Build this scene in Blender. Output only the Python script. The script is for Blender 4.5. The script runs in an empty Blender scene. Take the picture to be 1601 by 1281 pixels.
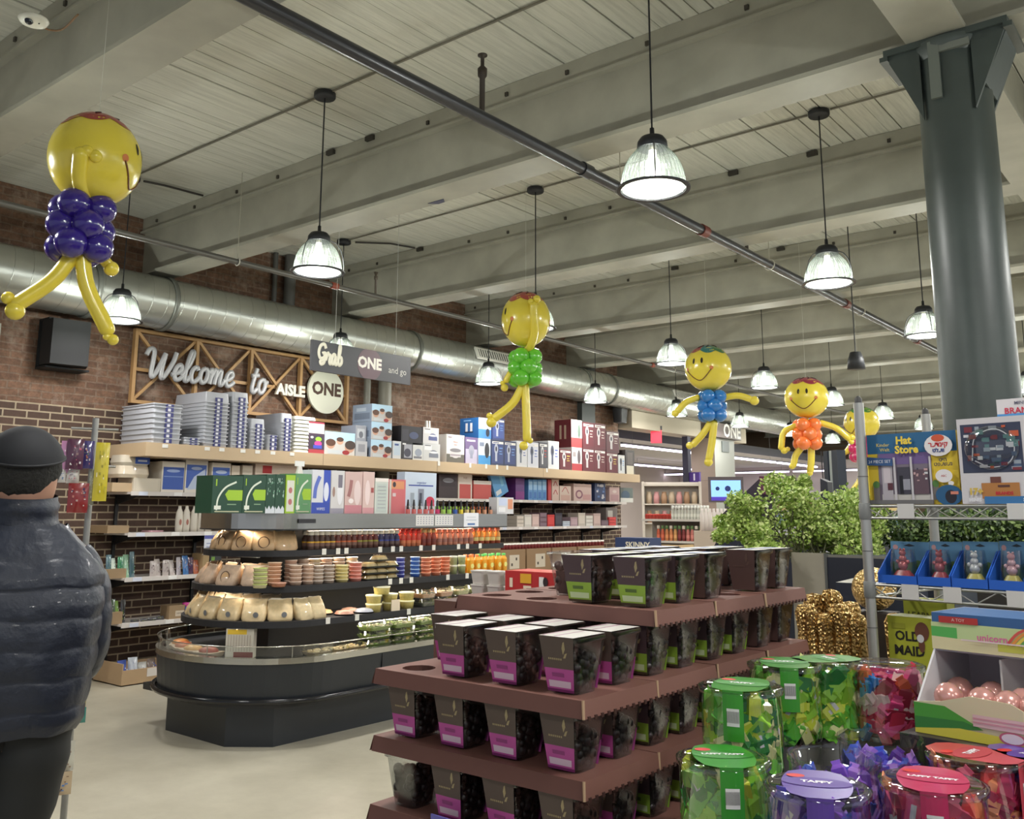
import bpy, math, random
from mathutils import Vector, Matrix
import numpy as np
PI = math.pi
random.seed(7)
SC = bpy.context.scene
COL = SC.collection
# ---------------------------------------------------------------- camera
CX, CY, FP, H = 790.0, 552.0, 1429.0, 1.6
_p, _y, _r = math.radians(9.906), math.radians(39.12), math.radians(.26)
_F = np.array([-math.sin(_y)*math.cos(_p), math.cos(_y)*math.cos(_p), math.sin(_p)])
_R = np.array([math.cos(_y), math.sin(_y), 0.0])
_U = np.cross(_R, _F)
_R, _U = _R*math.cos(_r)+_U*math.sin(_r), _U*math.cos(_r)-_R*math.sin(_r)
CAM = np.array([0, 0, H])
cd = bpy.data.cameras.new('camera')
cam = bpy.data.objects.new('camera', cd)
COL.objects.link(cam)
M = Matrix(((_R[0], _U[0], -_F[0]), (_R[1], _U[1], -_F[1]), (_R[2], _U[2], -_F[2])))
cam.matrix_world = Matrix.Translation((0, 0, H)) @ M.to_4x4()
cd.sensor_fit = 'HORIZONTAL'
cd.sensor_width = 36
cd.lens = FP/1601*36
cd.shift_x = (800.5-CX)/1601
cd.shift_y = -(640.5-CY)/1601
cd.clip_start = .05
cd.clip_end = 200
SC.camera = cam
# ---------------------------------------------------------------- world, exposure
w = bpy.data.worlds.new('world')
SC.world = w
w.use_nodes = True
w.node_tree.nodes['Background'].inputs[0].default_value = (.80, .86, 1, 1)
w.node_tree.nodes['Background'].inputs[1].default_value = .30
SC.view_settings.view_transform = 'Standard'
SC.view_settings.look = 'None'
SC.view_settings.gamma = 1
SC.view_settings.exposure = 0.62
LAMP_UP, LAMP_DOWN = 33.0, 20.5           # watts of one pendant: bare bulb, and the lens over its mouth
SC.cycles.max_bounces = 7
SC.cycles.transparent_max_bounces = 16
SC.cycles.caustics_reflective = False
SC.cycles.caustics_refractive = False
SC.cycles.sample_clamp_indirect = 4.0


def at(x, y, ax, v):
    """point of the world where the sight line through photo pixel (x, y) meets the plane coordinate[ax] = v"""
    d = _F*FP+_R*(x-CX)-_U*(y-CY)
    return Vector(CAM+d*((v-CAM[ax])/d[ax]))


def away(x, y, dist):
    """point on the sight line through (x, y) at horizontal distance dist"""
    d = _F*FP+_R*(x-CX)-_U*(y-CY)
    return Vector(CAM+d*(dist/math.hypot(d[0], d[1])))


# ---------------------------------------------------------------- materials
MATS = {}


def srgb(c):
    return tuple(((v/255)/12.92 if v/255 <= .04045 else ((v/255+.055)/1.055)**2.4) for v in c)


def mat(c, rough=.5, metal=0.0, noise=0.0, scale=20, bump=0.0, coat=0.0, emit=0.0, alpha=1.0, trans=0.0):
    if isinstance(c, str):
        return MATS[c]
    c = tuple(int(v) for v in c)
    key = (c, rough, metal, noise, scale, bump, coat, emit, alpha, trans)
    if key in MATS:
        return MATS[key]
    m = bpy.data.materials.new('m_%d_%d_%d' % c)
    m.use_nodes = True
    nt = m.node_tree
    b = nt.nodes['Principled BSDF']
    col = srgb(c)+(1,)
    b.inputs['Base Color'].default_value = col
    b.inputs['Roughness'].default_value = rough
    b.inputs['Metallic'].default_value = metal
    b.inputs['Coat Weight'].default_value = coat
    b.inputs['Transmission Weight'].default_value = trans
    b.inputs['Alpha'].default_value = alpha
    if emit:
        b.inputs['Emission Color'].default_value = col
        b.inputs['Emission Strength'].default_value = emit
    if noise or bump:
        tc = nt.nodes.new('ShaderNodeTexCoord')
        n = nt.nodes.new('ShaderNodeTexNoise')
        n.inputs['Scale'].default_value = scale
        n.inputs['Detail'].default_value = 5
        nt.links.new(tc.outputs['Object'], n.inputs['Vector'])
        if noise:
            mx = nt.nodes.new('ShaderNodeMix')
            mx.data_type = 'RGBA'
            mx.inputs['A'].default_value = tuple(max(0, v*(1-noise)) for v in col[:3])+(1,)
            mx.inputs['B'].default_value = tuple(min(1, v*(1+noise)) for v in col[:3])+(1,)
            nt.links.new(n.outputs['Fac'], mx.inputs['Factor'])
            nt.links.new(mx.outputs['Result'], b.inputs['Base Color'])
        if bump:
            bp = nt.nodes.new('ShaderNodeBump')
            bp.inputs['Strength'].default_value = bump
            bp.inputs['Distance'].default_value = .01
            nt.links.new(n.outputs['Fac'], bp.inputs['Height'])
            nt.links.new(bp.outputs['Normal'], b.inputs['Normal'])
    MATS[key] = m
    return m


def node_mat(name):
    m = bpy.data.materials.new(name)
    m.use_nodes = True
    MATS[name] = m
    nt = m.node_tree
    return m, nt, nt.nodes['Principled BSDF'], lambda t: nt.nodes.new('ShaderNode'+t), nt.links.new


def mk_clear(name, tint, refl=.12, rough=.04):
    """thin clear plastic or glass: transparent with a glossy skin"""
    m = bpy.data.materials.new(name)
    m.use_nodes = True
    nt = m.node_tree
    nt.nodes.clear()
    o = nt.nodes.new('ShaderNodeOutputMaterial')
    t = nt.nodes.new('ShaderNodeBsdfTransparent')
    g = nt.nodes.new('ShaderNodeBsdfGlossy')
    f = nt.nodes.new('ShaderNodeLayerWeight')
    f.inputs['Blend'].default_value = .35
    mth = nt.nodes.new('ShaderNodeMath')
    mth.operation = 'MULTIPLY_ADD'
    mth.inputs[1].default_value = .7
    mth.inputs[2].default_value = refl
    mx = nt.nodes.new('ShaderNodeMixShader')
    t.inputs[0].default_value = tint+(1,)
    g.inputs['Roughness'].default_value = rough
    nt.links.new(f.outputs['Facing'], mth.inputs[0])
    nt.links.new(mth.outputs[0], mx.inputs[0])
    nt.links.new(t.outputs[0], mx.inputs[1])
    nt.links.new(g.outputs[0], mx.inputs[2])
    nt.links.new(mx.outputs[0], o.inputs[0])
    MATS[name] = m


mk_clear('clear', (.93, .95, .95), .06)
mk_clear('clear_grey', (.82, .84, .84), .03, .22)
mk_clear('glass', (.9, .95, .94), .05, .02)


def brick(name, c1, c2, mortar, bw, bh, ms, noise_amt, smear):
    m, nt, b, N, L = node_mat(name)
    tc = N('TexCoord')
    sep = N('SeparateXYZ')
    com = N('CombineXYZ')
    L(tc.outputs['Object'], sep.inputs[0])
    add = N('Math')
    add.operation = 'ADD'
    L(sep.outputs['X'], add.inputs[0])
    L(sep.outputs['Y'], add.inputs[1])
    L(add.outputs[0], com.inputs['X'])
    L(sep.outputs['Z'], com.inputs['Y'])
    ns0 = N('TexNoise')
    ns0.inputs['Scale'].default_value = 6
    L(com.outputs[0], ns0.inputs['Vector'])
    wob = N('MixRGB')
    wob.blend_type = 'ADD'
    wob.inputs['Fac'].default_value = smear
    L(com.outputs[0], wob.inputs['Color1'])
    L(ns0.outputs['Color'], wob.inputs['Color2'])
    br = N('TexBrick')
    br.inputs['Scale'].default_value = 1
    br.inputs['Brick Width'].default_value = bw
    br.inputs['Row Height'].default_value = bh
    br.inputs['Mortar Size'].default_value = ms
    br.inputs['Mortar Smooth'].default_value = .3
    br.inputs['Color1'].default_value = srgb(c1)+(1,)
    br.inputs['Color2'].default_value = srgb(c2)+(1,)
    br.inputs['Mortar'].default_value = srgb(mortar)+(1,)
    L(wob.outputs[0], br.inputs['Vector'])
    ns = N('TexNoise')
    ns.inputs['Scale'].default_value = 14
    ns.inputs['Detail'].default_value = 8
    ns.inputs['Roughness'].default_value = .75
    L(com.outputs[0], ns.inputs['Vector'])
    rp = N('ValToRGB')
    rp.color_ramp.elements[0].position = .35
    rp.color_ramp.elements[0].color = (.62, .6, .58, 1)
    rp.color_ramp.elements[1].position = .72
    rp.color_ramp.elements[1].color = (1.6, 1.55, 1.5, 1)
    L(ns.outputs['Fac'], rp.inputs[0])
    mx = N('MixRGB')
    mx.blend_type = 'MULTIPLY'
    mx.inputs['Fac'].default_value = noise_amt
    L(br.outputs['Color'], mx.inputs['Color1'])
    L(rp.outputs[0], mx.inputs['Color2'])
    last = mx.outputs[0]
    if smear:
        ns2 = N('TexNoise')
        ns2.inputs['Scale'].default_value = 2.2
        ns2.inputs['Detail'].default_value = 9
        ns2.inputs['Roughness'].default_value = .7
        L(com.outputs[0], ns2.inputs['Vector'])
        r2 = N('ValToRGB')
        r2.color_ramp.elements[0].position = .53
        r2.color_ramp.elements[1].position = .70
        L(ns2.outputs['Fac'], r2.inputs[0])
        m2 = N('MixRGB')
        m2.inputs['Color2'].default_value = srgb((168, 150, 136))+(1,)
        mm = N('Math')
        mm.operation = 'MULTIPLY'
        mm.inputs[1].default_value = .6
        L(r2.outputs[0], mm.inputs[0])
        L(mm.outputs[0], m2.inputs['Fac'])
        L(last, m2.inputs['Color1'])
        last = m2.outputs[0]
    L(last, b.inputs['Base Color'])
    b.inputs['Roughness'].default_value = .85
    bp = N('Bump')
    bp.inputs['Strength'].default_value = .6
    bp.inputs['Distance'].default_value = .008
    inv = N('Math')
    inv.operation = 'SUBTRACT'
    inv.inputs[0].default_value = 1
    L(br.outputs['Fac'], inv.inputs[1])
    ad = N('Math')
    ad.operation = 'MULTIPLY_ADD'
    ad.inputs[1].default_value = .5
    L(ns.outputs['Fac'], ad.inputs[0])
    L(inv.outputs[0], ad.inputs[2])
    L(ad.outputs[0], bp.inputs['Height'])
    L(bp.outputs[0], b.inputs['Normal'])


brick('brick_old', (114, 86, 68), (92, 68, 54), (112, 94, 80), .21, .07, .009, .9, .025)
brick('brick_new', (82, 62, 52), (64, 49, 41), (158, 144, 122), .215, .0720, .0085, .35, 0)


def mk_paint():
    m, nt, b, N, L = node_mat('paint')
    tc = N('TexCoord')
    n = N('TexNoise')
    n.inputs['Scale'].default_value = 3
    n.inputs['Detail'].default_value = 8
    L(tc.outputs['Object'], n.inputs['Vector'])
    r = N('ValToRGB')
    r.color_ramp.elements[0].position = .3
    r.color_ramp.elements[0].color = srgb((148, 146, 134))+(1,)
    r.color_ramp.elements[1].position = .7
    r.color_ramp.elements[1].color = srgb((166, 163, 150))+(1,)
    L(n.outputs['Fac'], r.inputs[0])
    L(r.outputs[0], b.inputs['Base Color'])
    b.inputs['Roughness'].default_value = .55
    # planks: stretched grain
    m2, nt, b, N, L = node_mat('planks')
    tc = N('TexCoord')
    mp = N('Mapping')
    mp.inputs['Scale'].default_value = (22, 1.1, 1)
    L(tc.outputs['Object'], mp.inputs['Vector'])
    n = N('TexNoise')
    n.inputs['Scale'].default_value = 1.6
    n.inputs['Detail'].default_value = 9
    n.inputs['Roughness'].default_value = .7
    L(mp.outputs[0], n.inputs['Vector'])
    r = N('ValToRGB')
    r.color_ramp.elements[0].position = .25
    r.color_ramp.elements[0].color = srgb((180, 180, 170))+(1,)
    r.color_ramp.elements[1].position = .6
    r.color_ramp.elements[1].color = srgb((212, 211, 200))+(1,)
    L(n.outputs['Fac'], r.inputs[0])
    L(r.outputs[0], b.inputs['Base Color'])
    b.inputs['Roughness'].default_value = .6
    bp = N('Bump')
    bp.inputs['Strength'].default_value = .35
    bp.inputs['Distance'].default_value = .01
    L(n.outputs['Fac'], bp.inputs['Height'])
    L(bp.outputs[0], b.inputs['Normal'])
    # floor
    m3, nt, b, N, L = node_mat('concrete')
    tc = N('TexCoord')
    n = N('TexNoise')
    n.inputs['Scale'].default_value = 1.3
    n.inputs['Detail'].default_value = 10
    n.inputs['Roughness'].default_value = .65
    L(tc.outputs['Object'], n.inputs['Vector'])
    r = N('ValToRGB')
    r.color_ramp.elements[0].position = .3
    r.color_ramp.elements[0].color = srgb((164, 158, 140))+(1,)
    r.color_ramp.elements[1].position = .7
    r.color_ramp.elements[1].color = srgb((198, 192, 174))+(1,)
    L(n.outputs['Fac'], r.inputs[0])
    L(r.outputs[0], b.inputs['Base Color'])
    b.inputs['Roughness'].default_value = .33
    # galvanised duct with a spiral seam along Y
    m4, nt, b, N, L = node_mat('galvanised')
    tc = N('TexCoord')
    n = N('TexNoise')
    n.inputs['Scale'].default_value = 5
    n.inputs['Detail'].default_value = 6
    mp = N('Mapping')
    mp.inputs['Scale'].default_value = (3, .6, 3)
    L(tc.outputs['Object'], mp.inputs['Vector'])
    L(mp.outputs[0], n.inputs['Vector'])
    r = N('MapRange')
    r.inputs['To Min'].default_value = .22
    r.inputs['To Max'].default_value = .42
    L(n.outputs['Fac'], r.inputs['Value'])
    L(r.outputs[0], b.inputs['Roughness'])
    b.inputs['Base Color'].default_value = srgb((186, 188, 182))+(1,)
    b.inputs['Metallic'].default_value = .9
    m5, nt, b, N, L = node_mat('foil_gold')
    tc = N('TexCoord')
    v = N('TexVoronoi')
    v.inputs['Scale'].default_value = 110
    L(tc.outputs['Object'], v.inputs['Vector'])
    b.inputs['Base Color'].default_value = srgb((206, 172, 112))+(1,)
    b.inputs['Metallic'].default_value = .9
    b.inputs['Roughness'].default_value = .28
    bp = N('Bump')
    bp.inputs['Strength'].default_value = 1
    bp.inputs['Distance'].default_value = .006
    L(v.outputs['Distance'], bp.inputs['Height'])
    L(bp.outputs[0], b.inputs['Normal'])
    # brushed steel
    m6, nt, b, N, L = node_mat('steel')
    tc = N('TexCoord')
    mp = N('Mapping')
    mp.inputs['Scale'].default_value = (2, 2, 120)
    n = N('TexNoise')
    n.inputs['Scale'].default_value = 3
    L(tc.outputs['Object'], mp.inputs['Vector'])
    L(mp.outputs[0], n.inputs['Vector'])
    b.inputs['Base Color'].default_value = srgb((200, 198, 188))+(1,)
    b.inputs['Metallic'].default_value = 1
    b.inputs['Roughness'].default_value = .22
    bp = N('Bump')
    bp.inputs['Strength'].default_value = .08
    L(n.outputs['Fac'], bp.inputs['Height'])
    L(bp.outputs[0], b.inputs['Normal'])


mk_paint()


def mk_shade():
    """ribbed acrylic lamp shade: lets part of the light through, scatters the rest"""
    m = bpy.data.materials.new('shade')
    m.use_nodes = True
    nt = m.node_tree
    nt.nodes.clear()
    N, L = lambda t: nt.nodes.new('ShaderNode'+t), nt.links.new
    o = N('OutputMaterial')
    t = N('BsdfTransparent')
    t.inputs[0].default_value = (.90, .95, .90, 1)
    s = N('BsdfTranslucent')
    s.inputs[0].default_value = (.045, .05, .045, 1)
    d = N('BsdfDiffuse')
    d.inputs[0].default_value = (.11, .12, .11, 1)
    g = N('BsdfGlossy')
    g.inputs['Roughness'].default_value = .15
    a = N('MixShader')
    a.inputs[0].default_value = .5
    L(s.outputs[0], a.inputs[1])
    L(d.outputs[0], a.inputs[2])
    b = N('MixShader')
    b.inputs[0].default_value = .34
    L(t.outputs[0], b.inputs[1])
    L(a.outputs[0], b.inputs[2])
    c = N('MixShader')
    c.inputs[0].default_value = .08
    L(b.outputs[0], c.inputs[1])
    L(g.outputs[0], c.inputs[2])
    L(c.outputs[0], o.inputs[0])
    MATS['shade'] = m


mk_shade()


# ---------------------------------------------------------------- mesh building
def catmull(pts, n=6, closed=False):
    P = [Vector(p) for p in pts]
    if len(P) < 3:
        return P
    out = []
    k = len(P)
    rng = range(k) if closed else range(k-1)
    for i in rng:
        p0 = P[(i-1) % k] if (closed or i > 0) else P[0]*2-P[1]
        p1, p2 = P[i], P[(i+1) % k]
        p3 = P[(i+2) % k] if (closed or i+2 < k) else P[-1]*2-P[-2]
        for j in range(n):
            t = j/n
            out.append(.5*((2*p1)+(p2-p0)*t+(2*p0-5*p1+4*p2-p3)*t*t+(3*p1-p0-3*p2+p3)*t**3))
    if not closed:
        out.append(P[-1])
    return out


class MB:
    def __init__(s):
        s.v, s.f, s.m, s.sm, s.mats = [], [], [], [], []
        s.T = None

    def mi(s, m):
        m = mat(m) if not isinstance(m, bpy.types.Material) else m
        if m not in s.mats:
            s.mats.append(m)
        return s.mats.index(m)

    def add(s, vs, fs, m, smooth=False):
        k = len(s.v)
        i = s.mi(m)
        s.v += [tuple(s.T @ Vector(v)) if s.T is not None else tuple(v) for v in vs]
        for f in fs:
            s.f.append([k+j for j in f])
            s.m.append(i)
            s.sm.append(smooth)

    def box(s, x0, x1, y0, y1, z0, z1, m, top=None, front=None):
        """top: material of the top face; front: material of the y0 face"""
        vs = [(x0, y0, z0), (x1, y0, z0), (x1, y1, z0), (x0, y1, z0), (x0, y0, z1), (x1, y0, z1), (x1, y1, z1), (x0, y1, z1)]
        s.add(vs, [(0, 3, 2, 1), (1, 2, 6, 5), (2, 3, 7, 6), (3, 0, 4, 7)], m)
        s.add(vs, [(4, 5, 6, 7)], top or m)
        s.add(vs, [(0, 1, 5, 4)], front or m)

    def frustum(s, w0, d0, w1, d1, z0, z1, m, cx=0, cy=0, top=True, bottom=True, r=0.0, seg=3):
        def ring(w, d, z):
            if r <= 0:
                return [(cx-w/2, cy-d/2, z), (cx+w/2, cy-d/2, z), (cx+w/2, cy+d/2, z), (cx-w/2, cy+d/2, z)]
            o = []
            for q, (sx, sy) in enumerate(((-1, -1), (1, -1), (1, 1), (-1, 1))):
                for j in range(seg+1):
                    a = PI+q*PI/2+j/seg*PI/2
                    o.append((cx+sx*(w/2-r)+r*math.cos(a), cy+sy*(d/2-r)+r*math.sin(a), z))
            return o
        a, b = ring(w0, d0, z0), ring(w1, d1, z1)
        n = len(a)
        s.add(a+b, [(i, (i+1) % n, n+(i+1) % n, n+i) for i in range(n)], m, r > 0)
        if bottom:
            s.add(a, [tuple(range(n))[::-1]], m)
        if top:
            s.add(b, [tuple(range(n))], m)

    def lathe(s, prof, m, c=(0, 0, 0), seg=24, smooth=True, cap=False, sx=1, sy=1):
        """prof: list of (r, z) bottom to top"""
        vs, fs = [], []
        for r, z in prof:
            for i in range(seg):
                a = 2*PI*i/seg
                vs.append((c[0]+r*math.cos(a)*sx, c[1]+r*math.sin(a)*sy, c[2]+z))
        for k in range(len(prof)-1):
            for i in range(seg):
                j = (i+1) % seg
                fs.append((k*seg+i, k*seg+j, (k+1)*seg+j, (k+1)*seg+i))
        s.add(vs, fs, m, smooth)
        if cap:
            s.add(vs[:seg], [tuple(range(seg))[::-1]], m)
            s.add(vs[-seg:], [tuple(range(seg))], m)

    def tube(s, pts, r, m, seg=8, smooth=True, cap=True, flat=None):
        """r: number or list; flat: (normal vector, thickness factor) squashes the section along the normal"""
        P = [Vector(p) for p in pts]
        n = len(P)
        R = r if isinstance(r, (list, tuple)) else [r]*n
        vs, fs = [], []
        t0 = (P[1]-P[0]).normalized()
        up = Vector((0, 0, 1)) if abs(t0.z) < .9 else Vector((0, 1, 0))
        if flat:
            up = Vector(flat[0])
        u = (up-t0*up.dot(t0)).normalized()
        for i in range(n):
            t = (P[min(i+1, n-1)]-P[max(i-1, 0)])
            t = t.normalized() if t.length > 1e-9 else t0
            if flat:
                u = (up-t*up.dot(t)).normalized()
            else:
                u = (u-t*u.dot(t)).normalized()
            b = t.cross(u)
            for j in range(seg):
                a = 2*PI*j/seg
                k = flat[1] if flat else 1
                vs.append(P[i]+u*(math.cos(a)*R[i]*k)+b*(math.sin(a)*R[i]))
        for i in range(n-1):
            for j in range(seg):
                q = (j+1) % seg
                fs.append((i*seg+j, i*seg+q, (i+1)*seg+q, (i+1)*seg+j))
        s.add(vs, fs, m, smooth)
        if cap:
            s.add(vs[:seg], [tuple(range(seg))[::-1]], m, smooth)
            s.add(vs[-seg:], [tuple(range(seg))], m, smooth)

    def balloon(s, pts, r, m, seg=12):
        """tube with rounded ends"""
        P = [Vector(p) for p in pts]
        d0, d1 = (P[0]-P[1]).normalized(), (P[-1]-P[-2]).normalized()
        h = [(.35, .94), (.7, .71), (.93, .37), (1, .05)]
        A = [P[0]+d0*r*a for a, b in h[::-1]]
        B = [P[-1]+d1*r*a for a, b in h]
        s.tube(A+P+B, [r*b for a, b in h[::-1]]+[r]*len(P)+[r*b for a, b in h], m, seg, True)

    def ball(s, c, r, m, seg=16, rings=10, sx=1, sy=1, sz=1):
        prof = [(r*math.sin(PI*i/rings)+1e-5, -r*math.cos(PI*i/rings)*sz) for i in range(rings+1)]
        s.lathe(prof, m, c, seg, True, False, sx, sy)

    def prism(s, poly, a, b, m, axis='z', face=None):
        """poly in 2-D extruded from a to b along the axis; poly axes (x,y), (y,z) or (x,z)"""
        def P(p, h):
            return (p[0], p[1], h) if axis == 'z' else ((h, p[0], p[1]) if axis == 'x' else (p[0], h, p[1]))
        n = len(poly)
        vs = [P(p, a) for p in poly]+[P(p, b) for p in poly]
        s.add(vs, [(i, (i+1) % n, n+(i+1) % n, n+i) for i in range(n)], m)
        s.add(vs, [tuple(range(n))[::-1]], face or m)
        s.add(vs, [tuple(range(n, 2*n))], face or m)

    def quad(s, a, b, c, d, m):
        s.add([a, b, c, d], [(0, 1, 2, 3)], m)

    def text(s, txt, size, m, M4, align='CENTER', depth=0.0, bold=.0, shear=0.0):
        vs, fs = glyphs(txt, size, align, depth, bold, shear)
        s.add([M4 @ Vector(v) for v in vs], fs, m)

    def build(s, name, parent=None, loc=None, rot=0.0, tag=None):
        me = bpy.data.meshes.new(name)
        me.from_pydata(s.v, [], s.f)
        for m in s.mats:
            me.materials.append(m)
        me.polygons.foreach_set('material_index', s.m)
        me.polygons.foreach_set('use_smooth', s.sm)
        me.update()
        o = bpy.data.objects.new(name, me)
        COL.objects.link(o)
        if parent is not None:
            o.parent = parent
        if loc is not None:
            o.location = loc
        o.rotation_euler = (0, 0, rot)
        if tag:
            settag(o, *tag)
        return o


GLY = {}


def glyphs(txt, size, align, depth, bold, shear):
    k = (txt, size, align, depth, bold, shear)
    if k not in GLY:
        cu = bpy.data.curves.new('lettering', 'FONT')
        cu.body = txt
        cu.size = size
        cu.align_x = align
        cu.align_y = 'CENTER'
        cu.extrude = depth
        cu.offset = bold
        cu.shear = shear
        cu.resolution_u = 2
        o = bpy.data.objects.new('lettering', cu)
        COL.objects.link(o)
        bpy.context.view_layer.update()
        me = o.evaluated_get(bpy.context.evaluated_depsgraph_get()).to_mesh()
        GLY[k] = ([tuple(v.co) for v in me.vertices], [tuple(p.vertices) for p in me.polygons])
        bpy.data.objects.remove(o)
        bpy.data.curves.remove(cu)
    return GLY[k]


def settag(o, label, cat, group=None, kind=None):
    o['label'] = label
    if cat:
        o['category'] = cat
    if group:
        o['group'] = group
    if kind:
        o['kind'] = kind


def empty(name, loc, rot, label, cat, group=None):
    o = bpy.data.objects.new(name, None)
    o.empty_display_size = .05
    COL.objects.link(o)
    o.location = loc
    o.rotation_euler = (0, 0, rot)
    settag(o, label, cat, group)
    return o


KIDS = {}


def clone(o, loc=None, rot=None, label=None, group=None, parent=None):
    if not KIDS.get('n') == len(bpy.data.objects):
        KIDS.clear()
        for c in bpy.data.objects:
            if c.parent:
                KIDS.setdefault(c.parent.name, []).append(c)
    src = list(KIDS.get(o.name, []))
    c = o.copy()
    COL.objects.link(c)
    if parent is not None:
        c.parent = parent
    if loc is not None:
        c.location = loc
    if rot is not None:
        c.rotation_euler = (0, 0, rot)
    if label:
        c['label'] = label
    if group:
        c['group'] = group
    mine = []
    for ch in src:
        k = ch.copy()
        COL.objects.link(k)
        k.parent = c
        mine.append(k)
        gk = []
        for g in KIDS.get(ch.name, []):
            q = g.copy()
            COL.objects.link(q)
            q.parent = k
            gk.append(q)
        KIDS[k.name] = gk
    KIDS[c.name] = mine
    KIDS['n'] = len(bpy.data.objects)
    return c


def struct(mb, name, label=None):
    o = mb.build(name)
    o['kind'] = 'structure'
    if label:
        o['label'] = label
    return o


# front-facing frames: local u right, v up, outward normal; for lettering on a face
def face_frame(origin, u, v):
    u, v = Vector(u).normalized(), Vector(v).normalized()
    n = u.cross(v)
    return Matrix(((u.x, v.x, n.x, origin[0]), (u.y, v.y, n.y, origin[1]), (u.z, v.z, n.z, origin[2]), (0, 0, 0, 1)))


ORD = ['first', 'second', 'third', 'fourth', 'fifth', 'sixth', 'seventh', 'eighth', 'ninth', 'tenth', 'eleventh', 'twelfth',
       'thirteenth', 'fourteenth', 'fifteenth', 'sixteenth', 'seventeenth', 'eighteenth', 'nineteenth', 'twentieth',
       'twenty-first', 'twenty-second', 'twenty-third', 'twenty-fourth', 'twenty-fifth', 'twenty-sixth', 'twenty-seventh',
       'twenty-eighth', 'twenty-ninth', 'thirtieth', 'thirty-first', 'thirty-second', 'thirty-third', 'thirty-fourth',
       'thirty-fifth', 'thirty-sixth', 'thirty-seventh', 'thirty-eighth', 'thirty-ninth', 'fortieth']
# ================================================================ THE ROOM
ZC, ZS = 4.65, 3.99            # ceiling, beam soffit
XW = -8.86                     # face of the brick wall
YB = [4.86+2.57*k for k in range(-3, 12)]     # beam centre lines

fl = MB()
fl.box(-16, 14, -6, 36, -.1, 0, MATS['concrete'])
struct(fl, 'floor', 'pale polished concrete shop floor')

# plank ceiling: boards running away from the camera with dark gaps between them
ce = MB()
rng = random.Random(3)
x = -16.0
while x < 8:
    wd = rng.choice([.105, .13, .16, .19, .2])
    g = rng.choice([.0025, .003, .004, .010, .014])
    dz = rng.uniform(0, .006)
    ce.box(x, x+wd-g, -6, 36, ZC+dz, ZC+.03, MATS['planks'])
    x += wd
ce.box(-16, 8.3, -6, 36, ZC+.028, ZC+.1, (22, 20, 17))
struct(ce, 'ceiling', 'painted wooden plank ceiling')


def beam(y):
    b = MB()
    P = MATS['paint']
    x0, x1 = -12, 8
    b.box(x0, x1, y-.14, y+.14, ZS, ZS+.028, P)
    b.box(x0, x1, y-.03, y+.03, ZS+.028, ZC-.15, P)
    b.box(x0, x1, y-.085, y+.085, ZC-.165, ZC-.145, P)
    b.box(x0, x1, y-.06, y+.06, ZC-.145, ZC-.0, P)
    r = random.Random(int(y*10))
    for k in range(14):                        # bolts and small blocks along the timber ledger
        px = -8.6+k*.66+r.uniform(-.1, .1)
        if r.random() < .55:
            b.box(px, px+.025, y-.075, y-.06, ZC-.09, ZC-.06, (60, 55, 48))
        else:
            b.box(px, px+.09, y-.09, y-.06, ZC-.05, ZC-.012, (52, 48, 42))
    struct(b, 'ceiling_beam', 'painted steel ceiling beam')


for y in YB:
    beam(y)
# girder along the row of columns
g = MB()
for k in range(len(YB)-1):
    g.box(-1.16, -.88, YB[k]+.14, YB[k+1]-.14, ZS, ZS+.028, MATS['paint'])
    g.box(-1.05, -.99, YB[k]+.031, YB[k+1]-.031, ZS+.028, ZC-.01, MATS['paint'])
struct(g, 'ceiling_beam', 'painted steel girder over the columns')

# brick wall on the left: rough old brick above, newer dark brick below
wl = MB()
wl.box(XW-.25, XW, -5, 14.14, 2.60, ZC, MATS['brick_old'])
struct(wl, 'wall_left', 'old rough red brick wall')
wl = MB()
wl.box(XW-.25, XW+.02, -5, 14.16, 0, 2.60, MATS['brick_new'])
wl.box(XW+.02, XW+.024, 3.50, 3.53, 1.9, 2.60, (130, 116, 98))
struct(wl, 'wall_left_lower', 'dark brick wall with pale mortar')
pl = MB()
pl.box(XW, XW+.10, 12.85, 13.25, 2.6, ZC, (58, 62, 60))
struct(pl, 'column', 'dark steel pier against the brick wall')
for (yy, r_, c) in ((7.98, .045, (120, 118, 108)), (8.25, .09, (128, 124, 112)), (6.47, .03, (88, 88, 86)), (6.66, .07, (96, 96, 94))):
    t = MB()
    z0, z1 = (1.3, 3.6) if yy > 7 else (3.9, 4.65)
    t.tube([(XW+r_+.025, yy, z0), (XW+r_+.025, yy, z1)], r_, c, 12)
    t.build('wall_pipe', tag=('grey %s pipe running up the brick wall %s' % ('thin' if r_ < .05 else 'thick', 'beside the welcome sign' if yy > 7 else 'above the duct'), 'pipe'))

# the round steel column with its bracketed head
CXC, CYC = -.985, 4.86
c = MB()
DK = mat((62, 70, 68), .42, noise=.18, scale=9, bump=.15)
c.lathe([(.180, 0), (.172, 3.55), (.172, ZS-.05)], DK, (CXC, CYC, 0), 40)
c.lathe([(.175, ZS-.10), (.2, ZS-.05), (.2, ZS-.02)], DK, (CXC, CYC, 0), 40)
col = c.build('column')
col['kind'] = 'structure'
col['label'] = 'round dark grey iron column with a flared bracket head'
c = MB()
c.box(CXC-.29, CXC+.29, CYC-.17, CYC+.17, ZS-.035, ZS-.001, DK)
for a in (-1, 1):
    c.prism([(CXC+a*.12, ZS-.42), (CXC+a*.28, ZS-.035), (CXC+a*.12, ZS-.035)], CYC-.15, CYC-.13, DK, 'y')
    c.prism([(CXC+a*.12, ZS-.42), (CXC+a*.28, ZS-.035), (CXC+a*.12, ZS-.035)], CYC+.13, CYC+.15, DK, 'y')
    c.prism([(CXC+a*.168, ZS-.30), (CXC+a*.285, ZS-.035), (CXC+a*.275, ZS-.035), (CXC+a*.16, ZS-.30)], CYC-.13, CYC+.13, DK, 'y')
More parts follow.
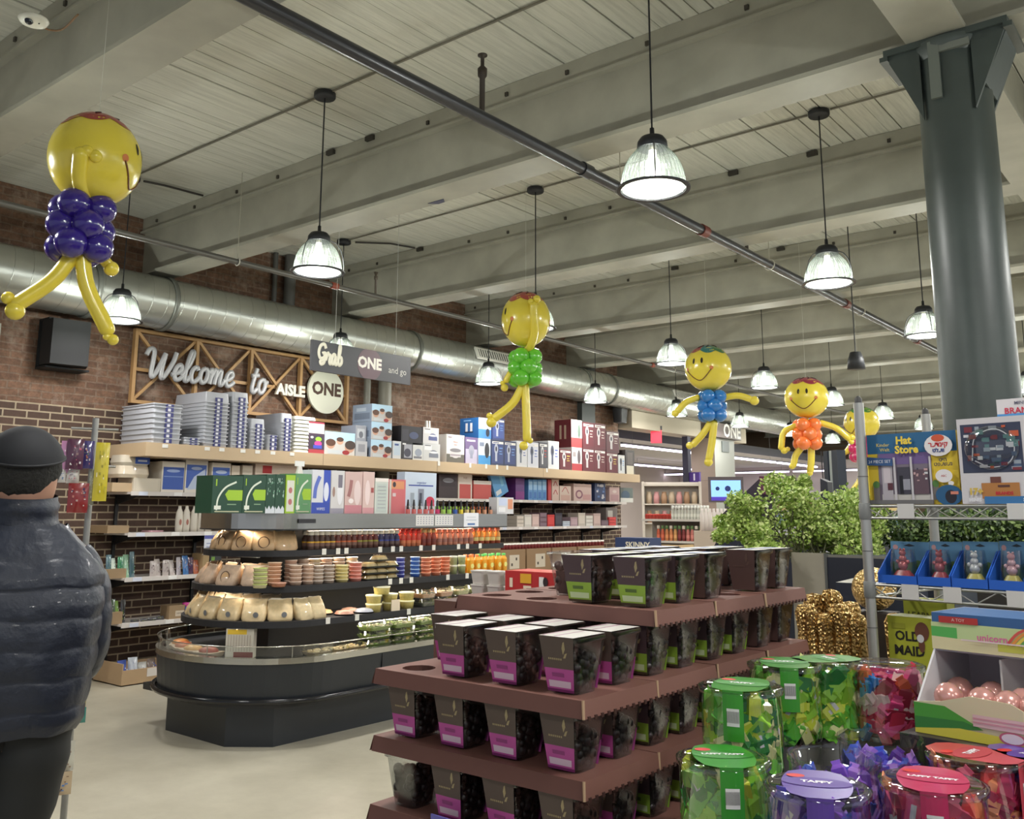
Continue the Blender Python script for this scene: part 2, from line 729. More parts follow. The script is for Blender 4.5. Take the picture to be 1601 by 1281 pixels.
for a in (-1, 1):
    c.box(CXC+a*.29-.02, CXC+a*.29+.02, CYC-.17, CYC+.17, ZS-.06, ZS-.035, DK)
c.box(CXC-.07, CXC-.02, CYC-.192, CYC-.172, ZS-.34, ZS-.035, mat((104, 110, 104), .5))
c.box(CXC-.02, CXC+.12, CYC-.190, CYC-.172, ZS-.10, ZS-.065, mat((112, 116, 110), .5))
c.build('bracket_head', col)

# far parts of the shop
w_ = MB()
w_.box(-16, 8, 33, 33.2, 0, ZC, mat((150, 128, 108), .8, noise=.12, scale=2))
struct(w_, 'wall_back', 'tan far wall of the shop')
w_ = MB()
w_.box(-16, -15.8, 14, 33, 0, ZC, mat((190, 180, 166), .8))
struct(w_, 'wall_far_left', 'pale wall of the food hall')
w_ = MB()
w_.box(-15.8, XW-.25, 13.9, 14.1, 0, ZC, mat((190, 180, 166), .8))
struct(w_, 'wall_return', 'pale return wall behind the brick')
w_ = MB()                                # grey bulkheads hanging over the food hall
w_.box(-9.0, -8.6, 14.2, 19, 3.12, 3.8, mat((188, 178, 160), .8))
struct(w_, 'trim_1', 'pale bulkhead beyond the brick wall')
w_ = MB()
w_.box(-15.8, -9.9, 14.1, 28.8, 3.10, 3.16, mat((198, 196, 190), .8))
w_.box(-9.9, -9.86, 14.1, 28.8, 3.10, 3.3, mat((80, 80, 84), .6))
struct(w_, 'ceiling_low', 'lower pale ceiling over the food hall')


# ================================================================ DUCT AND PIPES
XD, ZD, RD = -8.47, 3.685, .265
root = empty('duct', (XD, 2, ZD), 0, 'long round galvanised metal air duct hanging along the brick wall', 'duct')
d = MB()
d.lathe([(RD, 0), (RD, 26)], MATS['galvanised'], (0, 0, 0), 40)
# lathe runs along z; turn it to run along y
d.v = [(v[0], v[2]-6, v[1]) for v in d.v]
d.f = [f[::-1] for f in d.f]
nseam = 0
for k in range(150):                                   # raised spiral lock seams
    yy = -5.8+k*.165
    if yy > 19:
        break
    pts = [(math.cos(2*PI*j/24)*(RD+.001), yy+.165*j/24, math.sin(2*PI*j/24)*(RD+.001)) for j in range(25)]
    d.tube(pts, .0035, MATS['galvanised'], 4, cap=False)
d.build('duct_pipe', root)


def ringband(y0, w_, c_, r=RD):
    b = MB()
    b.lathe([(r+.003, 0), (r+.016, .004), (r+.016, w_-.004), (r+.003, w_)], c_, (0, 0, 0), 40)
    b.v = [(v[0], v[2]+y0, v[1]) for v in b.v]
    b.f = [f[::-1] for f in b.f]
    return b


for yy in (-.9, 2.05, 2.85, 6.35, 10.3, 11.1, 15.2):
    ringband(yy, .05, mat((120, 122, 116), .45, .6)).build('clamp_ring', root)
for (y0, y1) in ((7.45, 8.35), (13.1, 14.0)):
    b = MB()
    b.T = Matrix.Translation((.0, 0, 0)) @ Matrix.Rotation(-.38, 4, 'Y')
    b.box(RD+.002, RD+.028, y0, y1, -.085, .085, (206, 204, 196))
    b.box(RD+.028, RD+.03, y0+.05, y1-.05, -.06, .06, (74, 74, 70))
    for k in range(16):
        yy = y0+.07+(y1-y0-.14)*k/15
        b.box(RD+.029, RD+.04, yy-.006, yy+.006, -.06, .06, (198, 196, 188))
    b.build('air_grille', root)


def pipe(name, pts, r, m, label, cat='pipe'):
    t = MB()
    t.tube(pts, r, m, 12)
    return t.build(name, tag=(label, cat))


ZP = 4.08
XP = -3.36
root = empty('sprinkler_pipe', (XP, 0, ZP-.02), 0, 'thick dark sprinkler pipe crossing under the ceiling beams away from the camera', 'pipe')
t = MB()
PM = mat((62, 62, 66), .3, .5)
ZQ = ZS-.06
t.tube([(0, -4, 0), (0, 26, 0)], .04, PM, 14)
t.build('pipe_run', root, (0, 0, ZQ-ZP+.02))
for yy in (5.0, 6.75, 10.2, 13.0):
    r_ = MB()
    r_.tube([(0, yy-.05, 0), (0, yy+.05, 0)], .05, mat((104, 50, 40), .5) if yy > 6 else PM, 14)
    r_.build('coupling', root, (0, 0, ZQ-ZP+.02))
for yy in (3.9, 7.6):                                       # sprinkler heads standing up from the pipe
    s = MB()
    s.lathe([(.017, 0), (.017, .22), (.028, .235), (.03, .28), (.012, .30), (.012, .36), (.03, .365), (.03, .372), (.001, .375)], mat((60, 52, 46), .5, .3), (0, 0, 0), 12)
    o = s.build('sprinkler_head', root, (0, yy, ZQ-ZP+.05))
for yy in (5.45, 8.1, 10.7):
    s = MB()
    s.tube([(0, 0, .05), (0, 0, .72)], .004, (170, 166, 150), 5)
    s.tube([(.05*math.sin(a), 0, .05*math.cos(a)) for a in [2*PI*j/20 for j in range(21)]], .006, (190, 186, 172), 5)
    s.build('pipe_hanger', root, (0, yy, ZQ-ZP+.02))

root = empty('sprinkler_branch_pipe', (-6.86, 0, 3.8), 0, 'thinner grey sprinkler pipe running parallel to the duct', 'pipe')
t = MB()
PG = mat((104, 102, 98), .35, .5)
t.tube([(0, -2, 0), (0, 22, 0)], .026, PG, 12)
t.build('pipe_run', root)
for yy in (4.63, 8.55, 12.6):
    s = MB()
    s.tube([(0, 0, .03), (0, 0, .19 if yy > 5 else .84)], .004, (170, 166, 150), 5)
    s.tube([(.034*math.sin(a), 0, .034*math.cos(a)) for a in [2*PI*j/20 for j in range(21)]], .006, (206, 202, 190), 5)
    s.build('pipe_hanger', root, (0, yy, 0))
for yy in (5.75, 11.95):
    r_ = MB()
    r_.tube([(0, yy-.04, 0), (0, yy+.04, 0)], .034, mat((150, 70, 52), .5), 12)
    r_.build('coupling', root)
for yy in (6.3, 9.0):
    s = MB()
    s.lathe([(.012, 0), (.012, .15), (.02, .16), (.02, .19), (.01, .2), (.024, .235), (.001, .24)], mat((90, 80, 70), .5, .3), (0, 0, 0), 10)
    s.build('sprinkler_head', root, (0, yy, .02))

# thin conduits stapled to the boards, feeding the pendant canopies
LX0 = (-7.77, -5.03, -2.3)
for k in range(8):
    Y = 4.06+2.57*k
    if k < 7:
        t = MB()
        for q in range(3):
            xa = LX0[q]+.09
            xb = LX0[q+1]-.09 if q < 2 else -1.3
            t.tube([(xa, Y, ZC-.012), (xb, Y, ZC-.012)], .009, (112, 108, 96), 6)
        t.build('conduit', tag=('thin painted conduit joining the pendant canopies in the %s bay between beams' % ORD[k], 'conduit'))
t = MB()
t.tube([(-7.75, 4.17, ZC-.02), (-7.7, 4.35, ZC-.02), (-7.66, 4.74, ZC-.02)], .011, (50, 46, 42), 6)
t.build('cable', tag=('short dark cable on the boards by the far left pendant canopy', 'cable'))
t = MB()
t.tube([(-7.68, 6.72, ZC-.02), (-7.4, 7.0, ZC-.02), (-7.3, 7.3, ZC-.02)], .011, (50, 46, 42), 6)
t.build('cable', tag=('short dark cable on the boards behind the first beam by the wall', 'cable'))

# ================================================================ PENDANT LAMPS
ZL = 3.285


def make_lamp():
    r = empty('pendant_lamp', (0, 0, 0), 0, '', 'lamp', 'pendant lamps under the plank ceiling')
    BK = mat((30, 32, 38), .45)
    m = MB()
    m.lathe([(.001, -.0), (.075, 0), (.08, .008), (.08, .038), (.075, .042), (.001, .042)], BK, (0, 0, ZC-.044), 24)
    m.build('canopy', r)
    m = MB()
    m.tube([(0, 0, .33), (0, 0, ZC-ZL-.04)], .0055, BK, 6)
    m.build('cord', r, (0, 0, ZL))
    m = MB()
    m.lathe([(.001, .345), (.012, .34), (.013, .30), (.03, .292), (.062, .285), (.078, .262), (.082, .225), (.076, .222), (.001, .225)], BK, (0, 0, 0), 28)
    m.build('lamp_cap', r, (0, 0, ZL))
    m = MB()
    prof = [(.170, .0), (.168, .04), (.160, .085), (.146, .128), (.125, .168), (.100, .198), (.078, .222)]
    m.lathe(prof, MATS['shade'], (0, 0, 0), 48)
    # prismatic ribs
    for k in range(36):
        a = 2*PI*k/36
        m.tube([(q*math.cos(a)*1.004, q*math.sin(a)*1.004, z) for q, z in prof], .0022, MATS['shade'], 3, cap=False)
    m.build('lamp_shade', r, (0, 0, ZL))
    m = MB()
    prof = [(.171, -.006), (.192, -.006), (.194, .002), (.171, .004), (.171, -.006)]
    m.lathe(prof, BK, (0, 0, 0), 40, False)
    for q in range(3):
        a = .5+q*2*PI/3
        P = [(.084, .235), (.125, .212), (.158, .165), (.177, .10), (.184, .04), (.184, 0)]
        m.tube([(p*math.cos(a), p*math.sin(a), z) for p, z in P], .0035, BK, 5)
    m.build('guard_ring', r, (0, 0, ZL))
    m = MB()
    m.lathe([(.02, .215), (.022, .18), (.036, .15), (.042, .125), (.036, .10), (.02, .085), (.001, .082)], mat((255, 252, 240), .4, emit=2.5), (0, 0, 0), 20)
    m.build('bulb', r, (0, 0, ZL))
    m = MB()
    m.lathe([(.001, .045), (.07, .038), (.125, .022), (.158, .004), (.160, .0), (.001, -.002)], mat((244, 248, 240), .5, emit=3), (0, 0, 0), 36)
    m.build('lens', r, (0, 0, ZL))
    ld = bpy.data.lights.new('lamp_light', 'POINT')
    ld.energy = LAMP_UP
    ld.color = (1.0, .982, .95)
    ld.shadow_soft_size = .03
    lo = bpy.data.objects.new('lamp_light', ld)
    COL.objects.link(lo)
    lo.parent = r
    lo.location = (0, 0, ZL+.066)
    ld = bpy.data.lights.new('lens_light', 'AREA')
    ld.shape = 'DISK'
    ld.size = .31
    ld.energy = LAMP_DOWN
    ld.color = (1.0, .982, .95)
    lo = bpy.data.objects.new('lens_light', ld)
    COL.objects.link(lo)
    lo.parent = r
    lo.location = (0, 0, ZL-.004)
    return r


lamp = make_lamp()
first = True
LX = [(-7.77, 'in the row beside the duct'), (-5.03, 'in the row over the cold case'), (-2.3, 'in the row above the chocolate trays'), (.43, 'in the row right of the column'), (3.16, 'in the far right row')]
for i, (X, rw) in enumerate(LX):
    for k in range(-2, 10):
        if i in (0, 1, 2) and k < -1:
            continue
        if i == 4 and k > 5:
            continue
        lab = 'domed glass pendant lamp, %s %s' % (('%s lamp from the front,' % ORD[k]) if k >= 0 else ('behind the camera,' if k == -1 else 'well behind the camera,'), rw)
        if first:
            o = lamp
            o.location = (X, 4.06+2.57*k, 0)
            o['label'] = lab
            first = False
        else:
            clone(lamp, (X, 4.06+2.57*k, 0), (i*7+k*3) % 6*.3, lab)
# ================================================================ THINGS ON THE BRICK WALL
def ribbon(mb, pts, r, m, z0, th, n=6, seg=8, sm=True):
    """flat brush stroke in the local x-y plane, r wide, standing z0..z0+th"""
    P = catmull([(p[0], p[1], z0+th/2) for p in pts], n) if sm else [Vector((p[0], p[1], z0+th/2)) for p in pts]
    mb.tube(P, r, m, seg, True, True, flat=((0, 0, 1), th/2/(r if not isinstance(r, (list, tuple)) else r[0])))


SCRIPT = {
    'W': (1.95, [[(-.15, 1.35), (.0, 1.75), (.3, 1.7), (.38, 1.1), (.42, .35), (.55, 0), (.8, .45), (1.12, 1.6)], [(1.12, 1.6), (1.08, .7), (1.17, .02), (1.4, .2), (1.75, 1.1), (1.85, 1.75)]]),
    'e': (.72, [[(-.1, .3), (.35, .48), (.55, .75), (.4, 1), (.16, .8), (.1, .4), (.28, .02), (.55, .1), (.75, .35)]]),
    'l': (.5, [[(-.1, .3), (.3, 1.1), (.45, 1.8), (.32, 2.0), (.2, 1.5), (.14, .3), (.3, 0), (.52, .3)]]),
    'c': (.68, [[(.55, .8), (.38, 1), (.14, .8), (.1, .4), (.26, .02), (.5, .08), (.72, .35)]]),
    'o': (.78, [[(.4, 1), (.14, .82), (.1, .35), (.3, .02), (.55, .2), (.6, .7), (.4, 1), (.5, .85), (.8, .8)]]),
    'm': (1.2, [[(-.05, .7), (.08, 1), (.12, .6), (.1, 0)], [(.12, .5), (.3, .95), (.46, .9), (.46, 0)], [(.47, .5), (.66, .95), (.82, .9), (.82, .25), (.95, 0), (1.22, .35)]]),
    't': (.6, [[(.3, 1.7), (.2, .9), (.16, .3), (.32, 0), (.6, .3)], [(-.02, 1.15), (.55, 1.25)]]),
    'G': (1.1, [[(.95, 1.45), (.72, 1.85), (.28, 1.65), (.1, 1.0), (.3, .45), (.75, .5), (.9, .95), (.55, .9), (.95, .95), (.85, .1), (.5, -.15), (.4, .15), (1.05, .4)]]),
    'r': (.62, [[(-.05, .3), (.15, 1.05), (.28, .85), (.48, .85), (.42, .2), (.54, 0), (.68, .3)]]),
    'a': (.8, [[(.55, .9), (.3, 1), (.1, .6), (.18, .05), (.42, .2), (.56, .9), (.52, .2), (.66, 0), (.84, .3)]]),
    'b': (.72, [[(0, .4), (.28, 1.2), (.32, 1.85), (.18, 1.85), (.13, .4), (.3, 0), (.56, .3), (.48, .8), (.16, .75)]]),
    'H': (1.2, [[(.0, 1.4), (.2, 1.75), (.3, 1.2), (.2, .3), (.05, .05)], [(.95, 1.8), (.8, 1), (.78, .2), (1.0, .05)], [(.1, .9), (.5, 1.1), (1.0, .95)]]),
    'S': (1.0, [[(.85, 1.5), (.6, 1.8), (.25, 1.6), (.3, 1.15), (.7, .8), (.75, .3), (.4, 0), (.05, .3)]]),
    ' ': (.55, []),
}


def script(mb, s, x, y, xh, r, m, z0, th, slant=.25, rise=0.0):
    for ch in s:
        adv, st = SCRIPT[ch]
        for p in st:
            ribbon(mb, [(x+(q[0]+q[1]*slant*.5)*xh, y+q[1]*xh) for q in p], r, m, z0, th, 5, 6)
        x += adv*xh*.98
        y += rise*adv*xh
    return x


# wooden frame sign: local x = world Y, local y = world Z, local z = world +X
FS = face_frame((-8.83, 0, 0), (0, 1, 0), (0, 0, 1))
root = empty('welcome_sign', (-8.83, 6.2, 2.7), 0, 'long wooden lattice frame sign with raised letters on the brick wall', 'sign')


def onwall(mb, name, parent):
    mb.T = None
    return mb.build(name, parent, (-(-8.83), -6.2, -2.7))


WOOD = mat((176, 138, 92), .6, noise=.15, scale=14)
m = MB()
m.T = FS
y0, y1, z0, z1 = 4.78, 7.64, 2.70, 3.44
ym = [y0, 5.49, 6.19, 6.9, y1]
bw = .035
for (a, b) in (((y0, z0), (y1, z0)), ((y0, z1-.0), (y1, z1))):
    m.box(a[0]-bw/2, b[0]+bw/2, a[1]-bw/2, a[1]+bw/2, 0, .06, WOOD)
for yy in ym:
    m.box(yy-bw/2, yy+bw/2, z0+bw/2, z1-bw/2, .002, .058, WOOD)


def strut(mb, a, b, w_, z_, t_, mm):
    d = Vector((b[0]-a[0], b[1]-a[1]))
    n = Vector((-d.y, d.x)).normalized()*w_/2
    mb.prism([(a[0]-n.x, a[1]-n.y), (b[0]-n.x, b[1]-n.y), (b[0]+n.x, b[1]+n.y), (a[0]+n.x, a[1]+n.y)], z_, z_+t_, mm)


for i in range(4):
    a, b = ym[i], ym[i+1]
    strut(m, (a, z0), (b, z1), bw*.85, .006, .03, WOOD)
    strut(m, (a, z1), (b, z0), bw*.85, .02, .03, WOOD)
m.box(y0, y1, (z0+z1)/2-.05, (z0+z1)/2-.015, .004, .03, WOOD)
onwall(m, 'lattice_frame', root)
m = MB()
m.T = FS
SIL = mat((176, 176, 178), .4, .1)
script(m, 'Welcome', 4.86, 2.965, .165, .027, SIL, .075, .04, .35)
onwall(m, 'script_lettering', root)
m = MB()
m.T = FS
script(m, 'to', 6.14, 2.93, .165, .027, SIL, .075, .04, .35)
onwall(m, 'script_lettering', root)
m = MB()
m.T = FS
m.text('AISLE', .175, mat((212, 208, 196), .5), Matrix.Translation((6.72, 3.005, .09)), depth=.015, bold=.008)
onwall(m, 'block_lettering', root)
m = MB()
m.T = FS
m.lathe([(.001, 0), (.275, 0), (.275, .03), (.001, .03)], mat((206, 206, 188), .5), (7.25, 3.055, .075), 48, False)
onwall(m, 'round_disc', root)
m = MB()
m.T = FS
m.text('ONE', .215, mat((70, 48, 36), .7), Matrix.Translation((7.255, 3.075, .1065)), depth=.001, bold=.008)
onwall(m, 'disc_lettering', root)

# black loudspeaker
root = empty('wall_speaker', (-8.7, 4.03, 2.93), 0, 'black box loudspeaker mounted on the brick wall under the duct', 'speaker')
BLK = mat((20, 21, 23), .7)
m = MB()
m.T = Matrix.Rotation(-.15, 4, 'Z')
m.prism([(-.02, -.22), (.17, -.18), (.17, .16), (-.02, .20)], 0.02, .45, BLK)
m.build('speaker_box', root)
m = MB()
m.box(-.16, .05, -.20, .20, .452, .47, BLK)
m.box(-.16, .05, -.20, .22, -.01, .008, BLK)
m.box(-.158, -.15, -.2, -.12, 0, .46, BLK)
m.build('wall_bracket', root)
m = MB()
m.box(0, .012, 0, .14, 0, .44, (176, 172, 156))
m.build('notice_panel', None, (-8.84, 3.30, 3.40), tag=('pale blank panel high on the brick wall at the left edge', 'panel'))
m = MB()
m.box(0, .012, 0, .16, 0, .25, (160, 156, 142))
m.build('notice_panel', None, (-8.84, 3.32, 3.05), tag=('pale panel under another at the left edge of the brick wall', 'panel'))

# hanging aisle sign over the cold case
XS = -5.95
a, b = at(487, 531, 0, XS), at(640, 598, 0, XS)
ya, yb, za, zb = a.y, b.y, at(487, 531, 0, XS).z, at(487, 579, 0, XS).z
root = empty('hanging_sign', (XS, ya, zb), 0, 'long dark grey sign reading Grab ONE and go hung over the cold case', 'sign')
W_, H_ = yb-ya, za-zb
m = MB()
m.box(-.012, .012, 0, W_, 0, H_, (66, 66, 72))
m.build('sign_board', root)
F2 = face_frame((.0125, 0, 0), (0, 1, 0), (0, 0, 1))
m = MB()
m.T = F2
cx_, R_ = W_*.56, H_*.56
pts = []
for j in range(40):
    t = 2*PI*j/40
    px_, py_ = cx_+R_*1.0*math.cos(t), H_/2+R_*math.sin(t)
    pts.append((px_, min(H_, max(0, py_))))
m.prism(pts, .0002, .001, (104, 80, 90))
m.build('round_patch', root)
m = MB()
m.T = F2
script(m, 'Grab', W_*.05, H_*.29, H_*.335, .017, mat((228, 224, 206), .5), .001, .003, .1)
m.text('ONE', H_*.52, mat((236, 232, 224), .5), Matrix.Translation((cx_, H_*.52, .0015)), bold=.006)
m.text('and go', H_*.33, mat((206, 204, 198), .5), Matrix.Translation((W_*.855, H_*.42, .0015)))
m.build('lettering', root)
for q in (.22, .84):
    m = MB()
    m.tube([(0, W_*q, H_), (0, W_*q, ZC-.01-zb)], .0025, (180, 180, 176), 4)
    m.tube([(0, W_*q, H_-.01), (0, W_*q, H_+.05)], .006, (200, 200, 196), 6)
    m.build('hanging_wire', root)


# ================================================================ CARTONS AND OTHER GOODS
def Yp(px, X, py=780):
    return at(px, py, 0, X).y


def Zp(px, py, X):
    return at(px, py, 0, X).z


def art_on(mb, art, W, Hh, F, k0=.0006):
    """draw printed marks on a face; F maps (u*W, v*H, n) into the box"""
    old = mb.T
    mb.T = F if old is None else old @ F
    for k, it in enumerate(art):
        z = k0*(1+k*.5)
        t = it[0]
        if t == 'r':
            _, u0, v0, u1, v1, c = it
            mb.add([(u0*W, v0*Hh, z), (u1*W, v0*Hh, z), (u1*W, v1*Hh, z), (u0*W, v1*Hh, z)], [(0, 1, 2, 3)], c)
        elif t == 'e':
            _, u, v, ru, rv, c = it
            n = 18
            mb.add([((u+ru*math.cos(2*PI*j/n))*W, (v+rv*math.sin(2*PI*j/n))*Hh, z) for j in range(n)], [tuple(range(n))], c)
        elif t == 'p':
            mb.add([(u*W, v*Hh, z) for u, v in it[1]], [tuple(range(len(it[1])))], it[2])
        elif t == 'c':
            _, pts, w_, c = it
            P = catmull([(u*W, v*Hh, 0) for u, v in pts], 5)
            vs, fs = [], []
            for i, p in enumerate(P):
                d = (P[min(i+1, len(P)-1)]-P[max(i-1, 0)]).normalized()
                nn = Vector((-d.y, d.x, 0))*w_*Hh/2
                vs += [(p.x+nn.x, p.y+nn.y, z), (p.x-nn.x, p.y-nn.y, z)]
                if i:
                    q = 2*i
                    fs.append((q-2, q-1, q+1, q))
            mb.add(vs, [f[::-1] for f in fs], c)
        elif t == 't':
            _, u, v, s, txt, c = it[:6]
            mb.text(txt, s*Hh, mat(c), Matrix.Translation((u*W, v*Hh, z)), bold=(it[6]*Hh if len(it) > 6 else 0))
        elif t == 'n':                           # scattered small marks: (n, u0,v0,u1,v1, count, colours, seed, size)
            _, u0, v0, u1, v1, cnt, cols, sd, sz = it
            r = random.Random(sd)
            for q in range(cnt):
                u, v = r.uniform(u0, u1), r.uniform(v0, v1)
                a, b = sz*r.uniform(.5, 1.4), sz*r.uniform(.4, 1.1)
                u, v = min(u, u1-a), min(v, v1-b)
                zz = z+q*.00003
                mb.add([(u*W, v*Hh, zz), ((u+a)*W, v*Hh, zz), ((u+a)*W, (v+b)*Hh, zz), (u*W, (v+b)*Hh, zz)], [(0, 1, 2, 3)], r.choice(cols))
    mb.T = old


def carton_mb(w_, d_, h_, base, art=(), side=None, sart=(), top=None, rough=.45):
    """box with its front on x=0 facing +x, width along +y, depth towards -x"""
    m = MB()
    B = mat(base, rough) if not isinstance(base, str) else MATS[base]
    e = min(.003, w_*.02)
    m.box(-d_, 0, 0, w_, 0, h_, B, top=mat(top, rough) if top else None, front=mat(side, rough) if side else None)
    if art:
        art_on(m, art, w_, h_, face_frame((0, 0, 0), (0, 1, 0), (0, 0, 1)))
    if sart:
        art_on(m, sart, d_, h_, face_frame((-d_, 0, 0), (1, 0, 0), (0, 0, 1)))
    return m


def carton(name, X, y, z, w_, d_, h_, base, art=(), label='', cat='box', group=None, side=None, sart=(), top=None, rot=0, rough=.45):
    o = carton_mb(w_, d_, h_, base, art, side, sart, top, rough).build(name, None, (X, y, z), rot)
    settag(o, label, cat, group)
    return o


def A(style, c1=(40, 40, 50), c2=(200, 200, 205), c3=(220, 60, 60)):
    if style == 'tool':                      # upright silver appliance on a coloured ground
        return [('r', .06, .08, .94, .93, c1), ('e', .38, .64, .15, .2, c2), ('r', .3, .16, .46, .66, c2), ('e', .38, .64, .07, .1, (60, 60, 70)),
                ('r', .62, .66, .88, .7, c3), ('r', .62, .54, .82, .57, c3), ('r', .62, .44, .86, .47, c3), ('r', .06, .84, .94, .93, (226, 222, 216)), ('r', .12, .865, .6, .9, c1)]
    if style == 'tool2':
        return A('tool', c1, c2, c3)[:1]+[('e', .26, .62, .09, .2, c2), ('r', .21, .16, .31, .66, c2), ('e', .74, .62, .09, .2, c2), ('r', .69, .16, .79, .66, c2), ('r', .42, .3, .58, .34, c3),
                                          ('r', .42, .45, .58, .49, c3), ('r', .42, .6, .58, .63, c3), ('r', .04, .86, .96, .95, (226, 222, 216)), ('t', .5, .9, .07, 'SALE' if 0 else '---', c1)]
    if style == 'pot':
        return [('r', .0, .0, 1, .3, (96, 92, 84)), ('e', .5, .36, .3, .2, c2), ('r', .2, .2, .8, .42, c2), ('e', .5, .44, .32, .07, (120, 116, 120)), ('r', .22, .24, .78, .3, c1),
                ('t', .5, .74, .09, 'Deluxe', c3), ('t', .5, .64, .07, 'cooker', c3), ('r', .08, .88, .3, .93, c1), ('r', .86, .86, .92, .93, c1)]
    if style == 'steam':
        return [('r', .08, .62, .5, .9, c2), ('e', .62, .42, .25, .22, c1), ('r', .35, .2, .9, .42, c1), ('e', .62, .5, .26, .06, c2), ('r', .1, .86, .45, .9, c3)]
    if style == 'kids':
        return [('r', 0, .62, 1, 1, (178, 210, 232)), ('e', .2, .45, .14, .2, (196, 150, 124)), ('e', .2, .52, .16, .16, (90, 58, 44)), ('e', .5, .6, .11, .15, (204, 160, 134)), ('e', .5, .68, .12, .1, (80, 54, 44)),
                ('e', .82, .36, .16, .24, (196, 150, 126)), ('e', .84, .46, .18, .2, (66, 50, 44)), ('r', .1, .04, .6, .2, (190, 196, 200)), ('e', .7, .12, .12, .1, (150, 40, 44))]
    return []


PRICE = mat((226, 224, 218), .5)
CARD = (158, 134, 104)
# ---------------------------------------------------------------- wall shelving
XF = -8.13
FY0, FY1 = 4.6, 13.65
root = empty('shelf_unit', (XW+.03, FY0, 0), 0, 'wall shelving with boxed beige top shelf and thin white shelves below', 'shelving')
OX, OY = -(XW+.03), -FY0


def wpart(mb, name, par=root):
    o = mb.build(name, par, (OX, OY, 0))
    return o


BEI = mat((190, 166, 134), .5)
m = MB()
m.box(XW+.03, XF, FY0, FY1, 2.115, 2.245, BEI)
for yy in (6.75, 8.62, 10.9):
    m.box(XF, XF+.001, yy-.002, yy+.002, 2.115, 2.245, (120, 102, 80))
wpart(m, 'top_shelf')
for px in (258, 324, 347, 380, 403, 427, 457):
    m = MB()
    y = Yp(px, XF, 700)
    m.box(XF+.0, XF+.003, y-.03, y+.03, 2.20, 2.235, PRICE)
    wpart(m, 'price_tag')
for px in (686, 735, 760, 777, 793, 855):
    m = MB()
    y = Yp(px, XF, 735)
    m.box(XF+.0, XF+.003, y-.02, y+.02, 2.19, 2.25, PRICE)
    wpart(m, 'price_tag')
WSH = mat((214, 208, 204), .4)
XSH = -8.38
SHZ = (1.78, 1.39, .97, .55)
for si, z in enumerate(SHZ):
    m = MB()
    y1 = 13.6
    m.box(XW+.03, XSH, 4.62, y1, z-.022, z, WSH)
    m.box(XSH, XSH+.008, 4.62, y1, z-.035, z+.005, WSH)
    sh = wpart(m, 'shelf')
    for k in range(24):
        y = 4.7+k*.37
        if 6.3 < y < 9.4:
            continue
        m = MB()
        m.box(XSH+.008, XSH+.011, y, y+.09, z-.033, z+.003, (240, 238, 236) if k % 3 else (214, 220, 236))
        o = m.build('price_tag', sh)
for yy in (4.72, 5.62, 6.6, 7.6, 8.6, 9.6, 10.45, 11.25, 12.1, 12.9, 13.5):
    m = MB()
    m.box(XW+.03, XW+.055, yy-.015, yy+.015, .1, 2.1, (24, 24, 26))
    for z in SHZ:
        m.prism([(XW+.055, z-.024), (XSH-.03, z-.024), (XSH-.03, z-.04), (XW+.055, z-.12)], yy-.006, yy+.006, (24, 24, 26), 'y')
    wpart(m, 'bracket_upright')

# ---------------------------------------------------------------- nested storage bins on the top shelf
ZT = 2.245
BIN = mat((176, 178, 184), .35)
NAVY = mat((50, 52, 110), .4)


def binstack(y0, y1, ztop, n, depth, flip, where, taper=.03, lid=False):
    w_ = y1-y0
    hh = (ztop-ZT)
    top_h = .10 if flip else .03
    pitch = (hh-top_h)/max(1, n-1) if n > 1 else hh
    if n == 1:
        pitch, top_h = 0, hh
    wd = w_-.012
    mid = (y0+y1)/2
    for i in range(n):
        h_ = top_h if i == n-1 else pitch
        z = ZT+i*pitch
        m = MB()
        k = 1
        if flip and i == n-1:
            m.frustum(depth*.97, wd*.97, depth*.93, wd*.92, 0, h_, BIN, r=.02)
        else:
            m.frustum(depth*.95, wd*.93, depth*.965, wd*.95, 0, max(.004, h_-.009), BIN, r=.02)
            m.frustum(depth, wd, depth, wd, max(.003, h_-.010), h_, BIN, r=.02)
        o = m.build('storage_bin', None, (XF-.02-depth/2, mid, z))
        pos = 'bottom' if i == 0 else ('topmost' if i == n-1 else '%s from the bottom' % ORD[i])
        settag(o, 'grey plastic storage bin, %s in the %s' % (pos, where), 'storage bin', 'nested storage bins on the top shelf')
        if h_ > .018 and w_ > .14:
            l = MB()
            l.box(depth/2*.97, depth/2+.002, -.03, .05, .003, min(h_-.004, .045), NAVY)
            l.box(depth/2*.97, depth/2+.003, -.012, .018, .008, min(h_-.009, .035), (210, 210, 216))
            l.build('handle_tag', o)


binstack(4.66, 4.99, 2.63, 8, .62, False, 'first stack at the shelf end')
binstack(5.01, 5.2, 2.32, 3, .4, False, 'low stack by the shelf end')
binstack(5.22, 5.52, 2.80, 13, .6, True, 'tall stack left of its twin')
binstack(5.54, 5.75, 2.83, 13, .5, True, 'tall stack right of its twin')
binstack(5.77, 5.97, 2.57, 7, .42, True, 'medium stack after the tall pair')
binstack(5.99, 6.14, 2.41, 4, .34, False, 'smallest stack near the white packs')
binstack(6.16, 6.33, 2.66, 9, .5, True, 'stack beside the white packs')
# white foam tray packs
y0, y1 = 6.35, 6.665
for i in range(10):
    m = MB()
    for q in range(1):
        m.frustum(.40, y1-y0-.01, .38, y1-y0-.03, 0, .036, mat((214, 212, 198), .5), r=.025)
    o = m.build('foam_tray_pack', None, (XF-.23, (y0+y1)/2, ZT+i*.0405))
    settag(o, 'cream foam tray pack, %s in the white stack on the top shelf' % ('bottom' if i == 0 else 'topmost' if i == 9 else ORD[i]+' from the bottom'), 'tray pack', 'white foam tray packs')


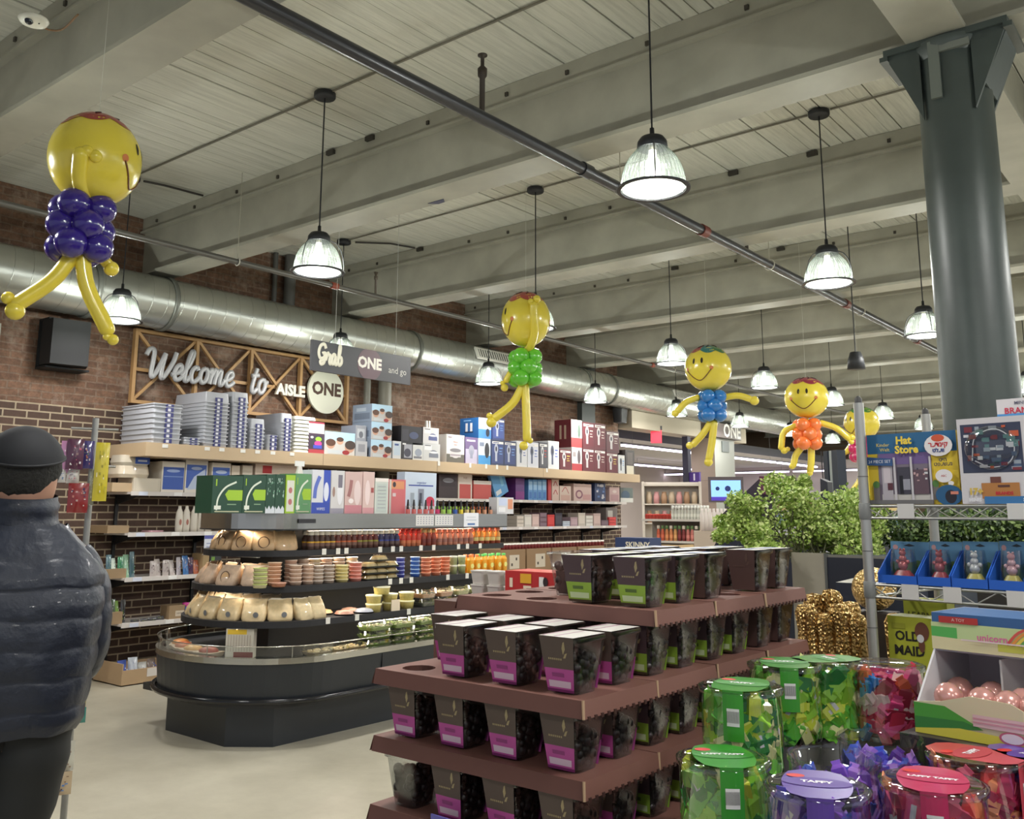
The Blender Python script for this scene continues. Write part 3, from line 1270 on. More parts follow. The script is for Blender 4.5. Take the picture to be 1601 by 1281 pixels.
def row(items, X, z, face=.0):
    """items: (px0, px1, pytop, depth, base, art, name, label, cat, group, side colour)"""
    out = []
    for it in items:
        px0, px1, pyt, dep, base, art, name, label = it[:8]
        cat = it[8] if len(it) > 8 else 'box'
        grp = it[9] if len(it) > 9 else None
        sd = it[10] if len(it) > 10 else None
        zz = it[11] if len(it) > 11 else z
        y0, y1 = Yp(px0, X, pyt+20), Yp(px1, X, pyt+20)
        zt = Zp((px0+px1)/2, pyt, X)
        out.append(carton(name, X, y0+.002, zz, y1-y0-.004, dep, max(.02, zt-zz), base, art, label, cat, grp, side=sd))
    return out


XB = XF-.03
z2 = Zp(790, 690, XB)
Wt = (222, 220, 216)
row([
    (482, 507, 678, .3, (70, 50, 70), [('r', .1, .3, .9, .9, (60, 54, 66)), ('e', .62, .72, .2, .12, (150, 196, 60)), ('e', .6, .5, .24, .14, (206, 70, 150)), ('r', .3, .25, .85, .42, (70, 80, 190)), ('r', 0, 0, 1, .2, (170, 60, 70)), ('e', .2, .8, .1, .06, (220, 220, 220))], 'toy_box', 'dark toy box with a bright figure on it, on the beige top shelf'),
    (507, 555, 676, .35, (200, 196, 192), A('kids'), 'toy_box', 'wide pale toy box showing three children on the top shelf'),
    (556, 574, 690, .3, (176, 176, 180), [('r', .2, .3, .8, .8, (140, 140, 146))], 'appliance_box', 'low grey box beside the box with three children', 'box', None, None),
    (614, 627, 690, .3, (206, 206, 208), [('r', .1, .2, .9, .9, (186, 200, 214)), ('r', .2, .75, .7, .85, (60, 80, 140))], 'appliance_box', 'narrow pale box right of the tall three-box tower'),
    (627, 645, 692, .42, (44, 42, 48), [('r', .25, .1, .95, .9, (160, 160, 170)), ('e', .55, .4, .3, .25, (66, 66, 80)), ('r', .1, .86, .4, .95, (220, 220, 220))], 'appliance_box', 'black box at the left foot of the black cooker boxes', 'box', None, (30, 28, 32)),
    (645, 661, 696, .35, (206, 206, 204), [('e', .55, .5, .35, .25, (150, 156, 170)), ('r', .1, .1, .9, .25, (120, 120, 128))], 'appliance_box', 'small white cooker box between two black boxes on the top shelf'),
    (661, 688, 694, .4, (196, 196, 196), A('steam', (120, 124, 136), (226, 226, 226), (60, 60, 70)), 'appliance_box', 'white cooker box at the foot, right side of the black boxes'),
    (698, 726, 680, .3, (214, 208, 202), A('pot', (150, 140, 146), (196, 190, 190), (190, 60, 60)), 'appliance_box', 'large white pressure cooker box standing alone before the blue boxes'),
    (727, 747, 684, .28, (104, 86, 124), [('r', .05, 0, .95, .55, (176, 170, 190)), ('e', .5, .5, .22, .2, (150, 150, 164)), ('r', .4, .2, .6, .5, (140, 142, 160)), ('r', .12, .84, .8, .9, (220, 210, 226))], 'appliance_box', 'purple appliance box left of the blue ones'),
    (748, 767, 686, .28, (196, 204, 214), [('r', 0, 0, 1, .35, (66, 140, 196)), ('e', .7, .55, .2, .3, (50, 50, 56)), ('r', .08, .7, .45, .85, (120, 130, 150))], 'appliance_box', 'white and blue box under the big blue box'),
    (768, 788, 688, .28, (52, 60, 90), A('tool', (60, 72, 120), (170, 174, 190), (110, 150, 210)), 'appliance_box', 'dark blue shaver box, left of a touching pair', 'box', None),
    (788, 807, 690, .28, (52, 60, 90), A('tool', (60, 72, 120), (170, 174, 190), (110, 150, 210)), 'appliance_box', 'dark blue shaver box, right of a touching pair'),
    (808, 824, 690, .28, (212, 212, 214), A('tool', (206, 206, 210), (110, 116, 130), (60, 80, 150)), 'appliance_box', 'white shaver box under the green balloon figure foot'),
    (825, 842, 692, .28, (206, 206, 212), A('tool', (200, 202, 212), (90, 96, 120), (60, 90, 170)), 'appliance_box', 'white shaver box with blue print, second after the dark pair'),
    (843, 856, 692, .28, (70, 70, 80), A('tool', (84, 84, 92), (206, 206, 206), (190, 70, 60)), 'appliance_box', 'slim grey shaver box among the white ones'),
    (857, 874, 690, .28, (214, 214, 216), A('tool', (210, 212, 216), (80, 84, 110), (60, 90, 190)), 'appliance_box', 'white shaver box just left of the maroon boxes'),
    (875, 893, 703, .28, (92, 36, 44), A('tool', (96, 34, 44), (196, 190, 190), (226, 200, 90)), 'appliance_box', 'low maroon trimmer box at the left of the maroon group'),
    (894, 910, 700, .28, (206, 200, 196), [('r', 0, 0, 1, .3, (170, 60, 66)), ('e', .7, .6, .15, .3, (90, 80, 84)), ('r', .1, .6, .4, .8, (150, 140, 140))], 'appliance_box', 'white and red box under the tall maroon box'),
    (911, 929, 701, .28, (92, 36, 44), A('tool', (96, 34, 44), (196, 190, 190), (206, 190, 180)), 'appliance_box', 'maroon trimmer box, lower left of the block of four'),
    (929, 947, 703, .28, (92, 36, 44), A('tool', (96, 34, 44), (196, 190, 190), (206, 190, 180)), 'appliance_box', 'maroon trimmer box, lower right of the block of four'),
    (948, 966, 708, .28, (92, 36, 44), A('tool', (96, 34, 44), (196, 190, 190), (226, 200, 90)), 'appliance_box', 'maroon trimmer box, lower one right of the block of four'),
    (967, 977, 712, .26, (206, 206, 206), A('tool', (200, 204, 206), (60, 60, 66), (60, 130, 200)), 'appliance_box', 'narrow white box last on the row with blue foot'),
    (978, 992, 704, .26, (70, 64, 62), [('r', .2, .4, .8, .9, (100, 92, 88)), ('r', .1, 0, .9, .35, (206, 200, 180))], 'appliance_box', 'dark box at the far end of the top shelf'),
], XB, ZT)
TW = [(577, 613, 700), (577, 613, 668), (577, 613, 636)]
prev = ZT
for k, (a, b, pt) in enumerate(TW):
    zt = ZT+.215*(k+1)
    y0, y1 = Yp(a, XB, 690)+.03, Yp(b, XB, 690)-.01
    # corner-on tower: side face blue-grey, front with children
    carton('toy_box', XB, y0, ZT+.215*k, y1-y0, .34, .213, (188, 184, 184), A('kids'), 'toy box with pictured children, %s of the tall tower' % ('bottom', 'middle', 'top')[k], 'box', 'tall tower of children toy boxes', side=(116, 128, 144), sart=[('r', .1, .15, .9, .5, (90, 100, 116)), ('r', .2, .6, .7, .8, (150, 160, 172))])
for k, (y0, z0, h_, wd) in enumerate(((7.32, ZT, .17, .17), (7.33, ZT+.172, .2, .17), (7.24, ZT+.28, .14, .0))):
    if wd:
        carton('appliance_box', XB-.06, 7.305 if k==0 else 7.3, z0, wd, .26, h_, (150, 152, 160), [('r', .15, .25, .85, .8, (186, 188, 192)), ('e', .5, .45, .2, .2, (110, 112, 120))], ('lower' if k == 0 else 'upper')+' grey kettle box left of the tall tower', 'box', None, side=(120, 126, 138))


def upper(px0, px1, pyt, pyb, dep, base, art, label, sd=None, sart=(), dx=0.0):
    X = XB-dx
    y0, y1 = Yp(px0, X, pyb), Yp(px1, X, pyb)
    z0 = Zp(px0, pyb, X)
    z1 = Zp(px0, pyt, X)
    return y0, y1, z0, z1


# second storeys: exact support heights are read back from the boxes below
def stackon(below, px0, px1, pyt, dep, base, art, label, sd=None, sart=()):
    zb_ = max((b.location.z+max(v.co.z for v in b.data.vertices)) for b in below)
    y0, y1 = Yp(px0, XB, pyt+20), Yp(px1, XB, pyt+20)
    z1 = Zp((px0+px1)/2, pyt, XB)
    return carton('appliance_box', XB, y0+.002, zb_+.001, y1-y0-.004, dep, max(.03, z1-zb_), base, art, label, 'box', None, side=sd, sart=sart)


def find(lbl):
    return [o for o in bpy.data.objects if lbl in o.get('label', '')]


stackon(find('black box at the left foot')+find('small white cooker'), 627, 660, 667, .45, (36, 34, 40), [('r', .05, .1, .35, .8, (56, 54, 64)), ('e', .6, .45, .22, .22, (70, 78, 110))], 'long black cooker box on top of the low boxes', (26, 25, 30))
stackon(find('white cooker box at the foot'), 661, 686, 669, .4, (206, 204, 204), A('steam', (90, 96, 140), (226, 224, 222), (60, 60, 70)), 'white faced cooker box, upper one beside the long black box', (30, 28, 34))
stackon(find('purple appliance')+find('white and blue box under'), 748, 768, 654, .34, (66, 128, 186), [('r', .0, .45, 1, 1, (190, 200, 214)), ('r', .15, .55, .5, .9, (226, 228, 232)), ('e', .72, .3, .15, .2, (40, 44, 60))], 'big blue toaster box standing upper most over purple one', (34, 86, 140), [('r', .3, .3, .42, .75, (200, 200, 200)), ('r', .55, .3, .67, .75, (200, 200, 200)), ('r', .25, .28, .72, .34, (24, 40, 66)), ('r', .2, .85, .6, .9, (120, 160, 200))])
stackon(find('left of a touching pair')+find('right of a touching pair'), 770, 789, 655, .3, (58, 70, 120), A('tool', (66, 84, 150), (180, 184, 200), (110, 150, 210)), 'blue shaver box on top of the dark blue pair')
stackon(find('low maroon trimmer')+find('white and red box under'), 893, 910, 657, .32, (150, 60, 62), [('r', .0, .35, 1, 1, (206, 204, 200)), ('e', .72, .6, .14, .25, (80, 96, 84)), ('r', .1, .75, .45, .9, (120, 110, 110))], 'tall maroon toaster box standing above the red and white one', (98, 34, 42), [('r', .3, .3, .42, .8, (170, 150, 130)), ('r', .58, .3, .7, .8, (170, 150, 130)), ('r', .12, .1, .3, .2, (150, 100, 100))])
stackon(find('lower left of the block')+find('lower right of the block'), 911, 929, 661, .28, (92, 36, 44), A('tool', (96, 34, 44), (196, 190, 190), (206, 190, 180)), 'maroon trimmer box, upper left of the block of four')
stackon(find('lower left of the block')+find('lower right of the block'), 929, 947, 663, .28, (92, 36, 44), A('tool', (96, 34, 44), (196, 190, 190), (206, 190, 180)), 'maroon trimmer box, upper right of the block of four')
stackon(find('maroon trimmer box, lower one right'), 948, 968, 675, .28, (86, 56, 60), A('tool', (96, 54, 60), (196, 190, 190), (206, 190, 180)), 'maroon trimmer box, upper one right of the block of four')
stackon(find('dark toy box with a bright'), 482, 507, 660, .28, (212, 208, 202), [('r', 0, .85, 1, 1, (150, 50, 70))], 'white box lying on the dark toy box with the bright figure')
m = MB()                                                       # two small upright white figures behind the black box
for k in range(2):
    m.frustum(.03, .03, .02, .02, 0, .16, mat((196, 190, 180), .5), cx=0, cy=k*.05)
m.build('figurine', None, (XB-.35, Yp(671, XB-.3, 660), Zp(671, 668, XB-.35)-.02), tag=('pair of small white upright figures behind the black cooker boxes', 'figurine'))
bpy.data.objects['figurine'].location.z = 2.245
# stand block so that the pair rests on the shelf at its own height
o = bpy.data.objects['figurine']
m = MB()
for k in range(2):
    m.frustum(.05, .045, .045, .04, 0, .42, mat((70, 62, 60), .5), cy=k*.05)
    m.frustum(.035, .035, .025, .025, .42, .56, mat((196, 190, 180), .5), cy=k*.05)
m2 = m.build('tmp')
o.data = m2.data
bpy.data.objects.remove(m2)
# ================================================================ THE COLD CASE (round-ended island)
XC, YC_, YE = -6.08, 4.50, 6.85
root = empty('refrigerated_case', (XC, 5.5, 0), 0, 'black round-ended refrigerated island case with three tiers and steel top', 'refrigerated case')


def cpart(mb, name, par=None):
    return mb.build(name, par or root, (-XC, -5.5, 0)) if par is None else mb.build(name, par)


def stad(a, b, y1=YE, n=28, yc=YC_, back=0.0):
    P = [(XC+a*math.cos(PI*j/n), yc-b*math.sin(PI*j/n)) for j in range(n+1)]       # +x side round the end to -x side
    return P+[(XC-a, y1), (XC+a, y1)]


def band(mb, P0, z0, P1, z1, m, close=True, smooth=False):
    n = len(P0)
    vs = [(p[0], p[1], z0) for p in P0]+[(p[0], p[1], z1) for p in P1]
    mb.add(vs, [(i, n+i, n+(i+1) % n, (i+1) % n) for i in range(n if close else n-1)], m, smooth)


BODY = mat((36, 40, 45), .38, noise=.08, scale=4)
BODY2 = mat((30, 31, 35), .3)
BE = 7.25
m = MB()
oc = [(XC+.64, BE), (XC+.64, 4.17), (XC+.38, 3.96), (XC-.38, 3.97), (XC-.66, 4.2), (XC-.66, BE)]
m.prism(oc[::-1], 0, .27, BODY)
cpart(m, 'plinth')
m = MB()
m.box(XC-.78, XC-.45, 4.0, 4.4, .24, .29, BODY2)
m.prism(stad(.80, .66, BE)[::-1], .265, .31, BODY2)
cpart(m, 'step_tray')
m = MB()
band(m, stad(.83, .69, BE), .31, stad(.85, .71, BE), .56, BODY, smooth=False)
m.box(XC+.838, XC+.852, 4.98, 4.985, .32, .56, BODY2)
m.box(XC+.838, XC+.852, 6.3, 6.305, .32, .56, BODY2)
cpart(m, 'side_panel')
m = MB()
pts = [(p[0], p[1], .315) for p in stad(.86, .72, BE)]
m.tube(pts[-1:]+pts[:29]+pts[29:30], .02, mat((24, 25, 28), .15), 8)
cpart(m, 'bumper')
m = MB()
band(m, stad(.86, .72, BE), .56, stad(.86, .72, BE), .60, MATS['steel'])
band(m, stad(.86, .72, BE), .60, stad(.80, .66, BE), .60, MATS['steel'])
band(m, stad(.80, .66, BE), .60, stad(.80, .66, BE), .50, MATS['steel'])
m.v = m.v
cpart(m, 'steel_rim')
m = MB()
band(m, stad(.835, .695, BE), .60, stad(.85, .71, BE), .675, MATS['glass'], False)
cpart(m, 'glass_guard')
m = MB()
pts = [(p[0], p[1], .677) for p in stad(.85, .71, BE)]
m.tube(pts[-1:]+pts[:30], .004, MATS['steel'], 5)
for ang in (25, 70, 115, 150):
    a = math.radians(ang)
    x_, y_ = XC+.845*math.cos(a), YC_-.70*math.sin(a)
    m.tube([(x_, y_, .60), (x_, y_, .677)], .004, MATS['steel'], 5)
cpart(m, 'guard_rail')
m = MB()
m.prism(stad(.80, .66, BE)[::-1], .50, .575, (38, 38, 42))
cpart(m, 'well_floor')
m = MB()
m.box(XC-.2, XC+.2, 4.42, YE, .576, 1.47, (18, 18, 20))
cpart(m, 'core')
DECKS = {'A': (.50, .44, 1.27, 1.315), 'B': (.60, .50, 1.02, 1.065), 'C': (.67, .56, .78, .825)}
for k, (a, b, z0, z1) in DECKS.items():
    m = MB()
    m.prism(stad(a, b)[::-1], z0, z1, (32, 32, 36))
    dk = cpart(m, 'shelf_deck')
    for q, px in enumerate((505, 527, 540, 593, 613, 626, 657, 677, 716, 730, 750) if k == 'A' else ((610, 627, 643, 700, 730) if k == 'B' else (515, 560, 640))):
        y = Yp(px, XC+a, 900)
        t = MB()
        t.box(XC+a+.001, XC+a+.004, y-.02, y+.02, z0+.006, z1+.006, PRICE)
        t.build('price_tag', dk)
    t = MB()                                      # lamp strip under the front edge of the tier
    P = stad(a-.05, b-.05)
m = MB()
m.prism(stad(.54, .47)[::-1], 1.47, 1.585, MATS['steel'])
cn = cpart(m, 'steel_canopy')
m = MB()
m.prism(stad(.545, .475)[::-1], 1.463, 1.472, (40, 40, 40))
m.build('canopy_edge', cn)
m = MB()
yy = Yp(480, XC+.54, 815)
m.box(XC+.54, XC+.545, yy-.08, yy+.08, 1.515, 1.545, (38, 38, 44))
m.build('control_panel', cn)
for (pa, pb, c) in ((650, 678, 0), (680, 708, 0), (725, 748, 1)):
    m = MB()
    ya, yb = Yp(pa, XC+.54, 815), Yp(pb, XC+.54, 815)
    m.T = face_frame((XC+.541, ya, 1.485 if c == 0 else 1.46), (0, 1, 0), (0, 0, 1))
    if c:
        art_on(m, [('r', 0, 0, 1, 1, (226, 228, 236)), ('r', .25, .2, .75, .32, (70, 110, 170)), ('r', .15, .5, .85, .55, (180, 190, 204)), ('r', .2, .7, .8, .74, (190, 196, 206))], yb-ya, .135, Matrix())
    else:
        art_on(m, [('r', 0, 0, 1, 1, (222, 220, 220))]+[('e', .12+.15*i, .2+.2*j, .03, .05, (120, 124, 150)) for i in range(6) for j in range(4)], yb-ya, .09, Matrix())
    m.build('paper_notice', cn)
# strip lights that the case carries under its canopy and tiers
for (z, a, e) in ((1.462, .40, 12.0), (1.268, .42, 9.0), (1.018, .52, 8.0), (.778, .60, 9.0)):
    for (sx, sy, x_, y_) in ((.03, 2.2, XC+a, 5.7), (.7, .03, XC, YC_-a*.75)):
        m = MB()
        m.box(x_-sx/2, x_+sx/2, y_-sy/2, y_+sy/2, z-.004, z, (210, 206, 196))
        cpart(m, 'strip_lamp')
        ld = bpy.data.lights.new('case_strip_light', 'AREA')
        ld.shape = 'RECTANGLE'
        ld.size, ld.size_y = sx, sy
        ld.energy = e*(.6 if sy > 1 else .05)
        ld.color = (1, .86, .68)
        lo = bpy.data.objects.new('case_strip_light', ld)
        COL.objects.link(lo)
        lo.location = (x_, y_, z-.006)
        lo.rotation_euler = (0, 0, 0)


def edge(a, b, phi, inset):
    """point on a tier: angle phi (degrees, 0 = aisle side, 180 = wall side) round the end, inset from the edge"""
    f = math.radians(phi)
    return XC+(a-inset)*math.cos(f), YC_-(b-inset)*math.sin(f), -f


# ---- goods
def pita_bag(c, logo=True, seed=0, w_=.15, h_=.15, d_=.09):
    r = random.Random(seed)
    m = MB()
    B = mat(c, .45, noise=.35, scale=30, coat=.5)
    prof = [(0, .95, .8), (.1, 1.06, 1), (.4, 1.07, .95), (.65, 1.04, .66), (.82, 1.0, .32), (.9, .97, .15), (1.0, 1.06, .05)]
    vs, n = [], 14
    for (t, kw, kd) in prof:
        for j in range(n):
            a = 2*PI*j/n
            ca, sa = math.cos(a), math.sin(a)
            x_ = math.copysign(abs(ca)**.5, ca)*d_/2*kd*r.uniform(.86, 1.12)
            y_ = math.copysign(abs(sa)**.5, sa)*w_/2*kw*r.uniform(.95, 1.05)
            vs.append((x_-t*.045, y_, t*h_*(r.uniform(.94, 1.05) if t else 1)))
    fs = [(k*n+j, k*n+(j+1) % n, (k+1)*n+(j+1) % n, (k+1)*n+j) for k in range(len(prof)-1) for j in range(n)]
    m.add(vs, fs, B, True)
    m.add(vs[:n], [tuple(range(n))[::-1]], B)
    m.add(vs[-n:], [tuple(range(n))], mat((226, 216, 196), .3))
    if logo:
        P = [(d_/2*1.06-.016-.2*(h_*.42+.04*math.sin(t)-.03), .04*math.cos(t), h_*.42+.04*math.sin(t)) for t in [2*PI*k/20 for k in range(21)]]
        m.tube(P, .0035, (96, 66, 44), 4)
        m.add([(d_/2*1.06-.0165-.2*(h_*.42+.034*math.sin(2*PI*k/16)-.03), .034*math.cos(2*PI*k/16), h_*.42+.034*math.sin(2*PI*k/16)) for k in range(16)], [tuple(range(16))], (214, 176, 130))
    return m


def put(mb, name, loc, rot, label, cat, group=None):
    o = mb.build(name, None, loc, rot)
    settag(o, label, cat, group)
    return o


zA, zB, zCk = DECKS['A'][3], DECKS['B'][3], DECKS['C'][3]
side_w = {0: 'nearest the aisle', 1: '', 2: ''}
# tier A: bread bags round the end
phs = (168, 146, 118, 92, 66, 42, 18)
for i, ph in enumerate(phs):
    x_, y_, rt = edge(.50, .44, ph, .08)
    put(pita_bag((214, 178, 134), i in (3, 4, 5), i, .165, .14, .09), 'bread_bag', (x_, y_, zA), rt, 'bag of tan flatbread, %s round the end of the top tier from the wall side' % ORD[i], 'bread bag', 'bread bags on the top tier')
put(pita_bag((190, 50, 50), False, 77, .08, .06, .06), 'snack_bag', (XC-.05, YC_-.22, zA), -1.6, 'small red and white bag behind the flatbread on the top tier', 'bag')


def bottle(cap, neck, lab, body, h_=.155, r_=.026, lab2=None):
    m = MB()
    m.lathe([(r_*.9, 0), (r_, .006), (r_, h_*.42)], body, seg=14)
    m.lathe([(r_*1.02, h_*.18), (r_*1.02, h_*.40)], lab, seg=14)
    if lab2:
        m.lathe([(r_*1.03, h_*.36), (r_*1.03, h_*.44)], lab2, seg=14)
    m.lathe([(r_, h_*.42), (r_*.92, h_*.6), (r_*.55, h_*.76), (r_*.5, h_*.84)], neck, seg=14)
    m.lathe([(r_*.001, 0), (r_*.9, 0)], body, seg=14)
    m.lathe([(r_*.82, h_*.78), (r_*.86, h_*.79), (r_*.86, h_*.97), (r_*.7, h_), (.0005, h_)], cap, seg=14)
    return m


XA = XC+.50-.045
protos = {}


def bottles(pxs, z, X, kinds, h_, r_, group, lab, rows=2, yoff=0.0, names='bottle'):
    i = 0
    for px in pxs:
        k = kinds(i)
        for rw in range(rows):
            key = (k[0], h_, r_)
            y = Yp(px, X, 850)+(.0 if rw == 0 else .004)
            lb = lab % (ORD[i], k[0], 'front' if rw == 0 else 'back')
            if key not in protos:
                o = bottle(k[1], k[2], k[3], k[4], h_, r_, k[5] if len(k) > 5 else None).build(names)
                protos[key] = o
                settag(o, lb, 'bottle', group)
                o.location = (X-rw*(r_*2.1), y, z)
            else:
                clone(protos[key], (X-rw*(r_*2.1), y, z), 0, lb, group)
        i += 1


WH, CH = (232, 224, 210), (66, 40, 32)


def kA(i):
    if i < 5:
        return ('yellow', WH, CH, (116, 84, 74), (78, 56, 48), (216, 166, 50))
    if i < 9:
        return ('orange', WH, (90, 34, 26), (116, 84, 74), (78, 50, 42), (196, 100, 50))
    if i < 13:
        return ('green', WH, (96, 30, 26), (110, 78, 66), (84, 50, 40), (150, 150, 50))
    return ('blue', WH, (46, 44, 84), (96, 76, 74), (72, 50, 48), (50, 66, 150))


bottles([485+8.4*i for i in range(17)], zA, XA, kA, .138, .0285, 'dark drinks bottles on the top tier', '%s dark drinks bottle from the left with %s band, %s row', 2)
bottles([629+8*i for i in range(4)], zA, XA, lambda i: ('red', (206, 60, 50), (196, 70, 50), (206, 120, 80), (190, 110, 76), (200, 50, 46)), .142, .0275, 'red drinks bottles on the top tier', '%s slim drinks bottle with %s cap, %s row', 2)
bottles([661+8*i for i in range(3)], zA, XA, lambda i: ('dark red', (216, 176, 120), (150, 60, 44), (116, 50, 46), (140, 66, 50)), .142, .0275, 'dark red bottles on the top tier', '%s squat bottle with %s label, %s row', 2)
bottles([686+8.2*i for i in range(7)], zA, XA, lambda i: ('peach', (230, 140, 110), (206, 136, 108), (158, 106, 96), (196, 130, 106)), .138, .0285, 'peach drinks bottles on the top tier', '%s small %s bottle with brown label, %s row', 2)
bottles([743+8.6*i for i in range(5)], zA, XA, lambda i: ('orange', (236, 140, 110), (226, 150, 60), (220, 200, 130), (150, 66, 40)), .148, .030, 'orange juice bottles on the top tier', '%s tall %s juice bottle at the far end, %s row', 2)


# tier B
def tub(r0, r1, h_, c, lid, seg=18):
    m = MB()
    m.lathe([(.001, 0), (r0, 0), (r1, h_*.85)], c, seg=seg)
    m.lathe([(r1*1.05, h_*.82), (r1*1.06, h_*.97), (r1*.98, h_), (.001, h_)], lid, seg=seg)
    return m


phs = (160, 132, 104, 76, 50)
for i, ph in enumerate(phs):
    x_, y_, rt = edge(.60, .50, ph, .07)
    put(pita_bag((208, 180, 154), i == 3, 20+i, .18, .14, .09), 'bread_bag', (x_, y_, zB), rt, 'bag of pale flatbread, %s round the end of the middle tier from the wall side' % ORD[i], 'bread bag', 'bread bags on the middle tier')
XBk = XC+.60-.07
tubprot = {}


def stack(px, X, z, n, r1, h_, c, lid, name, what, where, group, square=False, dy=0.0):
    y = Yp(px, X, 880)
    for k in range(n):
        key = (r1, h_, c, lid, name)
        lb = '%s, %s %s' % (what, 'bottom' if k == 0 else ('topmost' if k == n-1 else ORD[k]+' up'), where)
        if key not in tubprot:
            if square:
                m = MB()
                m.frustum(r1*1.6, r1*1.7, r1*1.9, r1*2, 0, h_*.8, mat(c, .3, noise=.3, scale=60), r=.01)
                m.frustum(r1*2, r1*2.1, r1*1.9, r1*2, h_*.8, h_, mat(lid, .25), r=.01)
            else:
                m = tub(r1*.88, r1, h_, mat(c, .3, noise=.3, scale=60), mat(lid, .25))
            tubprot[key] = put(m, name, (X, y+dy, z+k*h_), 0, lb, 'tub', group)
        else:
            clone(tubprot[key], (X, y+dy, z+k*h_), 0, lb, group)


G = 'deli tubs stacked on the middle tier'
stack(408, XBk, zB, 5, .05, .028, (196, 190, 150), (178, 190, 110), 'deli_tub', 'green lidded deli tub', 'by the bread bags', G)
stack(430, XBk-.1, zB, 6, .05, .028, (196, 150, 120), (206, 176, 150), 'deli_tub', 'peach deli tub', 'behind the first gap', G)
stack(437, XBk, zB, 1, .055, .03, (176, 120, 96), (196, 150, 130), 'deli_tub', 'single low peach deli tub', 'in front of the gap', G)
for i, px in enumerate((463, 482)):
    stack(px, XBk-.02, zB, 5, .046, .029, (190, 160, 140), (206, 186, 170), 'deli_tub', 'clear deli tub with tan dip', '%s right of the gap' % ORD[i], G)
for i, px in enumerate((497, 514)):
    stack(px, XBk, zB, 5, .046, .027, (170, 150, 134), (196, 186, 176), 'deli_tub', 'clear deli tub with grey dip', 'that is %s of the grey pair' % ('left', 'right')[i], G)
stack(535, XBk, zB, 5, .05, .026, (206, 190, 130), (210, 200, 150), 'deli_tub', 'pale yellow deli tub', 'left of the pink ones', G)
stack(556, XBk, zB, 5, .05, .029, (206, 130, 116), (216, 160, 150), 'deli_tub', 'pink deli tub', 'left of the sandwiches', G)


for i, px in enumerate((455, 474, 492, 510, 530, 550)):
    stack(px, XBk-.115, zB, 6, .047, .03, [(196, 160, 140), (186, 160, 140), (206, 186, 150)][i % 3], (214, 196, 180), 'deli_tub', 'pale deli tub', 'of stack %s in the back row' % ('one', 'two', 'three', 'four', 'five', 'six')[i], G)


def wedge(c1, c2, seed=0):
    m = MB()
    r = random.Random(seed)
    m.frustum(.10, .13, .11, .14, 0, .012, (40, 40, 36), r=.01)
    m.frustum(.09, .12, .08, .11, .012, .03, mat(c1, .5, noise=.3, scale=50), r=.02)
    m.frustum(.08, .11, .05, .08, .03, .042, mat(c2, .5, noise=.3, scale=40), r=.02)
    m.frustum(.105, .135, .07, .09, .014, .048, MATS['clear'], r=.02)
    return m


for i, px in enumerate((577, 592, 607)):
    for k in range(4 if i == 1 else 3):
        y = Yp(px, XBk, 880)
        lb = 'wrapped sandwich pack, %s in the %s sandwich pile on the middle tier' % (('bottom', 'second', 'third', 'top')[k], ORD[i])
        if (i, k) == (0, 0):
            sw = put(wedge((206, 180, 130), (216, 176, 110)), 'sandwich_pack', (XBk, y, zB), 0, lb, 'sandwich', 'sandwich packs on the middle tier')
        else:
            clone(sw, (XBk, y+i*.006, zB+k*.0485), 0, lb)
G2 = 'blue tubs on the middle tier'
stack(626, XBk, zB, 5, .036, .033, (60, 66, 150), (150, 156, 200), 'deli_tub', 'blue yoghurt tub', 'left of two blue stacks', G2)
stack(649, XBk, zB, 5, .04, .033, (60, 100, 180), (150, 176, 206), 'deli_tub', 'bright blue yoghurt tub', 'right of two blue stacks', G2)
for i, px in enumerate((666, 681, 696)):
    stack(px, XBk, zB, 5, .042, .031, (206, 120, 90), (226, 160, 130), 'deli_tub', 'orange pink dip tub', '%s after the blue ones' % ORD[i], G)
for i, px in enumerate((709, 722)):
    stack(px, XBk, zB, 2, .034, .078, (160, 166, 120), (206, 206, 190), 'deli_tub', 'tall green and white tub', 'that is %s of the pair before the juices' % ('left', 'right')[i], G)
for i, px in enumerate((734, 744, 754, 765, 777, 786)):
    cap = (90, 190, 90) if i > 1 else (230, 120, 50)
    for rw in range(2):
        m = MB()
        m.frustum(.052, .052, .052, .052, 0, .11, mat((226, 160, 50), .3), r=.012)
        m.frustum(.052, .052, .03, .03, .11, .14, mat((226, 160, 50), .3), r=.012)
        m.lathe([(.018, .14), (.018, .16), (.001, .16)], cap, seg=14)
        m.lathe([(.001, 0), (.022, 0)], (226, 220, 130), seg=12)
        m.v[-24:] = [(.0268, v[1], .06+v[0]) for v in m.v[-24:]]
        put(m, 'juice_jug', (XBk+.01-rw*.06, Yp(px, XBk, 880), zB), 0, 'orange juice jug with %s cap, %s from the left, %s row' % ('green' if i > 1 else 'orange', ORD[i], ('front', 'back')[rw]), 'jug', 'orange juice jugs on the middle tier')

for i, ph in enumerate((150, 118, 90, 62, 38)):
    x_, y_, rt = edge(.60, .50, ph, .16)
    put(pita_bag((196, 160, 120), False, 90+i, .15, .15, .08), 'bread_bag', (x_, y_, zB), rt, 'bag of flatbread, %s in the back row of the middle tier end' % ORD[i], 'bread bag', 'bread bags on the middle tier')
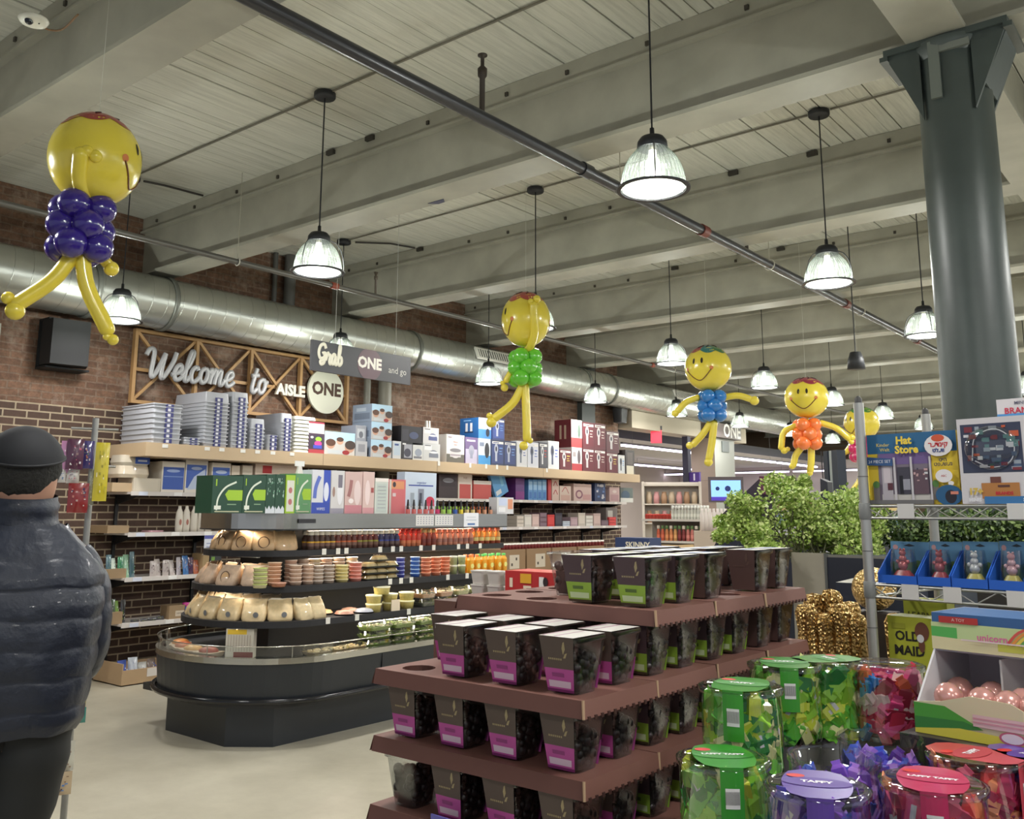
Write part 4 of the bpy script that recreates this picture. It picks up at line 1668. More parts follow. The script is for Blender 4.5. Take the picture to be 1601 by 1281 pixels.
# tier C: bigger bags, tubs, salads
phs = (172, 150, 128, 108, 88, 68, 48, 28)
for i, ph in enumerate(phs):
    x_, y_, rt = edge(.67, .56, ph, .075)
    m = pita_bag((218, 194, 150), False, 50+i, .17, .15, .10)
    m.add([(.047, .02+.02*math.cos(2*PI*k/12), .045+.02*math.sin(2*PI*k/12)) for k in range(12)], [tuple(range(12))], (110, 112, 116))
    put(m, 'roll_bag', (x_, y_, zCk), rt, 'bag of golden rolls, %s round the end of the lowest tier from the wall side' % ORD[i], 'bread bag', 'bags of rolls on the lowest tier')
for i, ph in enumerate((160, 138, 116, 96, 76, 56, 36)):
    x_, y_, rt = edge(.67, .56, ph, .17)
    put(pita_bag((206, 184, 146), False, 110+i, .15, .175, .09), 'roll_bag', (x_, y_, zCk), rt, 'bag of rolls, %s in the back row of the lowest tier end' % ORD[i], 'bread bag', 'bags of rolls on the lowest tier')
XCk = XC+.67-.08
for i, px in enumerate((475, 496)):
    put(pita_bag((200, 180, 140), False, 70+i, .13, .15, .10), 'roll_bag', (XCk, Yp(px, XCk, 960), zCk), 0, 'bag of pale rolls, %s of two at the straight side of lowest tier' % ('left', 'right')[i], 'bread bag', None)
for i, (px, dx, c) in enumerate(((528, .12, (196, 156, 110)), (535, .0, (176, 130, 110)), (556, .08, (150, 116, 100)), (560, -.0, (160, 164, 176)))):
    m = MB()
    m.lathe([(.001, 0), (.07, 0), (.08, .012)], (30, 30, 32), seg=18)
    m.lathe([(.075, .01), (.06, .03), (.02, .038), (.001, .038)], mat(c, .4, noise=.35, scale=40), seg=18)
    put(m, 'pastry_tray', (XCk-dx*1.4, Yp(px, XCk, 960)+i*.02, zCk+(0.0)), 0, 'round black tray of %s pastry, %s from the rolls' % (('golden', 'brown', 'dark', 'pale')[i], ORD[i]), 'pastry', None)
G = 'cream lidded tubs on the lowest tier'
yv = [(586, 2), (611, 2), (637, 2)]
for i, (px, n) in enumerate(yv):
    stack(px, XCk, zCk, n, .062, .066, (196, 180, 110), (226, 222, 180), 'deli_tub', 'large cream lidded salad tub', '%s from the left on the lowest tier' % ORD[i], G)
stack(598, XCk, zCk+.132, 1, .066, .06, (206, 190, 120), (230, 226, 196), 'deli_tub', 'large cream lidded salad tub, single', 'topmost over the first two', G)
m = MB()
m.frustum(.01, .09, .008, .088, 0, .085, (224, 208, 186))
put(m, 'paper_card', (XC+.67-.0-.008, Yp(618, XC+.66, 950), zCk), 0, 'blank cream card standing before the cream lidded tubs', 'card')


def clam(c1, c2, seed, w_=.2, d_=.16, h_=.075):
    r = random.Random(seed)
    m = MB()
    m.frustum(d_*.86, w_*.86, d_, w_, 0, h_*.55, MATS['clear'], r=.02, top=False)
    m.frustum(d_*.80, w_*.8, d_*.94, w_*.94, .004, h_*.5, mat(c1, .5, noise=.5, scale=60), r=.02)
    for k in range(26):
        m.ball((r.uniform(-.4, .4)*d_, r.uniform(-.42, .42)*w_, h_*.5), r.uniform(.009, .017), r.choice([c1, c2, c2]), 6, 4, 1, 1, .7)
    m.frustum(d_, w_, d_*.8, w_*.85, h_*.55, h_, MATS['clear'], r=.02)
    return m


GR, PK = (120, 140, 60), (214, 190, 150)
for i, (px, c1, c2) in enumerate(((662, (214, 160, 116), (90, 96, 60)), (690, (216, 150, 110), (226, 210, 170)), (716, (206, 200, 140), (220, 190, 150)), (742, (196, 200, 130), (226, 220, 170)))):
    for k in range(2):
        put(clam(c1 if k else (70, 72, 62), c2, i*3+k, .18, .15, .07), 'salad_box', (XCk, Yp(px, XCk, 950), zCk+k*.0705), 0, 'clear %s salad box, %s from the left on the lowest tier' % (('lower', 'upper')[k], ORD[i]), 'salad box', 'clear salad boxes on the lowest tier')

# in the well
zW = .576
XWl = XC+.80-.12
for i, px in enumerate((585, 622, 660, 698)):
    for k in range(3):
        put(clam((150, 176, 84), (182, 198, 112) if k == 1 else (232, 214, 172), 40+i*3+k, .24, .18, .062), 'salad_box', (XWl, Yp(px, XWl, 1000), zW+k*.0625), 0, 'green leaf salad box, %s, in the %s pile of the bottom well' % (('bottom', 'middle', 'top')[k], ORD[i]), 'salad box', 'salad boxes in the bottom well')
for i, px in enumerate((497, 522, 548)):
    m = clam((206, 176, 120), (226, 200, 150), 60+i, .2, .16, .06)
    put(m, 'sandwich_tray', (XWl, Yp(px, XWl, 1015), zW+.001), 0, 'shallow clear tray of tan wraps, %s from the left in the bottom well' % ORD[i], 'tray', 'trays of wraps in the well')
for i, (ph, c) in enumerate(((128, (206, 140, 80)), (112, (176, 90, 50)), (96, (214, 170, 110)), (80, (150, 60, 50)))):
    x_, y_, rt = edge(.80, .66, ph, .12)
    m = MB()
    m.frustum(.13, .17, .15, .19, 0, .03, (196, 180, 160), r=.02)
    m.ball((0, 0, .035), .065, mat(c, .4, noise=.3, scale=40), 12, 8, 1, 1.2, .45)
    put(m, 'pastry_tray', (x_, y_, zW), rt, 'pale tray with a baked loaf, %s from the wall side in the rounded well' % ORD[i], 'pastry', 'pastries in the well')
x_, y_, rt = edge(.80, .66, 62, .2)
o = carton('biscuit_box', x_, y_-.1, zW, .2, .07, .20, (214, 206, 190), [('r', .05, .8, .75, .97, (236, 196, 60)), ('r', .3, 0, 1, .2, (120, 50, 50))]+[('r', .08+.1*k, .22, .1+.1*k, .78, (176, 160, 140)) for k in range(9)], 'upright cream box with yellow patch and stripes standing in the well', rot=-.95)

# ================================================================ GOODS ON THE STEEL CANOPY
ZK = 1.586
XK = XC+.54-.03


def crow(px0, px1, pyt, dep, base, art, name, label, cat='box', grp=None, sd=None, dx=0.0, sart=()):
    X = XK-dx
    y0, y1 = Yp(px0, X, 780), Yp(px1, X, 780)
    zt = Zp((px0+px1)/2, pyt, X)
    return carton(name, X, y0+.0015, ZK, y1-y0-.003, dep, zt-ZK, base, art, label, cat, grp, side=sd, sart=sart)


DG, LG = (28, 66, 50), (150, 186, 50)
lampart = [('c', [(.16, .08), (.2, .4), (.42, .68), (.78, .84)], .05, (206, 214, 200)), ('p', [(.42, .5), (.52, .34), (1, .34), (1, .62), (.52, .62)], LG), ('r', .08, .1, .3, .2, (216, 220, 210)), ('r', .1, .72, .14, .9, LG),
           ('r', .5, .22, .8, .25, (120, 150, 120)), ('r', .1, .03, .9, .06, (180, 180, 150))]
barart = [('n', .15, .35, .9, .9, 26, [(120, 170, 140), (180, 200, 190)], 5, .06), ('p', [(0, 0), (1, 0), (1, .12), (.8, .2), (.6, .1), (.4, .2), (.2, .1), (0, .18)], (200, 206, 214))]
crow(331, 379, 744, .2, DG, lampart, 'desk_lamp_box', 'green box picturing a desk lamp, leftmost on the steel canopy', 'box', 'desk lamp boxes on the canopy', sd=(36, 76, 56))
crow(379, 415, 743, .2, DG, lampart, 'desk_lamp_box', 'green box picturing a desk lamp, second on the steel canopy', 'box', 'desk lamp boxes on the canopy')
crow(415, 430, 742, .2, DG, barart, 'desk_lamp_box', 'dark green box end with small marks, left of two touching ends', 'box', 'desk lamp boxes on the canopy')
crow(430, 445, 742, .2, DG, barart, 'desk_lamp_box', 'dark green box end with small marks, right of two touching ends', 'box', 'desk lamp boxes on the canopy')
crow(446, 461, 743, .2, LG, [('r', .12, .05, .9, .86, (206, 206, 196)), ('e', .5, .6, .2, .08, (176, 110, 110)), ('e', .5, .3, .2, .08, (176, 110, 110))], 'desk_lamp_box', 'narrow lime and white box between the green lamp boxes', 'box')
crow(461, 486, 741, .2, (90, 140, 96), lampart, 'desk_lamp_box', 'light green lamp box right of the narrow lime box', 'box', 'desk lamp boxes on the canopy')
crow(487, 516, 735, .2, (206, 208, 216), [('r', 0, 0, 1, .25, (50, 74, 170)), ('r', .62, .25, 1, 1, (56, 80, 180)), ('e', .78, .5, .14, .22, (216, 220, 236)), ('c', [(.15, .35), (.2, .6), (.4, .85)], .1, (90, 110, 190)), ('t', .5, .1, .09, 'WIPES', (220, 224, 240))], 'care_box', 'blue and white boxed bottle on the steel canopy')
crow(517, 538, 736, .2, (206, 204, 206), [('r', 0, 0, 1, .12, (150, 146, 160)), ('e', .68, .5, .22, .3, (226, 226, 232)), ('r', .52, .6, .84, .9, (120, 116, 130)), ('e', .2, .5, .1, .12, (156, 130, 120))], 'care_box', 'grey and white boxed bottle right of the blue one')
crow(539, 566, 738, .2, (206, 176, 172), [('r', 0, 0, 1, .2, (196, 130, 140)), ('e', .72, .5, .2, .3, (226, 206, 206)), ('c', [(.2, .4), (.3, .6), (.35, .8)], .1, (160, 110, 110)), ('e', .35, .3, .15, .06, (236, 226, 226))], 'care_box', 'pink boxed bottle, left of two pink ones on the canopy')
crow(567, 585, 738, .2, (214, 186, 182), [('r', 0, 0, 1, .14, (206, 150, 156)), ('e', .4, .5, .22, .3, (232, 212, 212)), ('r', .7, .5, .95, .62, (160, 80, 80))], 'care_box', 'pink boxed bottle, right of two pink ones on the canopy')
crow(586, 607, 748, .16, (206, 212, 206), [('r', .1, .05, .9, .85, (190, 200, 196)), ('r', 0, .9, 1, 1, (236, 230, 226))]+[('r', .2, .15+.1*k, .8, .18+.1*k, (170, 176, 180)) for k in range(7)], 'care_box', 'pale green ribbed pack between pink boxes on the canopy')
crow(608, 634, 750, .12, (206, 110, 116), [('r', .1, .72, .9, .95, (220, 150, 110)), ('e', .3, .85, .1, .08, (60, 50, 60)), ('r', .0, .0, .12, 1, (200, 196, 190)), ('r', .2, .5, .4, .6, (216, 196, 200))], 'care_box', 'salmon pink upright card pack on the canopy', dx=.06)
# big white poster box behind
crow(632, 682, 739, .1, (190, 202, 218), [('c', [(.12, .68), (.9, .68)], .03, (50, 70, 150)), ('r', .18, .15, .3, .5, (150, 160, 170)), ('r', .42, .18, .6, .6, (130, 134, 150)), ('r', .46, .25, .54, .5, (60, 64, 80)), ('e', .8, .3, .14, .12, (190, 40, 70)), ('r', .66, .08, .94, .25, (196, 60, 90)), ('t', .52, .75, .09, 'organizer', (66, 80, 150))], 'display_board', 'large pale board with blue lettering standing behind small bottles', 'board', dx=.32)
# little pots and bottles in colours
cols = [(206, 90, 96), (150, 190, 70), (190, 200, 70), (206, 60, 110), (160, 200, 90), (60, 90, 170), (226, 200, 60), (216, 190, 130), (196, 110, 70), (206, 150, 120)]
pr = {}
for rw in range(2):
    for i in range(15):
        px = 638+9.2*i
        X = XK-.03-rw*.09
        c = cols[(i*7//10+rw*3) % 10] if i > 4 else ((206, 110, 106) if rw == 0 else (206, 206, 206))
        if i > 4 and rw == 1:
            c = [(120, 170, 50), (150, 186, 60), (176, 90, 50), (190, 120, 66)][min(3, (i-5)//3)]
        key = (c, rw)
        lb = 'small %s nail bottle with black cap, %s in the %s row on the canopy' % ('colour' if 0 else ('bright' if rw == 0 else 'glossy'), ORD[i], ('front', 'back')[rw])
        hh = .07 if rw == 0 else .12
        if key not in pr:
            m = MB()
            m.frustum(.034, .034, .034, .034, 0, hh*.55, mat(c, .2, coat=.5), r=.008)
            m.frustum(.02, .02, .012, .012, hh*.55, hh, mat((24, 24, 26), .3), r=.005)
            pr[key] = put(m, 'polish_bottle', (X, Yp(px, X, 790), ZK), 0, lb, 'bottle', 'small bottles on the canopy')
        else:
            clone(pr[key], (X, Yp(px, X, 790), ZK), 0, lb)
# clear crate with white sheet and basket at the far end
crow(777, 803, 778, .1, (206, 206, 210), [('r', .1, .5, .6, .95, (190, 200, 226)), ('r', .65, .3, .95, .9, (206, 140, 110)), ('r', .1, .1, .5, .4, (226, 226, 230))], 'leaflet_holder', 'white leaflet holder with papers at the far end of the canopy', 'leaflet holder')
m = MB()
m.frustum(.03, .05, .02, .03, 0, .06, (200, 196, 190))
m.frustum(.004, .09, .004, .09, .06, .1, (214, 216, 214))
put(m, 'price_sign', (XK-.02, Yp(471, XK, 730), Zp(470, 742, XK)+.001), 0, 'small white price sign standing on the light green lamp box', 'sign')
# ================================================================ GOODS ON THE WALL SHELVES
XG = XSH-.03
z1s, z2s, z3s, z4s = SHZ
CRM, BLU = (222, 206, 186), (56, 90, 176)


def srow(px0, px1, pyt, z, base, art, name, label, dep=.22, sd=None, dx=0.0, cat='box', grp=None, rot=0, top=None):
    X = XG-dx
    y0, y1 = Yp(px0, X, pyt+30), Yp(px1, X, pyt+30)
    zt = Zp((px0+px1)/2, pyt, X)
    return carton(name, X, y0+.002, z, y1-y0-.004, dep, max(.015, zt-z), base, art, label, cat, grp, side=sd, rot=rot, top=top)


def pack(w_, d_, h_, c, seed, art=(), coat=.4):
    """soft rounded pack lying or standing; front towards +x"""
    r = random.Random(seed)
    m = MB()
    B = mat(c, .35, coat=coat)
    m.frustum(d_*.92, w_*.94, d_, w_, 0, h_*.3, B, cx=-d_/2, cy=w_/2, r=min(w_, d_)*.2)
    m.frustum(d_, w_, d_*.92, w_*.94, h_*.3, h_, B, cx=-d_/2, cy=w_/2, r=min(w_, d_)*.2)
    if art:
        art_on(m, art, w_*.9, h_*.7, face_frame((.001, w_*.05, h_*.15), (0, 1, 0), (0, 0, 1)))
    return m


# shelf 1, left end: towels and tablecloth packs
srow(173, 207, 755, z1s, (190, 164, 130), [], 'cardboard_tray', 'brown cardboard side of a tray at the left end of the highest thin shelf', .42, dx=.03)
srow(207, 250, 748, z1s, (206, 196, 178), [('r', .1, .1, .9, .9, (212, 202, 184))], 'linen_pack', 'cream pack lying at the left end of the highest thin shelf', .3)
for k, (pt, c, a) in enumerate(((736, CRM, [('r', .45, .1, .98, .9, (206, 196, 180))]), (712, (216, 208, 194), [('r', .42, .1, .98, .9, BLU), ('r', .5, .35, .9, .6, (200, 214, 236))]))):
    pass
o1 = find('cream pack lying at the left')[0]
zb_ = z1s+max(v.co.z for v in o1.data.vertices)
y0, y1 = Yp(176, XG, 740), Yp(238, XG, 740)
y0 = max(y0, 4.5)
put(pack(y1-y0-.02, .28, .115, (214, 200, 178), 3), 'linen_pack', (XG, y0+.01, zb_+.001), 0, 'cream wrapped pack, middle of the pile at the left shelf end', 'pack')
put(pack(y1-y0-.04, .26, .10, (200, 190, 172), 4, [('r', .45, .05, 1, .95, BLU), ('r', .55, .35, .9, .6, (206, 216, 236))]), 'linen_pack', (XG, y0+.02, zb_+.118), 0, 'wrapped pack with blue label, top of the pile at the left shelf end', 'pack')
srow(252, 288, 722, z1s, (230, 222, 208), [('r', .06, .1, .98, .82, BLU), ('e', .5, .7, .3, .05, (150, 170, 216)), ('r', .1, .5, .95, .53, (120, 150, 206))], 'linen_pack', 'upright pack with solid blue label, left of two', .25, cat='pack')
srow(289, 324, 720, z1s, (226, 220, 210), [('r', .05, .15, .95, .86, (66, 100, 186)), ('p', [(.1, .1), (.4, .5), (.9, .75), (.9, .15)], (190, 204, 230)), ('e', .5, .75, .25, .05, (170, 186, 220))], 'linen_pack', 'upright pack with blue label and white shine, right of two', .25, cat='pack')
srow(330, 360, 724, z1s, (230, 220, 206), [('r', .05, .3, .95, .85, (76, 110, 196)), ('e', .5, .7, .3, .06, (180, 196, 230))], 'linen_pack', 'pack with blue label standing behind the first green lamp box', .25, cat='pack')
srow(361, 374, 728, z1s, (226, 212, 194), [], 'linen_pack', 'plain cream pack seen above the green lamp boxes', .25, cat='pack')
srow(378, 394, 728, z1s, (222, 210, 194), [], 'linen_pack', 'narrow plain cream pack seen above the green lamp boxes', .25, cat='pack')
srow(398, 470, 727, z1s, (232, 214, 200), [('r', .15, .7, .35, .95, (196, 50, 56))], 'linen_pack', 'long cream pack with a red patch behind the lamp boxes', .25, cat='pack')
# shelf 2: white bottles and tray
srow(166, 200, 822, z2s, CARD, [], 'cardboard_tray', 'brown cardboard tray end on the second thin shelf', .42, sd=(150, 126, 96), dx=.02)
for i, px in enumerate((281, 292, 304, 315, 326)):
    m = MB()
    prof = [(.001, 0), (.036, 0), (.04, .04), (.042, .12), (.034, .2), (.018, .235), (.016, .26), (.001, .262)]
    m.lathe(prof, mat((214, 206, 194), .3), seg=16, sx=.6)
    if i < 2:
        m.add([(.026, .014*math.cos(2*PI*k/10), .1+.03*math.sin(2*PI*k/10)) for k in range(10)], [tuple(range(10))], (170, 110, 96))
    put(m, 'white_bottle', (XG, Yp(px, XG, 800), z2s), 0, 'tall white bottle on the second thin shelf, %s from the left' % ORD[i], 'bottle', 'white bottles on the second thin shelf')
put(pack(.16, .2, .02, (196, 150, 160), 9), 'flat_pack', (XG-.05, Yp(240, XG, 826), z2s), 0, 'small flat pink pack lying on the second thin shelf', 'pack')
# shelf 3
srow(163, 196, 890, z3s, CARD, [], 'cardboard_tray', 'brown cardboard tray of bags at the left end of third shelf', .36, sd=(150, 126, 96), dx=.02)


def bag_mb(w_, h_, cols, seed, th=.025, lean=.0):
    """upright plastic pouch, front towards +x"""
    r = random.Random(seed)
    m = MB()
    B = mat(cols[0], .2, coat=.6)
    vs = []
    N, K = 6, 6
    for s_ in (1, -1):
        for k in range(K+1):
            for j in range(N+1):
                u, v = j/N, k/K
                bul = math.sin(PI*u)**.6*math.sin(PI*min(1, v*1.02))**.5
                vs.append((s_*th/2*bul+r.uniform(-.002, .002)-lean*v*h_, (u-.5)*w_, v*h_))
    q = (N+1)*(K+1)
    fs = []
    for k in range(K):
        for j in range(N):
            a = k*(N+1)+j
            fs.append((a, a+1, a+N+2, a+N+1))
            fs.append((q+a, q+a+N+1, q+a+N+2, q+a+1))
    m.add(vs, fs, B, True)
    for k in range(14):
        u, v = r.uniform(.15, .8), r.uniform(.12, .8)
        x_ = th/2+.002-lean*v*h_
        a, b = r.uniform(.03, .14)*w_, r.uniform(.03, .08)*h_
        m.add([(x_, (u-.5)*w_, v*h_), (x_, (u-.5)*w_+a, v*h_), (x_-lean*b, (u-.5)*w_+a, v*h_+b), (x_-lean*b, (u-.5)*w_, v*h_+b)], [(0, 1, 2, 3)], mat(r.choice(cols[1:]), .3))
    return m


def litter(px0, px1, n, z, cols, name, what, hh=(.05, .12), ww=(.05, .1), seed=1, dxs=(0, .12), cat='pack', grp=None):
    r = random.Random(seed)
    y0, y1 = Yp(px0, XG, 940), Yp(px1, XG, 940)
    for i in range(n):
        w_, h_ = r.uniform(*ww), r.uniform(*hh)
        y = y0+(y1-y0)*(i+.5)/n
        w_ = min(w_, (y1-y0)/n*.95)
        cs = [cols[(i*3+seed) % len(cols)]]+cols
        put(bag_mb(w_, h_, cs, seed*50+i, .03, .25 if i % 2 else .1), name, (XG-.04-r.uniform(*dxs)*.3, y, z), r.uniform(-.3, .3), '%s, %s from the left' % (what, ORD[i]), cat, grp)


litter(168, 214, 5, z3s+.0, [(150, 190, 160), (60, 130, 90), (206, 220, 210), (80, 110, 120)], 'sachet', 'green and white sachet in tray at left end of third shelf', (.18, .25), (.09, .12), 3, (0, .02))
for o in find('green and white sachet'):
    o.location.x -= .03
litter(236, 276, 4, z3s, [(80, 66, 70), (190, 180, 176), (110, 90, 96)], 'small_pack', 'small dark and silver pack on the third thin shelf', (.14, .19), (.1, .13), 4)
litter(278, 314, 4, z3s, [(70, 120, 180), (196, 190, 196), (206, 120, 90), (90, 60, 90)], 'small_pack', 'small colourful pack on the third thin shelf', (.12, .19), (.1, .13), 5)
srow(316, 326, 866, z3s, (176, 150, 110), [], 'small_box', 'narrow tan box next to the case end on third shelf', .2)
srow(327, 345, 868, z3s, (60, 62, 64), [('e', .5, .4, .3, .3, (206, 210, 210)), ('r', .1, .7, .4, .9, (120, 160, 70))], 'small_box', 'dark box with white blot next to the case end', .2)
m = MB()
m.box(0, .003, 0, .17, 0, .17, (216, 220, 232))
art_on(m, [('r', 0, .8, 1, 1, (90, 96, 170)), ('r', .15, .5, .85, .56, (150, 156, 190)), ('r', .15, .3, .7, .36, (150, 156, 190))], .17, .17, face_frame((.003, 0, 0), (0, 1, 0), (0, 0, 1)))
put(m, 'shelf_sign', (XSH+.012, Yp(318, XSH, 850), z2s-.205), 0, 'white and violet notice hanging below the second thin shelf', 'sign')
# shelf 4
srow(163, 190, 958, z4s, CARD, [], 'cardboard_tray', 'brown cardboard tray at the left end of the fourth shelf', .36, sd=(150, 126, 96), dx=.02)
litter(166, 204, 5, z4s, [(70, 90, 70), (206, 206, 190), (60, 60, 62), (120, 160, 70)], 'sachet', 'dark striped sachet in tray at left end of fourth shelf', (.18, .24), (.07, .1), 6, (0, .02))
for o in find('dark striped sachet'):
    o.location.x -= .03
litter(212, 262, 4, z4s, [(130, 120, 116), (70, 70, 74), (160, 190, 60)], 'small_pack', 'low flat pack on the fourth thin shelf', (.02, .04), (.08, .12), 7)
srow(263, 288, 947, z4s, CARD, [('r', .4, .2, .95, .6, (214, 200, 180)), ('t', .68, .4, .25, 'HHH', (80, 60, 50))], 'small_box', 'small cardboard display box on the fourth shelf', .16, sd=(150, 126, 96))
for i, (px, c, c2) in enumerate(((293, (50, 90, 170), (170, 40, 120)), (303, (206, 206, 206), (190, 196, 200)), (316, (190, 196, 180), (150, 150, 90)))):
    m = MB()
    m.lathe([(.001, 0), (.035, 0), (.038, .1), (.03, .12)], c, seg=14)
    m.lathe([(.034, .11), (.034, .145), (.001, .15)], c2, seg=14)
    put(m, 'plastic_jar', (XG-.03, Yp(px, XG, 950), z4s), 0, '%s plastic jar on the fourth shelf beside the case' % ('blue', 'white', 'olive')[i], 'jar')
# floor tray
m = MB()
CT = mat((184, 156, 122), .7)
ya, yb = 4.62, 5.95
XT = -8.3
for (a, b, c, d) in ((XW+.04, XT, ya, ya+.012), (XW+.04, XT, yb-.012, yb), (XT-.012, XT, ya+.012, yb-.012), (XW+.04, XW+.052, ya+.012, yb-.012)):
    m.box(a, b, c, d, 0, .20 if c == ya and d < 5 else .14, CT)
m.box(XW+.04, XT, ya, yb, 0, .01, CT)
m.box(XT+.0, XT+.003, ya+.25, yb-.2, .06, .135, (222, 216, 210))
put(m, 'floor_tray', (0, 0, 0), 0, 'long low cardboard tray of goods on the floor under the wall shelves', 'tray')
r = random.Random(12)
for i in range(12):
    y = ya+.09+i*.1
    c = [(60, 84, 170), (206, 214, 226), (190, 190, 186), (120, 104, 96), (66, 90, 180), (176, 190, 206)][i % 6]
    put(bag_mb(.09, r.uniform(.16, .24), [c, (216, 220, 230), (60, 84, 170)], 200+i, .06, .2), 'floor_pack', (XT-.14, y, .011), r.uniform(-.25, .25), 'small blue and white pack in the floor tray, %s from the left' % ORD[i], 'pack', 'packs in the floor tray')

# ---- right part of the wall shelving, beyond the case
RR = [
    (686, 715, 742, .22, (60, 44, 50), [('r', .1, .5, .9, .95, (50, 36, 44)), ('e', .5, .75, .3, .1, (130, 130, 140))], 'dark maroon box behind the small bottles on the top thin shelf'),
    (716, 738, 742, .2, (226, 214, 206), [('r', .1, 0, .9, .6, (206, 90, 86)), ('t', .5, .85, .12, 'FREE', (170, 130, 100))], 'white carton over a red one behind the small bottles'),
    (740, 768, 752, .16, (206, 90, 86), [('r', 0, .8, 1, 1, (226, 220, 216))], 'red box leaning among the games at the case end'),
    (806, 820, 748, .2, (96, 50, 120), [('r', 0, 0, 1, .4, (130, 50, 130))], 'purple box standing on the top thin shelf'),
    (857, 862, 750, .2, (190, 60, 66), [], 'slim red book box next to the light blue boxes'),
    (863, 874, 750, .2, (216, 190, 180), [('c', [(.2, .7), (.5, .9), (.8, .7)], .05, (176, 60, 66)), ('c', [(.2, .3), (.5, .5), (.8, .3)], .05, (176, 60, 66))], 'white box with red curls, first after the slim red one'),
    (875, 893, 760, .2, (216, 196, 186), [('c', [(.2, .6), (.5, .9), (.8, .5)], .06, (176, 70, 70)), ('r', .1, .05, .9, .4, (206, 170, 160))], 'white box with red curls, wider one'),
    (897, 925, 757, .2, (216, 190, 184), [('e', .3, .4, .2, .25, (140, 90, 110)), ('e', .3, .4, .13, .16, (214, 186, 180)), ('r', .5, .1, .95, .4, (206, 160, 160))], 'pink box with a dark ring printed on it'),
    (953, 969, 762, .2, (206, 176, 176), [('r', .1, .1, .9, .5, (190, 150, 156)), ('e', .5, .7, .2, .1, (226, 210, 206))], 'pale pink tall box near the far end of the shelf'),
    (970, 990, 763, .2, (90, 100, 96), [('e', .4, .5, .35, .3, (60, 80, 100)), ('r', .0, 0, 1, .3, (196, 196, 190))], 'grey green boxed helmet at the far end of the shelf'),
]
for i, (a, b, t, d, base, art, lb) in enumerate(RR):
    srow(a, b, t, z1s, base, art, 'game_box', lb, d)
for i in range(4):
    a = 826+7.2*i
    srow(a, a+7, 750, z1s, (96, 150, 206), [('r', .1, .5, .9, .9, (150, 190, 226)), ('r', .2, .1, .8, .4, (70, 120, 190))], 'game_box', 'light blue slim box on the top thin shelf, %s of four' % ORD[i], .2, cat='box', grp='light blue boxes', sd=(84, 136, 196))
srow(930, 947, 756, z1s, (50, 66, 110), [('n', .05, .1, .9, .95, 14, [(90, 120, 180), (206, 206, 216)], 3, .15)], 'game_box', 'navy patterned box on the top thin shelf', .2)
m = MB()                                                    # leaning blue poster box
m.T = Matrix.Rotation(.42, 4, 'X')
m.box(-.05, 0, 0, .30, 0, .42, (96, 160, 216))
art_on(m, [('r', .1, .1, .5, .25, (220, 226, 230)), ('r', .6, .3, .8, .7, (130, 190, 226))], .30, .42, face_frame((0.0, 0, 0), (0, 1, 0), (0, 0, 1)))
put(m, 'game_box', (XG-.02, Yp(771, XG, 770)+.1, z1s), 0, 'light blue box leaning sideways on the top thin shelf', 'box')
r = random.Random(5)
for i in range(13):
    px = 808+12.0*i
    c = [(206, 196, 186), (214, 210, 204), (206, 180, 176), (120, 96, 110), (206, 60, 60), (60, 56, 70), (190, 200, 216), (176, 150, 160)][i % 8]
    hh = r.uniform(.08, .22)
    y0 = Yp(px, XG, 810)
    y1 = Yp(px+11, XG, 810)
    n = 1 if i % 3 else 3
    for k in range(n):
        carton('stacked_book' if n > 1 else 'small_box', XG, y0, z2s+k*hh/n, y1-y0, .2, hh/n-.003, c, [('r', .1, .2, .9, .8, tuple(min(255, v+20) for v in c))], 'small goods on the second thin shelf right of the case, %s%s' % (ORD[i], '' if n == 1 else ', %s of its pile' % ('bottom', 'middle', 'top')[k]), 'box', 'small boxes on the second shelf')
m = MB()
m.box(-.2, 0, 0, .35, 0, .30, (120, 112, 110))
m.box(0, .002, .05, .2, .05, .25, (196, 196, 190))
put(m, 'game_box', (XG-.03, Yp(950, XG, 800), z2s), 0, 'grey carton on the second thin shelf at its far end', 'box')
# cereal cartons display: cardboard shippers with white scalloped rims, beyond the case
for (a, b, zt, zb0, nm) in ((783, 822, 1.13, .72, 'left'), (824, 862, 1.13, .72, 'second'), (864, 902, 1.13, .72, 'third'), (904, 945, 1.13, .72, 'fourth')):
    X = -7.9
    y0, y1 = Yp(a, X, 860), Yp(b, X, 860)
    for k, z in enumerate((.0, .37, .74)):
        art = [('r', .35, .3, .75, .8, (206, 196, 180)), ('r', .42, .4, .48, .5, (60, 50, 44)), ('r', .6, .6, .66, .7, (60, 50, 44)), ('r', .02, .1, .12, .25, (206, 200, 190))]
        carton('shipping_carton', X, y0, z, y1-y0-.01, .4, .365, (150, 122, 92), art, '%s cardboard shipper of the %s column beyond the cold case' % (('bottom', 'middle', 'top')[k], nm), 'box', 'cardboard shippers beyond the case')
    for q in range(9):                                       # jars with white lids on the shippers
        pass
jar = None
k = 0
for px in range(786, 942, 5):
    X = -7.95
    c = (206, 196, 190)
    lab = 'white lidded jar in the long row on the shippers, %s from the left' % ORD[k]
    y = Yp(px, X, 850)
    if jar is None:
        m = MB()
        m.lathe([(.001, 0), (.03, 0), (.032, .05), (.03, .06)], (120, 40, 44), seg=12)
        m.lathe([(.034, .06), (.034, .08), (.001, .082)], (224, 218, 208), seg=12)
        jar = put(m, 'jar', (X, y, 1.106), 0, lab, 'jar', 'white lidded jars on the shippers')
    else:
        clone(jar, (X, y, 1.106), 0, lab)
    k += 1
# ================================================================ CHOCOLATE CUPS IN BROWN TRAYS
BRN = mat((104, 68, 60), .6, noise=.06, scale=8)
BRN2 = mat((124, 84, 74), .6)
KRAFT = mat((176, 146, 116), .7)
TW_, TD_, TH_ = .565, .27, .032
PX_, PY_ = .139, .128
CH_ = .108


